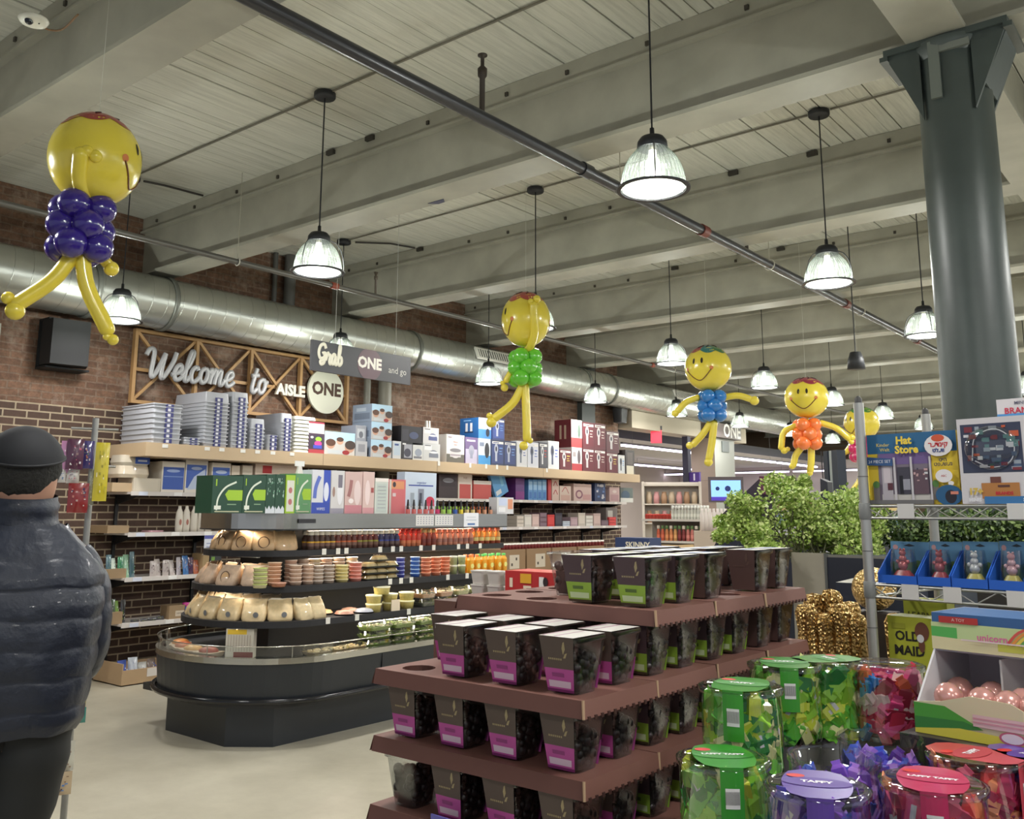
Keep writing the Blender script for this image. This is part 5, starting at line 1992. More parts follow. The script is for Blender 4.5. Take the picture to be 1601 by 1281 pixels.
def tray_mb(holes):
    """tray seen from above: flat top with round holes where a cup is missing; origin front-right top corner at (0,0)"""
    m = MB()
    x0, x1, y0, y1 = -TW_, 0, 0, TD_
    z = 0
    f = .008
    # side walls lean outward a little
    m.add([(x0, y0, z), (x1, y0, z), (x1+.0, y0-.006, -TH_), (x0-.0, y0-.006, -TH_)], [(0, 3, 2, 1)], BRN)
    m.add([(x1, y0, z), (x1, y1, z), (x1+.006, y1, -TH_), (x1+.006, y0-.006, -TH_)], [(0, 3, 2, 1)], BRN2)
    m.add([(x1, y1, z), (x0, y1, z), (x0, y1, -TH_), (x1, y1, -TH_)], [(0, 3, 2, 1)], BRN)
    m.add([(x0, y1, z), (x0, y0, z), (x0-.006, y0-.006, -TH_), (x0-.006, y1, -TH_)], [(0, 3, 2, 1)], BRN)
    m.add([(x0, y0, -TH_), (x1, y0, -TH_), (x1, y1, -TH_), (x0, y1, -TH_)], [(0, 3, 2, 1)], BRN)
    # front right corner edge of bare card
    m.tube([(x1, y0, z+.001), (x1+.005, y0-.006, -TH_)], .003, KRAFT, 5)
    # perforated lower edge
    for k in range(12):
        yy = y0+.01+k*(y1-y0-.02)/11
        m.box(x1+.004, x1+.008, yy-.004, yy+.004, -TH_-.004, -TH_+.004, (70, 44, 40))
    # top, cell by cell
    for i in range(4):
        for j in range(2):
            cx0, cx1 = x0+i*TW_/4, x0+(i+1)*TW_/4
            cy0, cy1 = y0+j*TD_/2, y0+(j+1)*TD_/2
            if (i, j) not in holes:
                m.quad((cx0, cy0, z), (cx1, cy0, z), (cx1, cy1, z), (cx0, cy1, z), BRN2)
                continue
            cx, cy, R_ = (cx0+cx1)/2, (cy0+cy1)/2, .038
            n = 16
            cir, rec = [], []
            for k in range(n):
                a = 2*PI*(k+.5)/n
                ca, sa = math.cos(a), math.sin(a)
                cir.append((cx+R_*ca, cy+R_*sa, z))
                t = min((cx1-cx)/max(1e-6, abs(ca)), (cy1-cy)/max(1e-6, abs(sa)))
                rec.append((cx+t*ca, cy+t*sa, z))
            m.add(cir+rec, [(k, n+k, n+(k+1) % n, (k+1) % n) for k in range(n)], BRN2)
            # fill the four corners
            for (ux, uy) in ((cx0, cy0), (cx1, cy0), (cx1, cy1), (cx0, cy1)):
                near = sorted(rec, key=lambda p: (p[0]-ux)**2+(p[1]-uy)**2)[:2]
                a, b = near
                tri = [a, b, (ux, uy, z)]
                ar = (b[0]-a[0])*(uy-a[1])-(b[1]-a[1])*(ux-a[0])
                m.add(tri if ar > 0 else [b, a, (ux, uy, z)], [(0, 1, 2)], BRN2)
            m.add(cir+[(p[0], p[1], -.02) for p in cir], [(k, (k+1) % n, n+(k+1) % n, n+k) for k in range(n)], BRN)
            m.add([(p[0], p[1], -.024) for p in cir], [tuple(range(n))], (30, 20, 18))  # hole floor coloured near black for the shade inside the tray
    return m


def rr(w_, d_, z, r=.014, seg=3, cx=0, cy=0):
    o = []
    for q, (sx, sy) in enumerate(((-1, -1), (1, -1), (1, 1), (-1, 1))):
        for j in range(seg+1):
            a = PI+q*PI/2+j/seg*PI/2
            o.append((cx+sx*(w_/2-r)+r*math.cos(a), cy+sy*(d_/2-r)+r*math.sin(a), z))
    return o


def cup_parts(kind):
    """clear tapered cup of dark chocolate pieces; sleeve folded over front, lid and back. kind: pink, green, blue, none"""
    rt = empty('chocolate_cup', (0, 0, 0), 0, '', 'plastic cup')
    h = CH_
    w0, d0, w1, d1 = .066, .072, .098, .106
    c = MB()
    n = 16
    rings = [rr(w0, d0, 0), rr(w0+.012, d0+.012, h*.35), rr(w1-.006, d1-.006, h*.9), rr(w1+.004, d1+.004, h*.93), rr(w1+.004, d1+.004, h)]
    vs = [p for r_ in rings for p in r_]
    c.add(vs, [(k*n+i, k*n+(i+1) % n, (k+1)*n+(i+1) % n, (k+1)*n+i) for k in range(4) for i in range(n)], MATS['clear_grey'], True)
    c.add(rings[0], [tuple(range(n))[::-1]], MATS['clear_grey'])
    c.add(rings[-1], [tuple(range(n))], MATS['clear'])
    c.build('cup_shell', rt)
    g = MB()
    DKC = mat((30, 19, 19), .4)
    DKB = mat((44, 34, 36), .3)
    rd = random.Random(hash(kind) % 97 if kind != 'x' else 3)
    rd = random.Random({'pink': 1, 'green': 2, 'blue': 3, 'none': 4}[kind])
    g.add(rr(w0*.9, d0*.9, .004)+rr(w0*.98+.006, d0*.98+.006, h*.55), [(i, (i+1) % n, n+(i+1) % n, n+i) for i in range(n)]+[tuple(range(n, 2*n))], (26, 18, 18))
    R_ = .0105 if kind in ('pink', 'none') else (.0075 if kind == 'green' else .012)
    cnt = 0
    for k in range(60 if R_ > .008 else 100):
        z = rd.uniform(.012, h*.66)
        f = z/h
        hw, hd = (w0+(w1-w0)*f)/2-R_*.9, (d0+(d1-d0)*f)/2-R_*.9
        s_ = rd.randrange(4)
        if s_ == 0:
            p = (hw, rd.uniform(-hd, hd), z)
        elif s_ == 1:
            p = (-hw, rd.uniform(-hd, hd), z)
        elif s_ == 2:
            p = (rd.uniform(-hw, hw), hd*rd.choice((-1, 1)), z)
        else:
            p = (rd.uniform(-hw, hw), rd.uniform(-hd, hd), h*.62+rd.uniform(0, .01))
        g.ball(p, R_*rd.uniform(.8, 1.15), rd.choice((DKC, DKC, DKB)), 7, 5)
    g.build('chocolates', rt)['kind'] = 'stuff'
    if kind != 'none':
        s = MB()
        DKP = {'pink': (96, 82, 74), 'green': (84, 66, 70), 'blue': (84, 62, 58)}[kind]
        ACC = {'pink': (190, 84, 158), 'green': (150, 186, 66), 'blue': (84, 62, 58)}[kind]
        TOP = mat((222, 220, 214), .4)  # sleeve top, its white standing for the lamps' reflection on the lid
        hw1, hw0 = w1/2-.008, w0/2-.002
        for sg in (-1, 1):
            yt, yb = sg*(d1/2+.0035), sg*(d0/2+.004)

            def P(u, v):           # u -1..1, v 0 bottom 1 top
                hw = hw0+(hw1-hw0)*v
                y_ = yb+(yt-yb)*v
                return (-sg*-1*u*hw if sg < 0 else -u*hw, y_, .004+v*(h-.003))
            def F(us, c_, off=0.0):
                pts = [P(u, v) for u, v in us]
                pts = [(p[0], p[1]+sg*off, p[2]) for p in pts]
                s.add(pts, [tuple(range(len(pts)))], mat(c_, .5))
            F([(-1, .42), (1, .42), (1, 1), (-1, 1)], DKP)
            F([(-1, .0), (1, .0), (1, .42), (-1, .42)], ACC)
            if kind != 'blue':
                F([(-.8, .08), (.8, .08), (.8, .2), (-.8, .2)], (222, 196, 214) if kind == 'pink' else (206, 226, 176), .0006)
                F([(-.35, .27), (.5, .27), (.5, .34), (-.35, .34)], (150, 66, 126) if kind == 'pink' else (90, 116, 50), .0006)
                F([(-1, 0), (1, 0), (1, .05), (-1, .05)], (120, 40, 100) if kind == 'pink' else (70, 60, 40), .0006)
            GD = (176, 160, 120) if kind != 'blue' else (96, 74, 66)
            # small leaf emblem and a line of lettering
            F([(-.5, .78), (-.36, .68), (-.3, .8), (-.38, .9), (-.46, .92)], GD, .0007)
            F([(-.62, .72), (-.5, .62), (-.36, .62), (-.48, .7)], GD, .0007)
            for q in range(7):
                F([(-.25+q*.13, .575), (-.17+q*.13, .575), (-.17+q*.13, .61), (-.25+q*.13, .61)], GD, .0007)
        zt = h+.0012
        s.add([(-hw1, -d1/2-.0035, zt), (hw1, -d1/2-.0035, zt), (hw1, d1/2+.0035, zt), (-hw1, d1/2+.0035, zt)], [(0, 1, 2, 3)], TOP)
        A2 = {'pink': (170, 90, 140), 'green': (186, 200, 140), 'blue': (96, 120, 176)}[kind]
        for (a, b) in ((-.9, -.82), (-.2, -.12)) if kind == 'pink' else ((-.3, .2),):
            s.add([(hw1*a, -d1/2, zt+.0004), (hw1*b, -d1/2, zt+.0004), (hw1*b, d1/2, zt+.0004), (hw1*a, d1/2, zt+.0004)], [(0, 1, 2, 3)], A2)
        s.build('card_sleeve', rt)
    return rt


CUPS = {}
KN = {'pink': 'pink and brown sleeve', 'green': 'lime and brown sleeve', 'blue': 'plain brown sleeve', 'none': 'no sleeve'}


def cup(kind, x, y, z, label, grp):
    if kind not in CUPS:
        CUPS[kind] = cup_parts(kind)
        o = CUPS[kind]
        o.location = (x, y, z)
        o['label'] = label
        o['group'] = grp
    else:
        clone(CUPS[kind], (x, y, z), 0, label, grp)


XR = -1.02
PITCH = .1425


def tray(name_pos, y0, ztop, fill, xr=XR):
    """fill: dict (col 0..3 from the left, row 0 front 1 back) -> kind; missing = hole"""
    holes = [(i, j) for i in range(4) for j in range(2) if (i, j) not in fill]
    o = tray_mb(holes).build('display_tray', None, (xr, y0, ztop))
    settag(o, 'dark brown cardboard display tray, %s' % name_pos, 'tray', 'brown chocolate display trays')
    for (i, j), k in fill.items():
        cup(k, xr-TW_+(i+.5)*TW_/4, y0+(j+.5)*TD_/2, ztop+.0005,
            'chocolate cup, %s, %s %s, %s' % (KN[k], ('leftmost', 'left middle', 'right middle', 'rightmost')[i], ('front', 'back')[j], name_pos), 'chocolate cups in the brown trays')


P8 = {(i, j): 'pink' for i in range(4) for j in range(2)}
ZT0 = 1.252
f = dict(P8)
del f[(0, 0)]
tray('front stack tier one', 1.49, ZT0, f)
tray('front stack tier two', 1.49, ZT0-PITCH, P8)
f = dict(P8)
f[(0, 0)] = 'none'
tray('front stack tier three', 1.485, ZT0-2*PITCH, f)
tray('front stack tier four', 1.48, ZT0-3*PITCH, {(i, 0): 'pink' for i in range(4)})
GRN = {(i, j): 'green' for i in range(4) for j in range(2)}
half = {(i, j): 'green' for i in (1, 2, 3) for j in range(2)}
tray('second stack, second tier', 1.765, ZT0, half)
tray('second stack, third tier', 1.765, ZT0-PITCH, {(2, 0): 'green', (3, 0): 'green', (3, 1): 'green', (2, 1): 'green'})
tray('second stack, fourth tier', 1.765, ZT0-2*PITCH, {(3, 0): 'green', (3, 1): 'green'})
tray('third stack, second tier', 2.045, ZT0, {(3, 0): 'green', (3, 1): 'green', (2, 0): 'green', (1, 0): 'green', (0, 0): 'green'})
tray('third stack, third tier', 2.045, ZT0-PITCH, {(3, 0): 'green', (3, 1): 'green'})
tray('fourth stack, second tier', 2.33, ZT0, {(3, 0): 'blue', (3, 1): 'blue', (2, 0): 'blue', (2, 1): 'blue', (0, 0): 'blue'})
tray('fourth stack, third tier', 2.33, ZT0-PITCH, {(3, 0): 'blue', (3, 1): 'blue'})
ZU = ZT0+PITCH
tray('second stack, top tier', 1.765, ZU, {(2, 0): 'green', (3, 0): 'green', (2, 1): 'green', (3, 1): 'green', (1, 1): 'none'})
tray('third stack, top tier', 2.045, ZU, {(1, 0): 'blue', (2, 0): 'blue', (3, 0): 'blue', (2, 1): 'blue', (1, 1): 'blue'})
tray('fourth stack, top tier', 2.33, ZU, {(3, 0): 'blue', (3, 1): 'blue', (2, 0): 'blue', (2, 1): 'blue', (1, 0): 'blue'})
# blocks and low table below
m = MB()
m.box(-1.60, -1.0, 1.46, 2.62, .74, .79, (92, 62, 54))
for (x_, y_) in ((-1.56, 1.5), (-1.02, 1.5), (-1.56, 2.58), (-1.02, 2.58)):
    m.box(x_-.03, x_+.03, y_-.03, y_+.03, 0, .74, (70, 48, 42))
put(m, 'display_table', (0, 0, 0), 0, 'low dark table under the chocolate trays', 'table')
zb_ = ZT0-2*PITCH-TH_
for (y0, zt, nm) in ((1.765, ZT0-2*PITCH-TH_-.004, 'second'), (2.045, ZT0-PITCH-TH_-.004, 'third'), (2.33, ZT0-PITCH-TH_-.004, 'fourth')):
    m = MB()
    m.box(-1.56, -1.06, y0+.02, y0+.25, .79, zt, (96, 64, 56))
    put(m, 'cardboard_block', (0, 0, 0), 0, 'brown cardboard block holding up the %s stack of trays' % nm, 'box')
m = MB()
m.box(-1.585, -1.02, 1.48, 1.74, .79, ZT0-3*PITCH-TH_-.002, (96, 64, 56))
put(m, 'cardboard_block', (0, 0, 0), 0, 'brown cardboard block under the front stack of trays', 'box')
# violet price card clipped to the bottom tray
m = MB()
a = at(676, 1272, 1, 1.47)
m.box(0, .12, -.003, 0, -.06, 0, (96, 92, 176), front=mat((116, 112, 190)))
art_on(m, [('r', .1, .55, .9, .8, (206, 206, 236))], .12, .06, face_frame((0, -.0032, -.06), (1, 0, 0), (0, 0, 1)))
put(m, 'price_card', (a.x, 1.468, a.z), 0, 'small violet price card on the lowest brown tray', 'sign')
# red and white multipacks standing behind the tray stacks, on their own tray stack
a = at(742, 934, 0, -2.05)
zq = a.z
yq = a.y
for k in range(3):
    for q in range(2):
        z_ = zq+.045*q
        m = MB()
        m.frustum(.045, .045, .055, .055, 0, .040, mat((206, 200, 192), .5), r=.008)
        m.frustum(.057, .057, .057, .057, .040, .044, (214, 208, 200), r=.008)
        put(m, 'white_cup', (a.x+.03+.07*k, yq+.02*0, z_), 0, 'white pudding cup under the red sleeve, %s, %s layer' % (('left', 'middle', 'right')[k], ('lower', 'upper')[q]), 'plastic cup', 'white cups behind the trays')
w_ = .30
m = MB()
m.box(0, w_, -.09, .03, 0, .07, (186, 50, 48), top=mat((206, 90, 80)), front=mat((186, 46, 46)))
art_on(m, [('r', .06, .3, .1, .7, (236, 214, 190)), ('r', .2, .5, .34, .9, (230, 170, 50)), ('r', .24, .25, .34, .4, (236, 214, 190)), ('r', .44, .3, .5, .8, (236, 230, 224)), ('e', .52, .6, .03, .2, (50, 36, 36)), ('r', .66, .45, .9, .95, (226, 150, 60)), ('t', .8, .6, .3, '24', (240, 220, 90))], w_, .07, face_frame((0, -.0905, 0), (1, 0, 0), (0, 0, 1)))
put(m, 'red_multipack', (a.x+.22, yq-.02, zq+.031), 0, 'red cardboard multipack sleeve behind the brown trays', 'box')
m = MB()
m.box(0, .28, -.085, .03, 0, .03, (176, 140, 130))
put(m, 'multipack_tray', (a.x+.225, yq-.02, zq), 0, 'pale pink tray under the red multipack', 'tray')
m = MB()
m.box(-.05, .42, -.14, .10, 0, zq-.002, (96, 66, 58))
put(m, 'display_block', (a.x, yq, 0), 0, 'brown block carrying the red multipack behind the trays', 'box')
# ================================================================ RIGHT FOREGROUND: candy tubs
GRS = [(86, 170, 50), (140, 196, 54), (196, 206, 60), (44, 124, 50), (110, 186, 60), (226, 220, 150)]
RDS = [(190, 44, 70), (206, 60, 96), (150, 30, 54), (216, 90, 60), (196, 56, 110), (50, 130, 206), (226, 190, 190)]
PUR = [(96, 60, 156), (66, 60, 160), (120, 76, 176), (84, 50, 130), (150, 110, 190), (60, 80, 180)]
PNK = [(196, 50, 90), (176, 36, 76), (210, 80, 110), (206, 60, 60), (150, 40, 80), (216, 130, 90)]
RT, HT = .075, .155


def candy(mb, c, rot, col, s=1.0):
    """twisted wrapped piece: pinched in the middle of each end"""
    L_, W_, T_ = .027*s, .0125*s, .006*s
    vs = []
    for (x_, w_, t_) in ((-1.25, .75, .12), (-1.0, .6, .4), (-.75, 1, 1.2), (.75, 1, 1.2), (1.0, .6, .4), (1.25, .75, .12)):
        vs += [(x_*L_, -w_*W_, -t_*T_), (x_*L_, w_*W_, -t_*T_), (x_*L_, w_*W_, t_*T_), (x_*L_, -w_*W_, t_*T_)]
    fs = [(k*4+i, k*4+(i+1) % 4, k*4+4+(i+1) % 4, k*4+4+i) for k in range(5) for i in range(4)]+[(0, 3, 2, 1), (20, 21, 22, 23)]
    R3 = rot if isinstance(rot, Matrix) else rot.to_matrix()
    mb.add([Vector(c)+R3 @ Vector(v) for v in vs], fs, mat(tuple(min(255, int(q*1.1)+12) for q in col), .22, coat=.6))
    return R3


def tub_full(cols, strip, title, seed, lab, fill=.86, lid=True, label=True, face=0.0):
    from mathutils import Euler
    rt = empty('candy_tub', (0, 0, 0), 0, lab, 'candy tub', None)
    r = random.Random(seed)
    m = MB()
    m.lathe([(.001, .001), (RT-.004, .001), (RT-.001, .006), (RT, .02), (RT, HT-.012), (RT+.003, HT-.010), (RT+.003, HT)], MATS['clear'], seg=36)
    m.build('tub_shell', rt)
    m = MB()
    n = 110
    for k in range(n):
        z = .014+(HT*fill-.02)*(k+.5)/n
        a = k*2.4+r.uniform(-.3, .3)
        rad = RT-.013 if k % 3 else RT-.024
        col = r.choice(cols)
        g_ = r.uniform(-1.5, 1.5)
        ra = Vector((math.cos(a), math.sin(a), r.uniform(-.3, .3))).normalized()
        ta = Vector((-math.sin(a), math.cos(a), 0))
        up_ = ra.cross(ta)
        xa = ta*math.cos(g_)+up_*math.sin(g_)
        ya_ = ra.cross(xa)
        rot = Matrix((xa, ya_, ra)).transposed()
        R3 = candy(m, (rad*math.cos(a), rad*math.sin(a), z), rot, col, r.uniform(.85, 1.15))
        if k % 4 == 0:                              # white marks on a wrapper
            cc = Vector((rad*math.cos(a), rad*math.sin(a), z))
            for sgn in (1, -1):
                mk = [(-.011, -.005, sgn*.0078), (.010, -.005, sgn*.0078), (.010, .004, sgn*.0078), (-.011, .004, sgn*.0078)]
                m.add([cc+R3 @ Vector(v) for v in mk], [(0, 1, 2, 3)], (226, 222, 226))
    for k in range(16):
        a = r.uniform(0, 6.3)
        rad = r.uniform(0, RT*.6)
        candy(m, (rad*math.cos(a), rad*math.sin(a), HT*fill-.015), Euler((r.uniform(-.4, .4), r.uniform(-.4, .4), r.uniform(0, 6))), r.choice(cols), 1)
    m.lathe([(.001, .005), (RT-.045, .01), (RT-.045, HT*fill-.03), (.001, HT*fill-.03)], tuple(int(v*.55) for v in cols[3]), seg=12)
    m.build('candies', rt)['kind'] = 'stuff'
    if lid:
        m = MB()
        m.lathe([(RT+.004, HT-.010), (RT+.005, HT), (RT-.004, HT+.003), (RT-.008, HT), (.001, HT)], MATS['clear'], seg=36)
        m.build('tub_lid', rt)
    if label:
        m = MB()
        c_ = mat(strip, .3, coat=.4)
        ca, sa = math.cos(face), math.sin(face)
        u, v = Vector((ca, sa, 0)), Vector((-sa, ca, 0))
        hw, L_ = .034, RT+.002
        for i in range(10):
            t0, t1 = -L_+2*L_*i/10, -L_+2*L_*(i+1)/10
            def wd(t):
                return min(hw+.018*(1-(t/L_)**2), math.sqrt(max(1e-6, (RT+.003)**2-t*t)) if abs(t) > .04 else 1)
            w0, w1 = wd(t0), wd(t1)
            w0, w1 = max(w0, .02), max(w1, .02)
            m.add([u*t0-v*w0+Vector((0, 0, HT+.0035)), u*t1-v*w1+Vector((0, 0, HT+.0035)), u*t1+v*w1+Vector((0, 0, HT+.0035)), u*t0+v*w0+Vector((0, 0, HT+.0035))], [(0, 1, 2, 3)], c_)
        # printed patches on the lid
        F = Matrix(((-sa, -ca, 0, 0), (ca, -sa, 0, 0), (0, 0, 1, HT+.004), (0, 0, 0, 1)))
        m.T = F
        lt = tuple(min(255, int(x*.9)) for x in strip)
        m.add([(.05*math.cos(2*PI*k/20)*1.05, .026*math.sin(2*PI*k/20)+.004, .0003) for k in range(20)], [tuple(range(20))], lt)
        m.add([(.014*math.cos(2*PI*k/14)-.03, .010*math.sin(2*PI*k/14)+.035, .0006) for k in range(14)], [tuple(range(14))], (206, 50, 46))
        m.text(title, .0165 if len(title) < 8 else .0125, mat((238, 236, 240), .4), Matrix.Translation((0, .005, .0008)), bold=.0008)
        m.T = None
        # strip folding down the side facing the shopper
        K = 5
        for i in range(K):
            b0, b1 = -.24+.48*i/K, -.24+.48*(i+1)/K
            rr_ = RT+.0045
            for (za, zb, cc) in ((HT*.45, HT+.0035, strip),):
                m.add([((rr_)*math.cos(face+b0), rr_*math.sin(face+b0), za), (rr_*math.cos(face+b1), rr_*math.sin(face+b1), za), (rr_*math.cos(face+b1), rr_*math.sin(face+b1), zb), (rr_*math.cos(face+b0), rr_*math.sin(face+b0), zb)], [(0, 1, 2, 3)], mat(cc, .3, coat=.4))
            if 1 <= i <= 3:
                rr2 = rr_+.0006
                m.add([(rr2*math.cos(face+b0), rr2*math.sin(face+b0), HT*.62), (rr2*math.cos(face+b1), rr2*math.sin(face+b1), HT*.62), (rr2*math.cos(face+b1), rr2*math.sin(face+b1), HT*.82), (rr2*math.cos(face+b0), rr2*math.sin(face+b0), HT*.82)], [(0, 1, 2, 3)], (228, 228, 224))
                rr3 = rr2+.0005
                for q in range(4):
                    ba = b0+(b1-b0)*(q+.2)/4
                    bb = ba+(b1-b0)*.1
                    m.add([(rr3*math.cos(face+ba), rr3*math.sin(face+ba), HT*.66), (rr3*math.cos(face+bb), rr3*math.sin(face+bb), HT*.66), (rr3*math.cos(face+bb), rr3*math.sin(face+bb), HT*.79), (rr3*math.cos(face+ba), rr3*math.sin(face+ba), HT*.79)], [(0, 1, 2, 3)], (50, 50, 50))
        m.build('label_strip', rt)
    return rt


def cloth(px, py, zt):
    """where a tub whose lid centre shows at (px, py) stands, lid at height zt"""
    return at(px, py, 2, zt)


Z1, Z2 = 1.193, 1.278
TUBS = [
    (1158, 1070, Z2, GRS, (60, 150, 44), 'TAFFY', 'clear tub of green wrapped candy, upper left beside the chocolate trays', True, True, .5),
    (1226, 1036, Z2, GRS, (66, 150, 50), 'TAFFY', 'clear tub of green candy, at the back next to the gold bags', True, True, .9),
    (1292, 1030, Z2, GRS, (66, 150, 50), 'TAFFY', 'clear tub of green candy, touching the red tub from the left', True, True, -.4),
    (1386, 1036, Z2, RDS, (190, 40, 70), 'TAFFY', 'clear tub of red and pink candy with blue pieces, high at the back', True, False, 0),
    (1131, 1182, Z1, GRS, (54, 146, 44), 'LAFFY TAFFY', 'clear tub of green wrapped candy, lowest at the left front', True, True, .95),
    (1303, 1178, Z1, PUR, (90, 60, 150), 'TAFFY', 'clear open tub of blue and purple candy behind the front purple one', False, False, 0),
    (1377, 1150, Z1, PUR, (90, 60, 150), 'TAFFY', 'clear open tub of purple candy under the red one', False, False, 0),
    (1277, 1226, Z1, PUR, (96, 66, 160), 'TAFFY', 'front tub of purple candy with violet label and white sticker', True, True, .8),
    (1458, 1219, Z1, PNK, (196, 50, 96), 'LAFFY TAFFY', 'front tub of pink candy with a magenta lid card', True, True, .75),
    (1524, 1178, Z1, PNK, (200, 70, 80), 'TAFFY', 'tub of pink candy behind the front pink one', True, True, 2.2),
    (1618, 1180, Z1, PUR, (96, 66, 160), 'TAFFY', 'purple candy tub cut by the right edge of the picture', True, True, 1.8),
]
xs, ys = [], []
for i, (px, py, zt, cols, st, ti, lb, lid, lbl, fc) in enumerate(TUBS):
    c = cloth(px, py, zt)
    toward = math.atan2(-c.y, -c.x)
    t = tub_full(cols, st, ti, 31+i, lb, .86 if lid else .72, lid, lbl, toward+(fc-.75)*.8)
    t.location = (c.x, c.y, zt-HT-.003)
    t['group'] = 'clear candy tubs on the stand'
# white paper stickers on two tubs
zs = Z1-HT-.004
m = MB()
m.box(-.62, .55, 1.05, 1.72, zs-.03, zs, (38, 34, 36))
m.box(-.60, .53, 1.07, 1.70, .10, zs-.03, (50, 40, 40))
m.box(-.56, .49, 1.12, 1.66, 0, .10, (30, 28, 28))
put(m, 'display_stand', (0, 0, 0), 0, 'dark low stand carrying the candy tubs', 'stand')
zs2 = Z2-HT-.004
pts = [cloth(px, py, Z2) for (px, py, z_, *_) in TUBS if z_ == Z2]
for i, c in enumerate(pts):
    m = MB()
    if c.y < 1.8 and False:
        continue
    m.lathe([(.001, 0), (.07, 0), (.07, zs2-(zs if c.y < 1.72 else 0)-.001), (.001, zs2-(zs if c.y < 1.72 else 0)-.001)], (34, 32, 34), seg=20)
    put(m, 'riser', (c.x, c.y, zs if c.y < 1.72 else 0), 0, 'dark round riser under the %s upper candy tub' % ORD[i], 'stand')

# ================================================================ WIRE RACK
TH = math.radians(-99.2)
E_ = Vector((math.cos(math.radians(-9.2)), math.sin(math.radians(-9.2)), 0))
N_ = Vector((-E_.y, E_.x, 0))
P0 = away(1352, 790, 2.72)
P0.z = 0


def onrack(px, py, back=0.0):
    """(distance along the rack front, height) of photo pixel on the vertical plane 'back' behind the rack front"""
    d = Vector(_F*FP+_R*(px-CX)-_U*(py-CY))
    q = P0+N_*back
    c = Vector(CAM)
    t = (q-c).dot(N_)/d.dot(N_)
    p = c+d*t
    return (p-q).dot(E_), p.z


rack = empty('wire_rack', (P0.x, P0.y, 0), math.radians(-9.2), 'chrome wire rack of toys and games right of the candy tubs', 'rack')
CHR = mat((186, 186, 180), .32, .6)
WID, DEP = 1.2, .42
for (x_, y_) in ((0, 0), (WID, 0), (0, DEP), (WID, DEP)):
    m = MB()
    m.tube([(x_, y_, .03), (x_, y_, 1.905)], .0135, CHR, 12)
    m.ball((x_, y_, .015), .02, (40, 40, 40), 10, 8)
    m.lathe([(.010, 0), (.010, .012), (.003, .02)], (60, 60, 60), (x_, y_, 1.905), 10)
    for k in range(8):
        m.tube([(x_, y_, .3+.2*k), (x_, y_, .303+.2*k)], .0139, (110, 110, 108), 12)
    m.build('post', rack)
_, zt1 = onrack(1480, 789)
_, zt2 = onrack(1480, 919)
RZ = (zt1, zt2, .985, .55, .15)
for z in RZ:
    m = MB()
    for (a, b) in (((0, 0), (WID, 0)), ((0, DEP), (WID, DEP)), ((0, 0), (0, DEP)), ((WID, 0), (WID, DEP))):
        for dz in (0, -.032):
            m.tube([(a[0], a[1], z+dz-.004), (b[0], b[1], z+dz-.004)], .0035, CHR, 6)
        n = 22 if b[0] != a[0] else 8
        P = [(a[0]+(b[0]-a[0])*k/n, a[1]+(b[1]-a[1])*k/n, z-.004-(.032 if k % 2 else 0)) for k in range(n+1)]
        m.tube(P, .002, CHR, 5)
    for k in range(1, 17):
        y_ = DEP*k/17
        m.tube([(0, y_, z-.003), (WID, y_, z-.003)], .0015, CHR, 4)
    m.build('wire_shelf', rack)
    for (x_, y_) in ((0, 0), (WID, 0), (0, DEP), (WID, DEP)):
        m = MB()
        m.lathe([(.0145, -.04), (.016, -.035), (.016, .002), (.0142, .004)], (120, 122, 120), (x_, y_, z), 12)
        m.build('collar', rack)
for (px, z) in ((1421, RZ[0]), (1596, RZ[0]), (1419, RZ[1]), (1484, RZ[1]), (1583, RZ[1])):
    s_, _ = onrack(px, 850)
    m = MB()
    m.box(s_-.022, s_+.022, -.006, -.004, z-.036, z+.002, (206, 204, 200))
    m.build('price_tag', rack)


def rcarton(name, px0, px1, pyt, z, dep, base, art, label, back=0.0, side=None, top=None, sart=(), cat='box', grp=None, pyb=None):
    s0, zt = onrack((px0+px1)/2, pyt, back)
    a, _ = onrack(px0, pyt+60, back)
    b, _ = onrack(px1, pyt+60, back)
    q = P0+N_*back+E_*a
    return carton(name, q.x, q.y, z+.001, b-a, dep, zt-z, base, art, label, cat, grp, side=side, sart=sart, top=top, rot=TH)


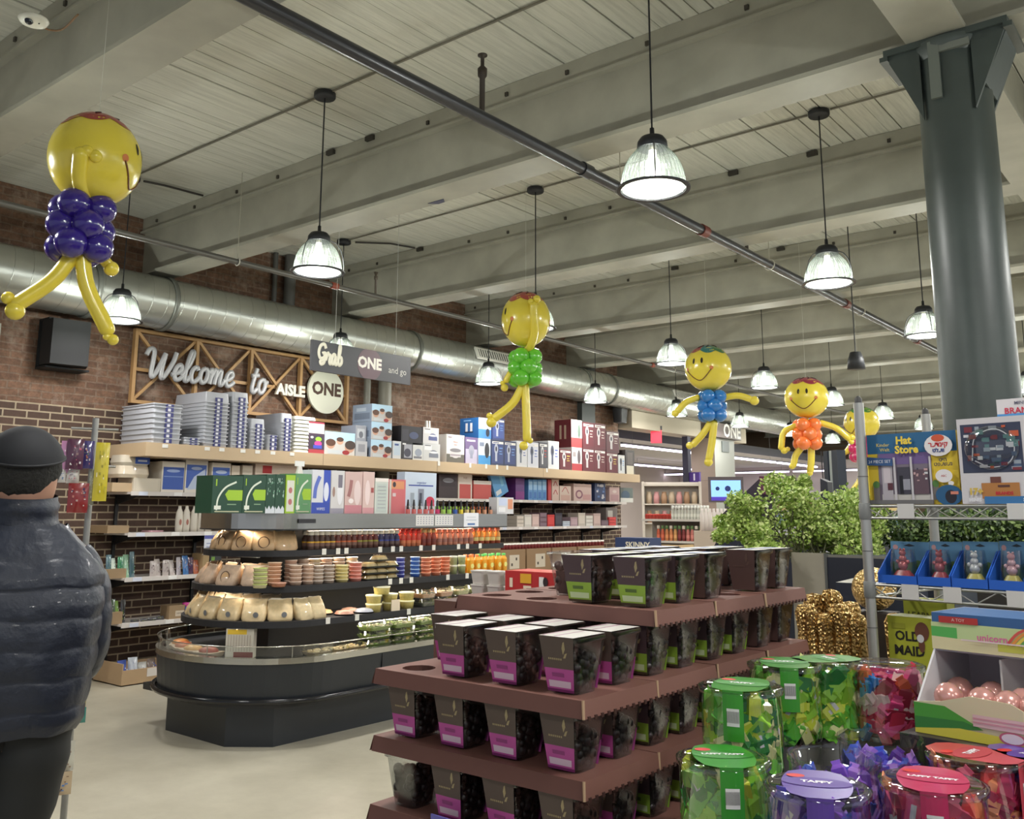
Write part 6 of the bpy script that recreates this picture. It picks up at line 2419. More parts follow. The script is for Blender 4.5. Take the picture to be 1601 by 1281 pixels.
YEL = (226, 196, 60)
hat = [('r', 0, .72, 1, 1, (44, 100, 142)), ('r', 0, 0, .16, .66, YEL), ('r', .72, 0, 1, .72, YEL), ('r', .12, .0, .72, .72, (120, 110, 124)), ('r', .14, .56, .72, .72, (110, 90, 140)), ('r', .15, .05, .72, .14, (190, 186, 180)),
       ('r', .16, .06, .28, .6, (176, 170, 176)), ('r', .18, .3, .26, .56, (206, 196, 200)), ('r', .22, .2, .28, .3, (90, 50, 60)), ('r', .34, .14, .48, .52, (66, 64, 76)), ('r', .36, .14, .4, .4, (26, 26, 34)), ('r', .40, .2, .48, .35, (150, 150, 160)),
       ('r', .52, .14, .68, .48, (96, 76, 86)), ('n', .52, .3, .68, .5, 10, [(196, 160, 160), (60, 60, 80), (206, 206, 206)], 4, .03), ('r', .30, .04, .325, .66, (196, 192, 196)), ('r', .49, .04, .515, .66, (196, 192, 196)), ('r', .70, .04, .72, .66, (196, 192, 196)),
       ('r', 0, 0, .72, .06, (110, 108, 108)), ('r', .06, .06, .13, .26, (110, 104, 100)), ('e', .095, .28, .04, .05, (80, 120, 60)), ('r', .73, .06, .79, .26, (110, 104, 100)), ('e', .76, .28, .035, .05, (80, 120, 60)),
       ('p', [(0, .56), (.3, .54), (.3, .64), (0, .68)], (50, 84, 130)), ('t', .15, .605, .06, '24 PIECE SET', (220, 220, 226)),
       ('t', .20, .84, .07, 'Kinder', (226, 200, 70)), ('t', .22, .77, .07, 'Welt', (226, 200, 70)), ('t', .44, .89, .15, 'Hat', (236, 206, 70), .006), ('t', .47, .76, .15, 'Store', (236, 206, 70), .006),
       ('e', .82, .80, .15, .15, (226, 222, 220)), ('e', .82, .9, .07, .05, (206, 90, 60)), ('t', .82, .81, .09, 'קינדער'[::-1], (190, 40, 50), .003), ('t', .82, .73, .07, 'וועלט'[::-1], (50, 70, 130), .003),
       ('t', .86, .6, .07, 'היט'[::-1], (60, 56, 70), .002), ('t', .86, .54, .07, 'געשעפט'[::-1], (60, 56, 70), .002), ('e', .86, .38, .09, .09, (228, 224, 224)), ('t', .86, .38, .04, 'ABC', (190, 60, 60)), ('e', .93, .28, .03, .03, (228, 224, 224)),
       ('e', .9, .12, .14, .14, (40, 90, 130)), ('e', .92, .1, .06, .09, (36, 34, 44)), ('r', .92, .13, 1, .17, (206, 130, 110))]
rcarton('playset_box', 1358, 1499, 677, RZ[0], .10, YEL, hat, 'blue and yellow toy box lettered Hat Store on the rack top', 0.02, side=(206, 180, 60))
WHT = (206, 202, 204)
br = [('r', .03, .36, .55, .93, (56, 62, 84)), ('n', .05, .38, .53, .9, 46, [(150, 160, 170), (190, 90, 60), (90, 130, 130), (206, 206, 210), (120, 50, 60), (70, 90, 120)], 8, .06), ('c', [(.12, .55), (.16, .78), (.34, .86), (.48, .7), (.44, .48), (.28, .42), (.14, .5)], .012, (226, 226, 230)),
      ('r', .18, .06, .5, .24, (176, 120, 66)), ('r', .26, .24, .35, .31, (110, 66, 56)), ('r', .32, .19, .42, .215, (90, 56, 50)), ('t', .37, .12, .05, 'BRANDS', (196, 50, 60), .002), ('r', .58, .1, .7, .2, (150, 60, 56)), ('r', .6, .2, .68, .28, (96, 80, 160)), ('e', .6, .36, .02, .04, (150, 90, 60)), ('p', [(.62, .7), (.68, .76), (.72, .72), (.66, .62)], (206, 70, 80)),
      ('r', .2, .0, 1, .085, (60, 116, 168)), ('t', .13, .14, .1, '17+', (206, 176, 80), .006), ('t', .12, .045, .055, 'MINIS', (226, 226, 230), .002), ('t', .62, .045, .05, 'SUPER SIZE', (220, 226, 236), .002)]
o = rcarton('playset_box', 1499, 1690, 650, RZ[0], .12, WHT, br, 'white toy box with a crinkled clear window and 17 MINIS lettering', 0.0)
# bubble over the window
hb = max(v.co.z for v in o.data.vertices)
wb = max(v.co.y for v in o.data.vertices)
m = MB()
m.ball((.0, wb*.29, hb*.645), .01, MATS['clear'], 24, 12, 1.8, wb*.24/.01, hb*.26/.01)
m.build('window_bubble', o)
m = MB()
m.box(-.115, -.11, wb*.22, wb*1.0, hb, hb+.055, WHT)
art_on(m, [('r', 0, 0, 1, .3, (76, 140, 196)), ('t', .28, .42, .4, 'BRANDS', (190, 40, 70), .006), ('t', .26, .78, .22, 'MINI', (90, 90, 110), .002)], wb*.78, .055, face_frame((-.1095, wb*.22, hb), (0, 1, 0), (0, 0, 1)))
m.build('header_card', o)
# four blue display boxes with a small figure each
xs_ = [1369, 1431, 1484, 1542, 1601]
figc = [((190, 90, 90), (176, 60, 60)), ((170, 70, 76), (170, 60, 66)), ((206, 206, 206), (206, 190, 90)), ((214, 170, 176), (206, 190, 96))]
for i in range(4):
    a, _ = onrack(xs_[i], 900)
    b, _ = onrack(xs_[i+1], 900)
    _, zt = onrack((xs_[i]+xs_[i+1])/2, 849)
    w_, h_, d_ = b-a-.003, zt-RZ[1], .09
    q = P0+E_*a+N_*.012
    rt = empty('toy_figure_pack', (q.x, q.y, RZ[1]+.001), TH, 'open blue tray pack, %s, %s on second rack shelf' % (('pink bead figure', 'rose bead figure with clear bag', 'silver bead figure', 'silver figure with pink face')[i], ('leftmost', 'second', 'third', 'rightmost')[i]), 'toy', 'blue figure packs on the rack')
    m = MB()
    BL = mat((44, 96, 190), .35)
    m.box(-d_, 0, 0, w_, 0, .004, BL)
    m.box(-d_, -d_+.004, 0, w_, .004, h_, (90, 140, 176))
    for yy in (0, w_-.003):
        m.prism([(-d_+.004, .004), (0, .004), (0, h_*.25), (-d_+.01, h_*.8), (-d_+.004, h_*.8)], yy, yy+.003, BL, 'y')
    m.box(-.003, 0, .003, w_-.003, .004, h_*.2, BL)
    art_on(m, [('r', 0, .5, 1, 1, (100, 150, 186)), ('p', [(0, .2), (1, .2), (1, .45), (.7, .55), (.3, .42), (0, .52)], (96, 130, 80)), ('e', .13, .86, .07, .06, (206, 160, 160)), ('p', [(.35, .9), (.5, .95), (.65, .9), (.5, .88)], (40, 50, 60))], w_, h_, face_frame((-d_+.0045, 0, 0), (0, 1, 0), (0, 0, 1)))
    m.build('card_tray', rt)
    m = MB()
    c1, c2 = figc[i]
    g = mat(c1, .2, .3, coat=.6)
    m.frustum(.05, w_*.62, .035, w_*.5, .0045, .018, mat(c2, .3), cx=-d_*.45, cy=w_/2, r=.01)
    m.frustum(.035, w_*.48, .02, w_*.3, .018, .034, mat(c2, .3), cx=-d_*.45, cy=w_/2, r=.008)
    m.ball((-d_*.45, w_*.5, .046), .013, g, 12, 8)
    m.ball((-d_*.45, w_*.5, .064), .010, g, 12, 8)
    m.ball((-d_*.45, w_*.5, .079), .009, mat((206, 150, 156), .3) if i == 3 else g, 12, 8)
    for sg in (-1, 1):
        m.ball((-d_*.45, w_*.5+sg*.013, .056), .006, g, 8, 6)
        m.ball((-d_*.45, w_*.5+sg*.005, .088), .0035, g, 8, 6)
    m.build('bead_figure', rt)
    m = MB()
    m.frustum(.05, w_*.7, .04, w_*.5, .005, h_*.82, MATS['clear'], cx=-d_*.5, cy=w_/2, r=.012, bottom=False)
    m.build('clear_blister', rt)
LIM = (168, 172, 56)
rcarton('game_box', 1391, 1460, 966, RZ[2], .08, LIM, [('t', .45, .855, .095, 'OLD', (36, 34, 30), .003), ('t', .47, .75, .095, 'MAID', (36, 34, 30), .003), ('r', .1, .91, .4, .95, (150, 152, 50)), ('e', .78, .9, .16, .07, (104, 66, 50)), ('e', .76, .8, .07, .05, (104, 66, 50)), ('e', .74, .85, .08, .03, (206, 206, 206))], 'lime green game box lettered OLD MAID', 0.03, side=(130, 134, 44), top=(120, 124, 40))
rcarton('game_box', 1416, 1484, 938, RZ[2], .05, (156, 160, 54), [('t', .5, .88, .06, 'LEARNED', (70, 72, 30), .002)], 'lime green box standing behind the OLD MAID one', 0.2, side=(130, 134, 44))
for k in range(5):
    s_ = .55+.13*k
    q = P0+E_*s_+N_*.2
    carton('game_box', q.x, q.y, RZ[2]+.001, .12, .1, .2+.01*k, ((60, 66, 80), (90, 70, 60), (40, 60, 90), (80, 80, 80), (60, 50, 70))[k], [('r', .1, .1, .9, .9, (74, 84, 100))], 'dark box at the back of the third rack shelf, %s from the left' % ORD[k], 'box', None, rot=TH)

# ---- rainbow printed dispenser carton with pink foil balls
Q0 = away(1458, 985, 2.12)


def ondisp(px, py, fwd=0.0):
    d = Vector(_F*FP+_R*(px-CX)-_U*(py-CY))
    q = Vector((Q0.x, Q0.y, 0))-N_*fwd
    c = Vector(CAM)
    t = (q-c).dot(N_)/d.dot(N_)
    p = c+d*t
    return (p-q).dot(E_), p.z


_, zd0 = ondisp(1470, 1150, .10)
_, zl1 = ondisp(1480, 1095, .10)
_, zh0 = ondisp(1458, 1013)
_, zh1 = ondisp(1458, 957)
zb0 = zd0
WD = .42
disp = empty('dispenser_carton', (Q0.x, Q0.y, zb0), TH, 'carton dispenser with a rainbow printed header and green and yellow lip', 'display carton')
GY = mat((196, 190, 196), .6)
m = MB()
hh = zh1-zb0
m.box(-.16, -.155, 0, WD, 0, hh, GY)
m.box(-.155, .10, 0, .004, 0, .02, GY)
m.prism([(-.155, 0), (.10, 0), (.10, zl1-zb0-.02), (0, zh0-zb0), (0, hh), (-.155, hh)], 0, .004, (206, 204, 206), 'y')
m.prism([(-.155, 0), (.10, 0), (.10, zl1-zb0-.02), (0, zh0-zb0), (0, hh), (-.155, hh)], WD-.004, WD, (206, 204, 206), 'y')
m.box(-.155, .10, .004, WD-.004, 0, .004, GY)
m.box(-.155, 0, .004, WD-.004, zh0-zb0-.004, zh0-zb0, GY)
m.box(-.15, -.01, .12, .124, .004, zh0-zb0-.01, (214, 212, 210))
m.build('carton_body', disp)
m = MB()
hd = zh1-zh0
m.box(-.155, .004, .002, WD-.002, hh-hd, hh, (60, 100, 150))
rb = [('r', 0, 0, 1, .74, (196, 216, 156)), ('r', 0, 0, .12, .62, (90, 180, 90)), ('p', [(0, 0), (.7, 0), (.7, .2), (.3, .3), (0, .35)], (222, 214, 170)), ('r', .3, .1, .6, .3, (206, 206, 90)), ('r', .7, 0, 1, .3, (226, 216, 120)), ('r', .04, .74, .22, .92, (180, 60, 56)), ('t', .13, .83, .12, 'A TOY', (226, 200, 190))]
for k, c in enumerate(((214, 90, 80), (230, 150, 70), (232, 212, 90), (110, 180, 90), (90, 120, 190))):
    rb.append(('c', [(.34+.02*k, .3), (.42+.015*k, .72-.05*k), (.62, .96-.06*k), (.82-.015*k, .72-.05*k), (.93-.02*k, .2)], .07, c))
rb += [('t', .28, .42, .26, 'unicorn', (214, 110, 160), .006), ('r', .14, .3, .5, .34, (226, 206, 206)), ('r', .5, .36, .78, .86, (226, 226, 230)), ('r', .53, .5, .72, .53, (150, 150, 160)), ('r', .53, .44, .74, .46, (150, 150, 160)), ('r', .68, .7, .75, .76, (120, 120, 130)),
       ('e', .56, .16, .07, .1, (70, 160, 110)), ('e', .86, .35, .05, .12, (60, 150, 150)), ('e', .7, .2, .05, .1, (206, 220, 236)), ('n', .5, .02, .98, .3, 12, [(230, 220, 80), (110, 190, 90), (206, 206, 236)], 3, .05)]
art_on(m, rb, WD, hd, face_frame((.0046, 0, hh-hd), (0, 1, 0), (0, 0, 1)))
m.build('printed_header', disp)
m = MB()
lp = zl1-zb0
m.prism([(0, 0), (WD, 0), (WD, lp*1.1), (WD*.5, lp*.9), (WD*.42, lp*1.25), (WD*.25, lp*1.2), (WD*.12, lp*.95), (0, lp*.85)], 0, .003, (206, 204, 120))
m.T = face_frame((.101, 0, 0), (0, 1, 0), (0, 0, 1))
k0 = MB()
k0.T = m.T
k0.prism([(0, 0), (WD, 0), (WD, lp*1.0), (WD*.5, lp*.9), (WD*.42, lp*1.15), (WD*.25, lp*1.2), (WD*.12, lp*.95), (0, lp*.85)], 0, .003, (214, 208, 170))
art_on(k0, [], WD, lp, Matrix())
k0.T = None
F3 = face_frame((.1045, 0, 0), (0, 1, 0), (0, 0, 1))
art_on(k0, [('p', [(0, .1), (.30, .35), (.14, .84), (0, .84)], (80, 160, 60)), ('p', [(0, .1), (.30, .35), (.22, .5), (0, .45)], (60, 130, 60)), ('p', [(.0, 0), (1, 0), (1, .28), (.5, .22), (.2, .3), (0, .12)], (222, 210, 80)),
            ('r', .26, .42, .5, .74, (222, 190, 190)), ('r', .26, .62, .5, .66, (206, 150, 160)), ('r', .26, .52, .5, .56, (206, 150, 160)), ('e', .42, .25, .055, .17, (190, 100, 120)), ('e', .42, .25, .045, .13, (226, 216, 216)), ('e', .58, .25, .055, .17, (190, 100, 120)), ('e', .58, .25, .045, .13, (226, 216, 216)),
            ('r', .6, .5, .68, .85, (206, 140, 130)), ('e', .76, .66, .035, .09, (60, 60, 190)), ('p', [(.76, .35), (.86, .3), (.9, .55), (.78, .6)], (110, 90, 190)), ('e', .92, .45, .04, .1, (60, 60, 190)), ('t', .84, .16, .22, 'magic', (206, 90, 150), .006)], WD, lp, F3)
k0.build('printed_lip', disp)
for i, (px, py, dx) in enumerate(((1483, 1083, .05), (1500, 1075, -.03), (1536, 1090, .05), (1553, 1082, -.03), (1577, 1100, .05), (1600, 1078, 0.0), (1618, 1098, .05))):
    s_, _ = ondisp(px, py, dx)
    q = Vector((Q0.x, Q0.y, 0))-N_*dx+E_*s_
    m = MB()
    PF = mat((222, 164, 156), .22, .4, coat=.5)
    R_ = .027
    m.ball((0, 0, R_), R_, PF, 20, 12)
    for k in range(13):
        a = 2*PI*k/13
        m.ball((math.cos(TH)*0+math.cos(a)*R_*.8*math.sin(-TH), math.cos(a)*R_*.8*math.cos(TH), R_+math.sin(a)*R_*.8), .006, mat((214, 180, 120), .25, .5), 6, 5)
    zr = lp*.55
    put(m, 'foil_ball', (q.x, q.y, zb0+zr-.0), 0, 'pink foil wrapped ball in the dispenser carton, %s from the left' % ORD[i], 'ball', 'pink foil balls in the dispenser')
m = MB()
m.box(-.15, .095, .006, WD-.006, .005, lp*.55-.001, (206, 190, 190))
m.build('inner_shelf', disp)
m = MB()
q = Vector((Q0.x, Q0.y, 0))
m.box(-.22, .13, -.02, .6, 0, zb0-.001, (52, 46, 46))
put(m, 'display_stand', (q.x, q.y, 0), TH, 'dark plinth under the rainbow dispenser carton', 'stand')

# ---- gold foil bags
GB = [(1260, 958), (1287, 966), (1313, 966), (1338, 972), (1272, 936), (1300, 938), (1328, 945), (1400, 958), (1424, 965)]
zg = 1.13
for i, (px, py) in enumerate(GB):
    c = away(px, py, 2.92 if i < 4 or i > 6 else 3.06)
    r = random.Random(i)
    m = MB()
    hgt = .19 if i not in (4, 5) else .23
    if i > 6:
        hgt = .335
    hgt += r.uniform(-.015, .02)
    prof = [(.001, 0), (.025, .004), (.028, .03), (.026, .09), (.024, .13), (.030, hgt-.02), (.022, hgt), (.001, hgt+.004)]
    n = 18
    vs, fs = [], []
    for (q, z) in prof:
        for j in range(n):
            a = 2*PI*j/n
            k = 1+.10*(1 if j % 2 else -1)+r.uniform(-.04, .04)
            vs.append((q*k*math.cos(a), q*k*math.sin(a), z+r.uniform(-.003, .003)*(z > 0)))
    for k in range(len(prof)-1):
        for j in range(n):
            fs.append((k*n+j, k*n+(j+1) % n, (k+1)*n+(j+1) % n, (k+1)*n+j))
    m.add(vs, fs, MATS['foil_gold'])
    put(m, 'gold_foil_bag', (c.x, c.y, zg if i < 7 else RZ[2]+.001), 0, 'crumpled gold foil bag on the low dark table, %s' % ('%s of the front ones' % ORD[i] if i < 4 else ('%s of the back ones' % ORD[i-4] if i < 7 else '%s behind the rack post' % ('left one', 'right one')[i-7])), 'bag', 'gold foil bags')
c = away(1366, 912, 3.32)
m = MB()
m.ball((0, 0, .07), .07, MATS['foil_gold'], 16, 10)
put(m, 'gold_foil_bag', (c.x, c.y, 1.288), 0, 'round gold foil bundle highest of the gold bags', 'bag', 'gold foil bags')
m = MB()
m.frustum(.12, .12, .12, .12, 0, 1.286, (46, 40, 38))
put(m, 'display_block', (c.x, c.y+.0, 0), 0, 'dark block under the round gold foil bundle', 'box')
m = MB()
a, b = away(1245, 950, 2.98), away(1440, 950, 2.98)
v = (b-a).normalized()
m.box(0, .33, -.16, .14, zg-.05, zg-.001, (52, 40, 36))
m.box(.03, .30, -.12, .09, 0, zg-.05, (40, 34, 32))
put(m, 'display_table', (a.x-.02, a.y, 0), math.atan2(v.y, v.x), 'dark table under the gold foil bags', 'table')


# ================================================================ PLANTERS
def foliage(name_, boxes, n, seed, cols, leaf=.017):
    r = random.Random(seed)
    m = MB()
    mats = [mat(c, .5) for c in cols]
    for m_ in mats:
        m.mi(m_)
    V, F, MI = [], [], []
    for k in range(n):
        bx = r.choice(boxes)
        # a point in an ellipsoid, denser toward the surface
        while True:
            p = Vector((r.uniform(-1, 1), r.uniform(-1, 1), r.uniform(-1, 1)))
            if .35 < p.length < 1:
                break
        c = Vector(bx[0])+Vector((p.x*bx[1][0], p.y*bx[1][1], p.z*bx[1][2]))
        d = Vector((r.gauss(0, 1), r.gauss(0, 1), r.gauss(.4, 1))).normalized()
        u = d.orthogonal().normalized()
        w_ = d.cross(u)
        L_ = leaf*r.uniform(.7, 1.3)
        q = len(V)
        V += [c, c+d*L_*.5+u*L_*.32, c+d*L_+w_*L_*.1, c+d*L_*.5-u*L_*.32]
        F.append((q, q+1, q+2, q+3))
        MI.append(r.randrange(len(mats)))
    m.v, m.f, m.m, m.sm = [tuple(v) for v in V], F, MI, [False]*len(F)
    return m


pc = away(1255, 820, 4.1)
def pl_(px, py, d_):
    q = away(px, py, d_)
    return (q.x, q.y, q.z)
rt = empty('potted_boxwood', (pc.x, pc.y, 0), 0, 'bushy light green artificial plant in a tall grey planter', 'plant')
BX = [(pl_(1225, 790, 4.1), (.15, .15, .10)), (pl_(1190, 812, 4.05), (.13, .12, .09)), (pl_(1160, 832, 4.0), (.10, .10, .05)), (pl_(1270, 800, 4.15), (.16, .15, .10)), (pl_(1245, 832, 4.1), (.17, .12, .06)), (pl_(1300, 830, 4.15), (.14, .12, .08)),
      (pl_(1196, 862, 3.9), (.09, .08, .035)), (pl_(1325, 795, 4.3), (.12, .12, .10)), (pl_(1330, 850, 4.1), (.09, .08, .07)), (pl_(1322, 878, 4.0), (.04, .05, .04)), (pl_(1350, 825, 4.3), (.1, .1, .1)), (pl_(1235, 768, 4.1), (.06, .06, .05))]
r = random.Random(44)
BX = BX+[((b[0][0]+r.uniform(-1.1, 1.1)*b[1][0], b[0][1]+r.uniform(-1, 1)*b[1][1], b[0][2]+r.uniform(-.9, 1.15)*b[1][2]), (b[1][0]*.42, b[1][1]*.42, b[1][2]*.5)) for b in BX for _ in range(4)]
m = foliage('foliage', BX, 24000, 5, [(160, 188, 84), (146, 176, 74), (182, 202, 112), (120, 148, 62), (196, 208, 132)], .017)
o = m.build('foliage', rt, (-pc.x, -pc.y, 0))
o['kind'] = 'stuff'
m = MB()
for k in range(40):
    r = random.Random(k)
    b = Vector(r.choice(BX)[0])
    m.tube(catmull([(pc.x+r.uniform(-.1, .1), pc.y+r.uniform(-.06, .06), 1.40), ((pc.x+b.x)/2, (pc.y+b.y)/2, b.z+.02), tuple(b)], 3), .003, (96, 100, 60), 4)
m.build('stems', rt, (-pc.x, -pc.y, 0))
# planter trough along the lane
a, b = away(1240, 870, 4.0), away(1312, 870, 4.0)
m = MB()
m.box(a.x, a.x+.60, a.y, a.y+.35, 0, 1.44, (70, 76, 84), front=mat((128, 126, 118), .5))
m.box(a.x-.005, a.x+.13, a.y-.006, a.y, 0, 1.445, mat((168, 162, 146), .5, noise=.12, scale=12))
m.box(a.x+.13, a.x+.14, a.y-.010, a.y, 0, 1.445, (96, 98, 96))
m.box(a.x+.14, a.x+.60, a.y-.004, a.y, 0, 1.43, (38, 42, 54))
m.build('planter_trough', rt, (-pc.x, -pc.y, 0))
hc = away(1500, 830, 4.3)
rt = empty('hedge_trough', (hc.x, hc.y, 0), 0, 'artificial hedge, its green darkened for shade, in a trough behind the wire rack', 'plant')
BX = [(pl_(1412+i*32, 832+(i % 2)*8, 4.45), (.12, .13, .10)) for i in range(9)]
m = foliage('foliage', BX, 9000, 6, [(60, 84, 40), (80, 106, 48), (46, 66, 34), (110, 132, 66)], .022)  # leaf greens darkened to carry the shade the hedge stands in
o = m.build('foliage', rt, (-hc.x, -hc.y, 0))
o['kind'] = 'stuff'
a, b = away(1400, 880, 4.45), away(1690, 880, 4.45)
v = (b-a)
m = MB()
m.box(0, v.length, -.14, .14, 0, 1.42, (52, 48, 44))
m.T = None
o = m.build('planter_trough', rt)
o.rotation_euler = (0, 0, math.atan2(v.y, v.x))
o.location = (a.x-hc.x, a.y-hc.y, 0)
# dark crate right of the planter
c = away(1306, 905, 3.55)
m = MB()
m.box(0, .26, 0, .26, 1.20, 1.36, (40, 46, 60), top=mat((190, 188, 180), .5))
m.box(.02, .24, .02, .24, 0, 1.20, (36, 36, 40))
put(m, 'display_cube', (c.x, c.y, 0), .1, 'dark navy block with a pale top between the planter and rack', 'box')
# checkout lane divider: rounded black panel and sloping screen arm
c = away(1112, 850, 5.2)
rt = empty('checkout_divider', (c.x, c.y, 0), 0, 'black checkout divider with rounded end and a raised sloping panel', 'divider')
NV = mat((30, 34, 48), .45)
m = MB()
P = [(0, 0), (.9, 0), (.9, 1.49), (.12, 1.49)]+[(.12-.12*math.sin(t), 1.37+.12*math.cos(t)) for t in (.4, .8, 1.2, 1.57)]
m.prism(P, 0, .1, NV, 'y')
m.build('lower_panel', rt)
m = MB()
e1, e2, e3 = at(1128, 805, 1, c.y+.3), at(1188, 748, 1, c.y+.3), at(1207, 745, 1, c.y+.3)
P = [(e1.x-c.x, 1.0), (e3.x-c.x, 1.0), (e3.x-c.x, e3.z), (e2.x-c.x, e2.z), (e1.x-c.x, e1.z)]
m.prism(P, .3, .34, mat((44, 34, 48), .5), 'y')
m.build('sloping_panel', rt)
m = MB()
m.box(e2.x-c.x, e3.x-c.x+.02, .29, .35, e2.z-.09, e2.z+.01, (84, 30, 60))
m.build('end_cap', rt)
for i, px in enumerate((1270, 1352)):
    c = away(px, 770, 5.6)
    m = MB()
    m.prism([(0, 0), (.12, 0), (.09, 1.78), (.05, 1.80)], 0, .08, mat((40, 40, 48), .5), 'y')
    put(m, 'lane_marker', (c.x, c.y, 0), 0, 'dark tapering lane marker %s' % ('behind the green plant' if i == 0 else 'behind the rack'), 'post')
# ================================================================ BALLOON FIGURES
YL = mat((224, 204, 70), .25, coat=.4)


def figure(hx, hy, rx, ry, dist, yaw, bodyc, balls, limbs, hair, label, second=None):
    c = away(hx, hy, dist)
    s = dist/FP*1.015
    ang = math.atan2(c.y, c.x)-PI/2
    rt = empty('balloon_figure', (c.x, c.y, c.z), ang, label, 'balloon', 'balloon figures hung from the beams')
    RX, RZ_ = rx*s, ry*s

    def surf(lon, lat, k=1.004, fy=yaw):
        lo, la = math.radians(lon+fy), math.radians(lat)
        return Vector((math.sin(lo)*math.cos(la)*RX*k, -math.cos(lo)*math.cos(la)*RX*k, math.sin(la)*RZ_*k))
    m = MB()
    m.lathe([(RX*math.cos(math.radians(a))*(1 if a > -40 else 1-.0), RZ_*math.sin(math.radians(a))) for a in range(-90, 91, 9)], YL, seg=36)
    m.lathe([(.012, -RZ_-.02), (.006, -RZ_+.004)], YL, seg=10)
    head = m.build('head_balloon', rt)
    m = MB()
    BK = mat((40, 34, 20), .4)
    for fy in ([yaw] if second is None else [yaw, second]):
        for sg in (-1, 1):
            m.add([surf(sg*11+3.2*math.cos(t), 12+7.5*math.sin(t), 1.005, fy) for t in [2*PI*k/14 for k in range(14)]], [tuple(range(14))], BK)
            m.add([surf(sg*34+5*math.cos(t), -7+5*math.sin(t), 1.005, fy) for t in [2*PI*k/14 for k in range(14)]], [tuple(range(14))], (206, 120, 56))
        m.tube([surf(-34+68*k/20, -10-28*math.sin(PI*k/20), 1.004, fy) for k in range(21)], .0045*RX/.2, (110, 70, 30), 5)
    m.build('printed_face', head)
    m = MB()
    n = 48
    for j in range(n):
        a0, a1 = 360*j/n, 360*(j+1)/n

        def low(a):
            return 45-10*abs(math.sin(math.radians(a*3.5)))-3*math.sin(math.radians(a*2))
        col = hair[int(j/n*len(hair))]
        q = 4
        for k in range(q):
            l0a, l0b = low(a0)+(90-low(a0))*k/q, low(a1)+(90-low(a1))*k/q
            l1a, l1b = low(a0)+(90-low(a0))*(k+1)/q, low(a1)+(90-low(a1))*(k+1)/q
            m.add([surf(a0, l0a, 1.006), surf(a1, l0b, 1.006), surf(a1, min(89.9, l1b), 1.006), surf(a0, min(89.9, l1a), 1.006)], [(0, 1, 2, 3)], mat(col, .3, coat=.3), True)
    for a in (-20, 20, 150, 200, 70, -80):
        m.tube([surf(a+14*math.sin(t*1.5), 58+12*t, 1.010) for t in (0, .4, .8, 1.2, 1.6)], .004*RX/.2, (60, 24, 24), 4)
    m.build('printed_hair', head)
    bx, by, br = bodyc
    BM = mat(balls, .18, coat=.7)
    k = 0
    for row_, zz in enumerate((-1.25, 0, 1.25)):
        for j in range(4):
            a = math.radians(45+90*j+45*(row_ % 2)+20)
            R_ = br*s
            p = ((bx-hx)*s+math.cos(a)*R_*1.12, math.sin(a)*R_*1.12, -(by-hy)*s+zz*R_)
            m = MB()
            m.ball((0, 0, 0), R_*.98, BM, 16, 12)
            m.build('body_balloon', rt, p)
    for nm, pts, r_, ends in limbs:
        m = MB()
        P = catmull([((x-hx)*s, dy*s, -(y-hy)*s) for (x, y, dy) in pts], 5)
        m.balloon(P, r_*s, YL, 12)
        for (ex, ey, er) in ends:
            m.ball(((ex-hx)*s, pts[-1][2]*s, -(ey-hy)*s), er*s, YL, 14, 10)
        m.build(nm, rt)
    m = MB()
    yw = c.y
    m.tube([(0, 0, RZ_), (0, 0, ZC-.005-c.z)], .0012, (200, 200, 190), 4)
    m.build('hanging_thread', rt)
    return rt


RED, = ((160, 58, 50),)
figure(149, 250, 64, 69, 4.75, 72, (138, 356, 23), (44, 26, 120),
       [('arm', [(142, 318, -8), (131, 295, -40), (130, 268, -62)], 11, [(138, 262, 9), (149, 267, 9)]), ('arm', [(165, 385, 20), (178, 398, 28)], 8, [(183, 404, 11)]),
        ('leg', [(133, 392, 0), (108, 436, 0), (68, 474, 0)], 11, [(55, 468, 9), (65, 485, 13)]), ('leg', [(142, 392, 0), (153, 442, 0), (183, 500, 0)], 11, [(192, 515, 8), (184, 511, 6)])],
       [RED], 'yellow smiling balloon figure with purple body, leftmost and nearest', None)
figure(822, 500, 38.5, 44, 7.45, -68, (821, 577, 13.5), (96, 186, 50),
       [('arm', [(826, 552, -6), (835, 528, -30), (834, 486, -40)], 6.5, [(830, 480, 5), (839, 476, 6)]), ('arm', [(800, 582, 0), (792, 596, 0)], 5, [(786, 601, 4), (789, 608, 6)]),
        ('leg', [(818, 604, 0), (802, 632, 0), (775, 655, 0)], 6.5, [(769, 662, 8), (766, 652, 5)]), ('leg', [(821, 604, 0), (823, 650, 0), (824, 686, 0)], 6.5, [(829, 690, 4.5), (819, 698, 7)])],
       [RED], 'yellow balloon figure with lime green body, arm raised before its head', 112)
figure(1107, 576, 35, 35, 9.26, -26, (1111, 634, 11), (36, 116, 190),
       [('arm', [(1090, 621, 0), (1073, 627, 0), (1060, 640, 0)], 5, [(1056, 644, 5.5)]), ('arm', [(1130, 621, 0), (1150, 619, 0), (1166, 624, 0)], 5, [(1173, 627, 7)]),
        ('leg', [(1107, 660, 0), (1096, 676, 0), (1082, 691, 0)], 5, [(1076, 693, 5.5)]), ('leg', [(1113, 660, 0), (1109, 688, 0), (1104, 712, 0)], 5.5, [(1103, 718, 6.5)])],
       [(40, 120, 120), (50, 110, 60), (110, 120, 50), (50, 90, 140), RED, (160, 60, 90), RED, (150, 50, 60)], 'yellow balloon figure with blue body and rainbow hair')
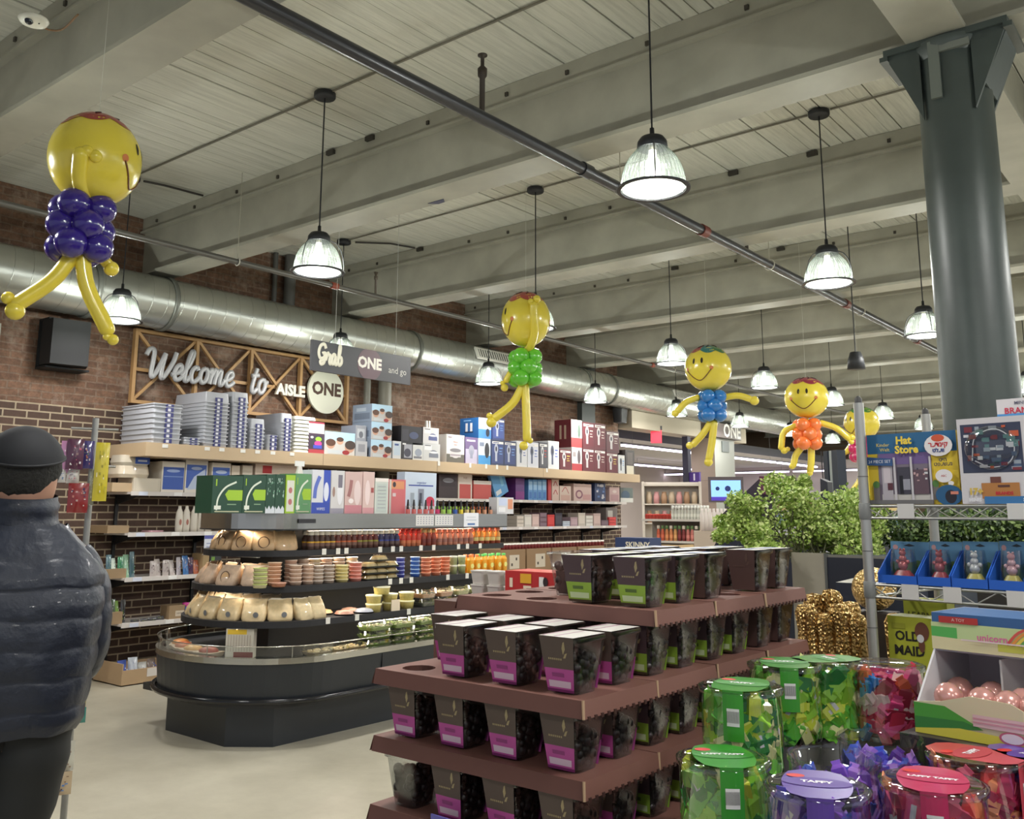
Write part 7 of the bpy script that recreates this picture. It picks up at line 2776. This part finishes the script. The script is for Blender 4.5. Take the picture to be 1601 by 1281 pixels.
figure(1261, 622, 31.5, 30, 10.4, -10, (1259, 676, 10.5), (236, 120, 56),
       [('arm', [(1244, 663, 0), (1227, 672, 0), (1222, 694, 0)], 4.6, [(1226, 699, 5), (1231, 697, 3.5)]), ('arm', [(1280, 660, 0), (1300, 668, 0), (1316, 683, 0)], 4.6, [(1320, 682, 5), (1319, 688, 4)]),
        ('leg', [(1253, 692, 0), (1242, 706, 0), (1238, 720, 0)], 4.8, [(1236, 722, 4.5)]), ('leg', [(1264, 692, 0), (1263, 712, 0), (1261, 728, 0)], 5, [(1260, 732, 4.5)])],
       [(150, 50, 70)], 'yellow balloon figure with orange body')
figure(1347, 662, 24.5, 24, 11.4, -48, (1345, 698, 9), (200, 36, 100),
       [('arm', [(1334, 690, 0), (1329, 697, 0), (1325, 702, 0)], 4, [(1321, 704, 4)]), ('leg', [(1346, 722, 0), (1341, 742, 0), (1330, 758, 0)], 4.4, [(1324, 763, 5)]), ('leg', [(1350, 722, 0), (1352, 742, 0), (1353, 760, 0)], 4.4, [(1353, 764, 5)])],
       [(60, 130, 50), (70, 130, 60), (120, 40, 60), (50, 110, 60)], 'yellow balloon figure with pink body half hidden behind the rack post')

# ceiling mounted bits
c = at(52, 38, 2, ZS-.03)
rt = empty('dome_camera', (c.x, c.y, ZS-.002), 0, 'white dome security camera under the nearest beam at the top left', 'camera')
m = MB()
m.lathe([(.001, -.035), (.035, -.033), (.062, -.02), (.07, -.006), (.068, 0), (.001, 0)], mat((214, 212, 200), .35), seg=28)
m.build('camera_housing', rt)
m = MB()
m.ball((.018, -.028, -.026), .021, mat((26, 28, 40), .1), 14, 10)
m.ball((.035, .012, -.03), .005, mat((30, 30, 30), .3), 8, 6)
m.build('camera_lens', rt)
m = MB()
m.tube(catmull([(-.02, .05, -.01), (-.02, .09, -.012), (.03, .13, -.006), (.16, .14, .03)], 5), .005, (120, 90, 60), 5)
m.build('camera_cable', rt)
c = at(700, 322, 2, 3.985)
m = MB()
m.prism([(0, 0), (.17, .0), (.13, .055), (.06, .06)], -.004, 0, (60, 62, 84))  # flat dark half moon laid on the beam soffit
m.build('dark_patch', None, (c.x-.09, YB[3]+.08, ZS-.0005), tag=('small dark half moon patch on the underside of a ceiling beam', 'patch'))
c = away(1338, 562, 9.5)
m = MB()
m.lathe([(.001, -.10), (.085, -.10), (.075, 0), (.05, .07), (.001, .08)], mat((40, 42, 46), .5), seg=20)
m.tube([(0, 0, .08), (0, 0, ZC-.005-c.z)], .006, (50, 50, 52), 6)
put(m, 'pendant_speaker', (c.x, c.y, c.z), 0, 'black cone pendant speaker hanging between the far lamps', 'speaker')
m = MB()
c = away(962, 660, 16.0)
c2 = at(956, 662, 0, -8.75)
m.T = Matrix.Rotation(.2, 4, 'Z')
m.frustum(.16, .28, .2, .34, 0, .34, mat((36, 36, 40), .5), r=.03)
put(m, 'wall_speaker', (-8.66, 13.9, 3.18), 0, 'black loudspeaker at the far end of the brick wall', 'speaker')

# ================================================================ THE MAN
MC = away(46, 760, 3.02)
ang = math.atan2(MC.y, MC.x)-PI/2
man = empty('person', (MC.x, MC.y, 0), ang, 'person in a navy quilted puffer jacket and black skullcap seen from behind', 'person')
SK = {
    'pelvis': ((0, 0, .95), .10), 'waist': ((0, 0, 1.1), .11), 'chest': ((0, .0, 1.34), .12), 'neckb': ((-.01, .01, 1.50), .07), 'neck': ((-.015, .015, 1.57), .055),
    'skull0': ((-.02, .02, 1.66), .082), 'skull1': ((-.02, .02, 1.74), .094), 'top': ((-.02, .005, 1.80), .06), 'chin': ((-.045, .10, 1.62), .038), 'nose': ((-.055, .135, 1.69), .014),
    'earR': ((.066, .03, 1.69), .018), 'earL': ((-.10, .0, 1.69), .018)}
edges = [('pelvis', 'waist'), ('waist', 'chest'), ('chest', 'neckb'), ('neckb', 'neck'), ('neck', 'skull0'), ('skull0', 'skull1'), ('skull1', 'top'), ('skull0', 'chin'), ('skull0', 'nose'), ('skull0', 'earR'), ('skull0', 'earL')]
for sd, sg in (('R', 1), ('L', -1)):
    SK['sh'+sd] = ((sg*.15, 0, 1.44), .07)
    SK['el'+sd] = ((sg*.18, .03, 1.19), .045)
    SK['wr'+sd] = ((sg*.12, .21, 1.10), .028)
    SK['pa'+sd] = ((sg*.09, .30, 1.07), .030)
    edges += [('chest', 'sh'+sd), ('sh'+sd, 'el'+sd), ('el'+sd, 'wr'+sd), ('wr'+sd, 'pa'+sd)]
    for k in range(4):
        u = (k-1.5)*.021
        SK['f%d%s' % (k, sd)] = ((sg*.075, .345, 1.075+u), .0095)
        SK['g%d%s' % (k, sd)] = ((sg*.045, .372+(.006 if k in (1, 2) else 0), 1.072+u), .0088)
        SK['h%d%s' % (k, sd)] = ((sg*.018, .372, 1.068+u), .008)
        edges += [('pa'+sd, 'f%d%s' % (k, sd)), ('f%d%s' % (k, sd), 'g%d%s' % (k, sd)), ('g%d%s' % (k, sd), 'h%d%s' % (k, sd))]
    SK['t0'+sd] = ((sg*.075, .27, 1.11), .011)
    SK['t1'+sd] = ((sg*.045, .30, 1.13), .010)
    edges += [('wr'+sd, 't0'+sd), ('t0'+sd, 't1'+sd)]
    SK['hip'+sd] = ((sg*.085-.02, 0, .88), .065)
    SK['kn'+sd] = ((sg*.085-.085, .015+.03*sg, .50), .045)
    SK['an'+sd] = ((sg*.095-.125, -.01+.06*sg, .10), .038)
    SK['to'+sd] = ((sg*.11-.125, .12+.06*sg, .045), .034)
    edges += [('pelvis', 'hip'+sd), ('hip'+sd, 'kn'+sd), ('kn'+sd, 'an'+sd), ('an'+sd, 'to'+sd)]
names = list(SK)
me = bpy.data.meshes.new('body')
me.from_pydata([SK[n_][0] for n_ in names], [(names.index(a), names.index(b)) for a, b in edges], [])
ob = bpy.data.objects.new('body', me)
COL.objects.link(ob)
ob.parent = man
md = ob.modifiers.new('Skin', 'SKIN')
sv = me.skin_vertices[0].data
for i, n_ in enumerate(names):
    sv[i].radius = (SK[n_][1], SK[n_][1])
    sv[i].use_root = (n_ == 'pelvis')
md.use_smooth_shade = True
sb = ob.modifiers.new('Sub', 'SUBSURF')
sb.levels = sb.render_levels = 2
me.materials.append(mat((196, 150, 126), .5))
NAVY2 = mat((32, 38, 52), .42, coat=.08, noise=.25, bump=.8, scale=16)


def sup(a, b, n, N, ph=0):
    o = []
    for j in range(N):
        t = 2*PI*j/N+ph
        ct, st = math.cos(t), math.sin(t)
        o.append((math.copysign(abs(ct)**(2/n), ct)*a, math.copysign(abs(st)**(2/n), st)*b))
    return o


prof = [(1.0, .175, .155), (1.03, .192, .168), (1.10, .200, .175), (1.18, .212, .180), (1.26, .220, .180), (1.34, .226, .175), (1.42, .218, .160), (1.47, .190, .142), (1.515, .145, .118), (1.56, .108, .102)]


def lerp_prof(z):
    for i in range(len(prof)-1):
        if prof[i][0] <= z <= prof[i+1][0]:
            t = (z-prof[i][0])/(prof[i+1][0]-prof[i][0])
            return [prof[i][k]+(prof[i+1][k]-prof[i][k])*t for k in (1, 2)]
    return prof[-1][1:]


m = MB()
N_r, NS = 96, 56
r = random.Random(3)
wr = [[r.uniform(-1, 1) for _ in range(NS)] for _ in range(12)]
vs, fs = [], []
for k in range(N_r+1):
    z = 1.0+(1.56-1.0)*k/N_r
    a, b = lerp_prof(z)
    bf = (z-.985)/.080
    ph = bf % 1
    q = 1+.035*(math.sin(PI*ph)**.3-.7)
    row_ = int(bf) % 12
    for j, (x_, y_) in enumerate(sup(a, b, 2.5, NS)):
        wv = 1+.017*wr[row_][j]*math.sin(PI*ph)+.004*wr[(row_+3) % 12][(j*3) % NS]
        sag = .004*math.sin(j*.9+row_)
        vs.append((x_*q*wv, y_*q*wv+.01*(z-1.2), z+sag))
for k in range(N_r):
    for j in range(NS):
        j2 = (j+1) % NS
        fs.append((k*NS+j, k*NS+j2, (k+1)*NS+j2, (k+1)*NS+j))
m.add(vs, fs, NAVY2, True)
m.add(vs[:NS], [tuple(range(NS))[::-1]], (24, 26, 34))
m.build('jacket', man)
jk = bpy.data.objects['jacket']
for sd in (1, -1):
    m = MB()
    P = catmull([(sd*.11, 0, 1.46), (sd*.165, .0, 1.38), (sd*.185, .015, 1.25), (sd*.18, .05, 1.17), (sd*.15, .14, 1.12), (sd*.11, .22, 1.095)], 14)
    R_ = []
    L_ = 0
    for i, p in enumerate(P):
        L_ += (p-P[i-1]).length if i else 0
        ph = (L_/.075) % 1
        base = .078-.03*(i/len(P))
        R_.append(base*(1+.09*(math.sin(PI*ph)**.5-.7)))
    m.tube(P, R_, NAVY2, 20)
    m.build('sleeve', jk)
m = MB()                                           # stand-up collar
vs, fs = [], []
for k in range(9):
    z = 1.53+.014*k
    a, b = .10-.0012*k+(.006 if k % 4 == 2 else 0), .092+(.006 if k % 4 == 2 else 0)
    vs += [(x_-.012, y_+.012, z+.012*math.sin(j/30*2*PI)) for j, (x_, y_) in enumerate(sup(a, b, 2.1, 30))]
for k in range(8):
    for j in range(30):
        fs.append((k*30+j, k*30+(j+1) % 30, (k+1)*30+(j+1) % 30, (k+1)*30+j))
m.add(vs, fs, NAVY2, True)
m.build('collar', jk)
m = MB()                                           # short curly hair
HR = mat((44, 44, 42), .85, noise=.6, scale=90, bump=1)
r = random.Random(8)
vs, fs = [], []
for k in range(13):
    la = math.radians(-52+142*k/12)
    for j in range(28):
        lo = 2*PI*j/28
        q = 1+r.uniform(-.02, .035)
        front = max(0, math.sin(lo))
        q *= 1-.10*front*(1 if k < 8 else .2)
        vs.append((-.02+.101*q*math.cos(la)*math.cos(lo), .018+.112*q*math.cos(la)*math.sin(lo), 1.725+.112*q*math.sin(la)))
for k in range(12):
    for j in range(28):
        fs.append((k*28+j, k*28+(j+1) % 28, (k+1)*28+(j+1) % 28, (k+1)*28+j))
m.add(vs, fs, HR, True)
m.build('hair', man)
m = MB()                                           # velvet skullcap
vs, fs = [], []
for k in range(9):
    la = math.radians(14+76*k/8)
    for j in range(32):
        lo = 2*PI*j/32
        q = 1.02+.004*(j % 2) if False else 1.03
        v = Vector((.108*q*math.cos(la)*math.cos(lo), .116*q*math.cos(la)*math.sin(lo), .116*q*math.sin(la)))
        v.rotate(Matrix.Rotation(math.radians(16), 3, 'X'))
        vs.append((v.x-.02, v.y+.010, v.z+1.725))
for k in range(8):
    for j in range(32):
        fs.append((k*32+j, k*32+(j+1) % 32, (k+1)*32+(j+1) % 32, (k+1)*32+j))
m.add(vs, fs, mat((20, 22, 27), .8, noise=.2, scale=40), True)
m.tube([vs[j] for j in range(32)]+[vs[0]], .004, mat((18, 20, 24), .7), 6)
m.build('skullcap', man)
m = MB()                                           # trousers
TR = mat((34, 36, 36), .7, noise=.15, scale=12)
for sg in (1, -1):
    P = catmull([(sg*.06, 0, 1.03), (sg*.075-.02, .0, .88), (sg*.08-.065, .01+.02*sg, .66), (sg*.085-.085, .015+.03*sg, .48), (sg*.09-.11, .02*sg, .26), (sg*.095-.125, -.008+.055*sg, .085)], 8)
    m.tube(P, [.115-.045*(i/(len(P)-1))**.8+.003*math.sin(i*1.3) for i in range(len(P))], TR, 20)
m.build('trousers', man)
for sg in (1, -1):
    m = MB()
    y0 = -.06+.06*sg
    m.lathe([(.05, 0), (.055, .01), (.055, .035), (.045, .07), (.038, .10)], mat((22, 22, 24), .4), (sg*.098-.125, y0+.06, 0), 18, sx=.92, sy=1.1)
    m.ball((sg*.11-.125, y0+.155, .036), .05, mat((22, 22, 24), .4), 16, 8, .9, 1.5, .72)
    m.build('shoe', man)

# ================================================================ SNACK STAND behind the man
def sp(px, py, d_=4.55):
    return away(px, py, d_)


c0 = sp(130, 900)
ang = math.atan2(c0.y, c0.x)-PI/2-PI/2               # local +x faces the camera
ss = 4.55/FP
st = empty('snack_stand', (c0.x, c0.y, 0), ang, 'upright stand with hooks of hanging snack bags behind the man', 'stand')
m = MB()
m.tube([(-.06, 0, .05), (-.06, 0, 2.02)], .014, mat((150, 150, 146), .4, .6), 10)
m.lathe([(.001, 0), (.16, 0), (.16, .03), (.02, .05)], mat((60, 60, 60), .5), (-.06, 0, 0), 20)
for z in (1.97, 1.80):
    m.tube([(-.06, -.10, z), (-.06, .10, z)], .006, mat((150, 150, 146), .4, .6), 6)
m.build('stand_frame', st)


def hang(px0, px1, py0, py1, cols, name, label, seed, off=0.0, cat='pack'):
    a, b = sp(px0, (py0+py1)/2), sp(px1, (py0+py1)/2)
    z0, z1 = sp((px0+px1)/2, py1).z, sp((px0+px1)/2, py0).z
    mid = (a+b)/2
    dv = Vector((math.cos(ang), math.sin(ang), 0))*off
    m = bag_mb((b-a).length, z1-z0, cols, seed, .03)
    put(m, name, (mid.x+dv.x, mid.y+dv.y, z0), ang, label, cat)


hang(95, 112, 690, 740, [(206, 150, 190), (226, 206, 220), (170, 110, 160)], 'snack_bag', 'pink snack bag hanging just right of the man\'s head', 1, .02)
hang(104, 131, 688, 735, [(90, 52, 74), (216, 210, 210), (150, 120, 120), (60, 40, 60), (196, 90, 120)], 'snack_bag', 'dark maroon snack bag with pale pieces printed on it', 2, .05)
hang(129, 147, 690, 733, [(70, 62, 120), (200, 190, 190), (190, 120, 90), (90, 110, 60)], 'snack_bag', 'narrow violet snack bag between maroon and yellow ones', 3, .02)
hang(147, 169, 693, 784, [(206, 190, 60), (226, 220, 190), (150, 140, 40), (190, 180, 50)], 'snack_bag', 'long yellow snack bag at the right end of the stand', 4, .04)
hang(85, 103, 732, 755, [(206, 204, 200), (130, 130, 150), (90, 120, 160)], 'card_pack', 'small white card pack, left of two under the bags', 5, .02)
hang(104, 124, 733, 756, [(206, 202, 196), (190, 110, 120), (150, 140, 150)], 'card_pack', 'small white card pack, right of two under the bags', 6, .02)
hang(106, 138, 756, 802, [(140, 50, 50), (216, 210, 206), (60, 50, 90), (190, 120, 110)], 'snack_bag', 'red snack bag with pale pieces below the white cards', 7, .04)
hang(138, 148, 735, 790, [(150, 154, 140), (190, 190, 180)], 'snack_bag', 'thin clear bag beside the long yellow one', 8, .0)
hang(116, 136, 1042, 1106, [(206, 190, 80), (196, 110, 140), (120, 110, 60)], 'toy_pack', 'yellow and pink toy pack low on the stand', 9, .0)
hang(92, 134, 1106, 1130, [(60, 130, 120), (206, 206, 210), (90, 90, 110)], 'toy_pack', 'green toy card just above the floor stack', 10, .02)
hang(84, 116, 1158, 1204, [(196, 194, 180), (110, 130, 170), (150, 130, 110)], 'toy_pack', 'pale toy card with blue band near the floor', 11, .02)
hang(70, 112, 1204, 1240, [(190, 170, 140), (90, 130, 190), (110, 80, 60)], 'toy_pack', 'tan toy pack lowest on the stand', 12, .04)
# ================================================================ FAR END OF THE SHOP
TUBE = mat((236, 224, 255), .4, emit=5)
LTS = [((-9.55, 15.4), (-9.55, 19.2), 'left of the tan pier'), ((-9.6, 20.0), (-9.6, 22.9), 'right of the tan pier'), ((-9.6, 23.1), (-9.6, 25.8), 'farther right of the tan pier'), ((-13.2, 21.6), (-13.2, 26), 'deeper in the food hall'),
       ((-16.0, 28.2), (-13.8, 28.2), 'across the far freezers, left piece'), ((-13.6, 28.2), (-11.4, 28.2), 'across the far freezers, middle piece'), ((-11.2, 28.2), (-8.9, 28.2), 'across the far freezers, right piece')]
for i, (a, b, w_) in enumerate(LTS):
    rt = empty('linear_light', (a[0], a[1], 2.9), 0, 'long white strip light, '+w_, 'light', 'strip lights of the food hall')
    m = MB()
    dx, dy = b[0]-a[0], b[1]-a[1]
    m.box(min(0, dx)-.03, max(0, dx)+.03, min(0, dy)-.03, max(0, dy)+.03, .03, .07, (120, 118, 124))
    for t in (.1, .9):
        m.tube([(dx*t, dy*t, .07), (dx*t, dy*t, (.2 if a[0] < -9.9 else 1.748))], .004, (120, 120, 120), 4)
    m.build('light_housing', rt)
    m = MB()
    m.box(min(0, dx)-.025, max(0, dx)+.025, min(0, dy)-.025, max(0, dy)+.025, -.01, .03, TUBE)
    m.build('light_tube', rt)
for (x_, y_, sx, sy) in ((-9.55, 17.3, .1, 3.6), (-9.6, 22.8, .1, 5), (-13.2, 23.8, .1, 4)):
    ld = bpy.data.lights.new('hall_light', 'AREA')
    ld.shape = 'RECTANGLE'
    ld.size, ld.size_y, ld.energy, ld.color = sx, sy, 60, (.95, .9, 1)
    lo = bpy.data.objects.new('hall_light', ld)
    COL.objects.link(lo)
    lo.location = (x_, y_, 2.88)
# freezers along the far wall
m = MB()
w_ = struct
for k in range(9):
    x_ = -15.6+k*.85
    m = MB()
    m.box(x_, x_+.83, 28.4, 29.2, 0, 2.3, (206, 202, 200))
    m.box(x_+.05, x_+.78, 28.37, 28.4, .25, 2.1, (120, 126, 136))
    for q in range(4):
        m.box(x_+.08, x_+.75, 28.36, 28.37, .35+.45*q, .65+.45*q, ((176, 120, 110), (190, 190, 196), (120, 150, 170), (200, 176, 120))[(k+q) % 4])
    put(m, 'freezer', (0, 0, 0), 0, 'upright white freezer on the far food hall wall, %s from the left' % ORD[k], 'freezer', 'freezers on the far wall')
m = MB()
m.box(-16, -8.6, 29.3, 29.4, 0, 3.3, mat((206, 196, 188), .8))
struct(m, 'wall_freezer', 'pale wall behind the freezers')

# tan pier with sign band
c = away(1116, 780, 13.2)
a1, a2 = away(1150, 780, 13.4), None
px_w = .36
m = MB()
TAN = mat((150, 134, 118), .7, noise=.05, scale=3)
YP = 17.0
X0, X1 = at(1082, 760, 1, YP).x, at(1119, 760, 1, YP).x
Y1_ = at(1150, 760, 0, X1).y
m.box(X0, X1, YP, Y1_, 0, 3.40, TAN)
for z in (.9, 1.35, 1.8, 2.25):
    m.box(X0-.001, X1+.001, YP-.003, YP, z, z+.006, (120, 106, 94))
m.add([(X1+.002, YP, 0), (X1+.002, Y1_, 0), (X1+.002, Y1_, 3.40), (X1+.002, YP, 3.40)], [(0, 1, 2, 3)], (150, 152, 144))
za = at(1140, 708, 0, X1).z
m.box(X1+.002, X1+.02, YP+(Y1_-YP)*.35, YP+(Y1_-YP)*.7, za, za+.22, (92, 98, 96))
o = struct(m, 'column', 'square tan and grey pier with a dark sign band')
m = MB()
zb1, zb0 = 3.405, at(1119, 684, 1, YP).z
m.box(X0-.12, X1+.10, YP-.12, Y1_+.15, zb0, zb1, (84, 74, 70))
m.T = face_frame((X1+.101, YP-.12, zb0), (0, 1, 0), (0, 0, 1))
m.text('ONE', .38, mat((220, 216, 210), .5), Matrix.Translation((.75, (zb1-zb0)*.5, .001)), bold=.01)
m.T = face_frame((X0-.12, YP-.121, zb0), (1, 0, 0), (0, 0, 1))
m.text('W', .3, mat((220, 216, 210), .5), Matrix.Translation((.12, (zb1-zb0)*.45, .001)), bold=.01)
m.T = None
put(m, 'sign_band', (0, 0, 0), 0, 'dark band sign reading ONE round the top of the tan pier', 'sign')
# aisle number sign and dark post
c = away(1073, 700, 18.5)
rt = empty('aisle_sign', (c.x, c.y, 0), 0, 'violet aisle number sign on a dark post left of the tan pier', 'sign')
m = MB()
m.box(-.06, .06, -.06, .06, 0, 3.1, (44, 44, 60))
m.build('post', rt)
m = MB()
zz = away(1076, 755, 18.5).z
m.box(.06, .28, -.03, .03, zz, zz+.20, (76, 50, 130))
m.T = face_frame((.17, -.031, zz+.1), (1, 0, 0), (0, 0, 1))
m.text('1', .17, mat((220, 216, 230), .5), Matrix.Identity(4), bold=.008)
m.T = None
m.build('number_panel', rt)
c = away(1026, 683, 17.5)
rt = empty('exit_sign', (c.x, c.y, c.z), .6, 'red lit exit sign hanging beyond the brick wall', 'sign')
m = MB()
m.box(-.10, .10, -.02, .02, -.12, .12, mat((230, 40, 60), .5, emit=1.2))
m.build('lit_panel', rt)
m = MB()
m.box(-.11, .11, -.025, .025, .12, .2, (40, 36, 40))
m.tube([(0, 0, .2), (0, 0, 3.11-c.z)], .008, (60, 60, 60), 5)
m.build('sign_mount', rt)

# slatted black tower behind the green plant
c = away(1305, 745, 8.2)
rt = empty('display_tower', (c.x, c.y, 0), -.65, 'dark tower of two upright panels behind the green plant', 'tower')
m = MB()
z1 = away(1305, 705, 8.2).z
for (a, b) in ((-.09, -.03), (.03, .11)):
    m.box(a, b, -.04, .04, 1.78, z1, (38, 44, 54))
m.build('upright_panel', rt)
m = MB()
m.box(-.02, .025, -.03, .03, 1.78, z1, (150, 156, 152))
m.tube([(-.105, -.04, 1.78), (-.12, -.04, z1)], .005, (30, 30, 34), 5)
m.build('steel_strip', rt)
m = MB()
m.box(-.15, .13, -.12, .12, 1.62, 1.78, (150, 152, 150))
m.box(-.13, .11, -.1, .1, 0, 1.62, (60, 62, 66))
m.build('tower_base', rt)

# end display of bottles, seen between the wall shelving and the plant
YG = 11.6


def gx(px, py=820):
    return at(px, py, 1, YG).x


def gz(px, py):
    return at(px, py, 1, YG).z


x0, x1 = gx(1003), gx(1112)
zr = [gz(1050, 892), gz(1050, 846), gz(1050, 812)]
rt = empty('bottle_gondola', ((x0+x1)/2, YG, 0), 0, 'end display shelving of bottles and red packs beyond the case', 'shelving')
m = MB()
hx_ = (x1-x0)/2
m.box(-hx_, hx_, .30, .34, 0, gz(1050, 806), (120, 112, 104))
m.box(-hx_, hx_, -.02, .34, 0, .15, (60, 60, 60))
m.build('back_panel', rt)
for z in zr:
    m = MB()
    m.box(-hx_, hx_, 0, .30, z-.03, z, (206, 200, 192))
    m.build('shelf', rt)
pr_ = {}


def gb(px, z, c, cap, h_, r_, lab, grp, dy=.06):
    key = (c, cap, h_)
    if key not in pr_:
        m = bottle(cap, c, tuple(min(255, v+25) for v in c), c, h_, r_)
        pr_[key] = put(m, 'bottle', (gx(px), YG+dy, z), 0, lab, 'bottle', grp)
    else:
        clone(pr_[key], (gx(px), YG+dy, z), 0, lab, grp)


for i in range(12):
    gb(1049+5.0*i, zr[2], (196, 196, 186), (226, 226, 220), .19, .022, 'pale bottle with white cap on the far end display, %s from the left' % ORD[i], 'white capped bottles')
for i in range(13):
    c = [(196, 90, 60), (206, 130, 80), (206, 150, 90), (120, 40, 40), (190, 110, 100), (60, 40, 36), (206, 160, 80), (214, 170, 60)][min(7, i*8//13)]
    gb(1026+6.6*i, zr[1], c, (90, 120, 70) if i % 3 else (206, 196, 180), .21, .026, 'coloured sauce bottle on the middle shelf of the far end display, %s from left' % ORD[i], 'coloured sauce bottles')
r = random.Random(9)
for i in range(8):
    m = MB()
    m.frustum(.05, .06, .06, .07, 0, .05, (160, 50, 40), r=.01)
    for q in range(5):
        m.ball((r.uniform(-.02, .02), r.uniform(-.02, .02), .055), .018, mat((186, 56, 44), .3), 8, 6)
    put(m, 'berry_pack', (gx(1008+5.3*i, 800), YG+.08, zr[2]), 0, 'small red fruit pack on the far end display, %s from the left' % ORD[i], 'fruit pack', 'red fruit packs')
for i in range(6):
    put(bag_mb(.11, .16, [(206, 190, 160), (190, 170, 140), (226, 216, 196)], 300+i, .05), 'snack_bag', (gx(1062+9*i), YG+.06, zr[0]), -PI/2, 'cream snack bag on the low shelf of the far end display, %s from left' % ORD[i], 'bag', 'cream bags on the far end display')
# wooden crate and navy box before it
q = at(1003, 868, 1, 10.6)
m = MB()
for k in range(3):
    m.box(0, .55, 0, .02, .95+.09*k, 1.02+.09*k, mat((196, 166, 120), .6))
m.box(0, .02, .02, .4, .95, 1.2, mat((186, 156, 112), .6))
m.box(.53, .55, .02, .4, .95, 1.2, mat((186, 156, 112), .6))
m.box(0, .55, .02, .4, .90, .95, (176, 146, 104))
m.box(.03, .52, .04, .38, 0, .90, (150, 122, 92))
put(m, 'wooden_crate', (q.x, q.y, 0), 0, 'pale wooden crate on a carton left of the far bottle display', 'crate')
q = at(962, 860, 1, 10.2)
m = MB()
m.box(0, .50, 0, .3, 1.13, 1.29, (40, 56, 96))
m.T = face_frame((.33, -.001, 1.20), (1, 0, 0), (0, 0, 1))
m.text('SKINNY', .10, mat((206, 200, 180), .5), Matrix.Identity(4), bold=.003)
m.T = None
m.box(.02, .48, .02, .28, 0, 1.129, (150, 122, 92))
put(m, 'display_carton', (q.x, q.y, 0), 0, 'navy box lettered SKINNY on a brown carton', 'box')
# blue screen
c = away(1135, 767, 10.5)
rt = empty('screen', (c.x, c.y, 0), math.atan2(c.y, c.x)-PI/2, 'blue lit screen with dark dots above the far bottles', 'screen')
z0 = away(1135, 780, 10.5).z
m = MB()
m.box(-.19, .19, 0, .04, z0-.04, z0+.24, (90, 80, 84))
m.box(-.02, .02, .01, .03, 0, z0-.04, (60, 60, 60))
m.build('screen_frame', rt)
m = MB()
m.box(-.16, .16, -.003, 0, z0+.02, z0+.20, mat((126, 172, 236), .5, emit=.8))
m.box(-.16, .16, -.004, 0, z0-.02, z0+.02, mat((70, 50, 160), .5, emit=.5))
for (x_, z_, r_) in ((-.09, .11, .022), (.02, .11, .032)):
    m.add([(x_+r_*math.cos(2*PI*k/14), -.0045, z0+z_+r_*math.sin(2*PI*k/14)) for k in range(14)], [tuple(range(14))], (30, 50, 120))
m.build('lit_image', rt)
# far shelving of jars
c = away(1050, 775, 15)
rt = empty('far_shelving', (c.x, c.y, 0), math.atan2(c.y, c.x)-PI/2, 'cream shelving of tan jars far behind the bottle display', 'shelving')
m = MB()
for z in (1.45, 1.75, 2.05):
    m.box(-.45, .45, 0, .3, z-.02, z, (206, 196, 184))
m.box(-.45, .45, .3, .33, 0, 2.1, (214, 206, 196))
m.box(-.47, -.43, 0, .3, 0, 2.1, (206, 196, 184))
m.box(.43, .47, 0, .3, 0, 2.1, (206, 196, 184))
m.build('shelf_frame', rt)
an = math.atan2(c.y, c.x)-PI/2
for i in range(7):
    for j, z in enumerate((1.45, 1.75)):
        u = -.36+.12*i
        m = MB()
        m.lathe([(.001, 0), (.045, 0), (.048, .12), (.035, .16), (.035, .19), (.001, .19)], [(176, 140, 110), (196, 176, 150), (206, 150, 150)][(i+j) % 3], seg=12)
        put(m, 'jar', (c.x+u*math.cos(an)-.12*math.sin(an), c.y+u*math.sin(an)+.12*math.cos(an), z), 0, 'tan jar on the %s far cream shelf, %s from the left' % (('lower', 'upper')[j], ORD[i]), 'jar', 'tan jars far behind')
# tall white bottles display right of the far bottles
for i in range(9):
    c = away(1098+6*i, 800, 10.0)
    m = MB()
    m.lathe([(.001, 0), (.03, 0), (.03, .16), (.014, .2), (.014, .23), (.001, .23)], (216, 206, 200), seg=12)
    put(m, 'white_bottle', (c.x, c.y, 1.42), 0, 'tall white bottle on the block under the blue screen, %s from the left' % ORD[i], 'bottle', 'white bottles under the screen')
a, b = away(1090, 800, 10.0), away(1155, 800, 10.0)
m = MB()
L_ = (b-a).length
m.box(-.04, L_+.04, -.08, .10, 0, 1.419, (176, 160, 144))
put(m, 'display_block', (a.x, a.y, 0), math.atan2((b-a).y, (b-a).x), 'tan block under the tall white bottles', 'box')
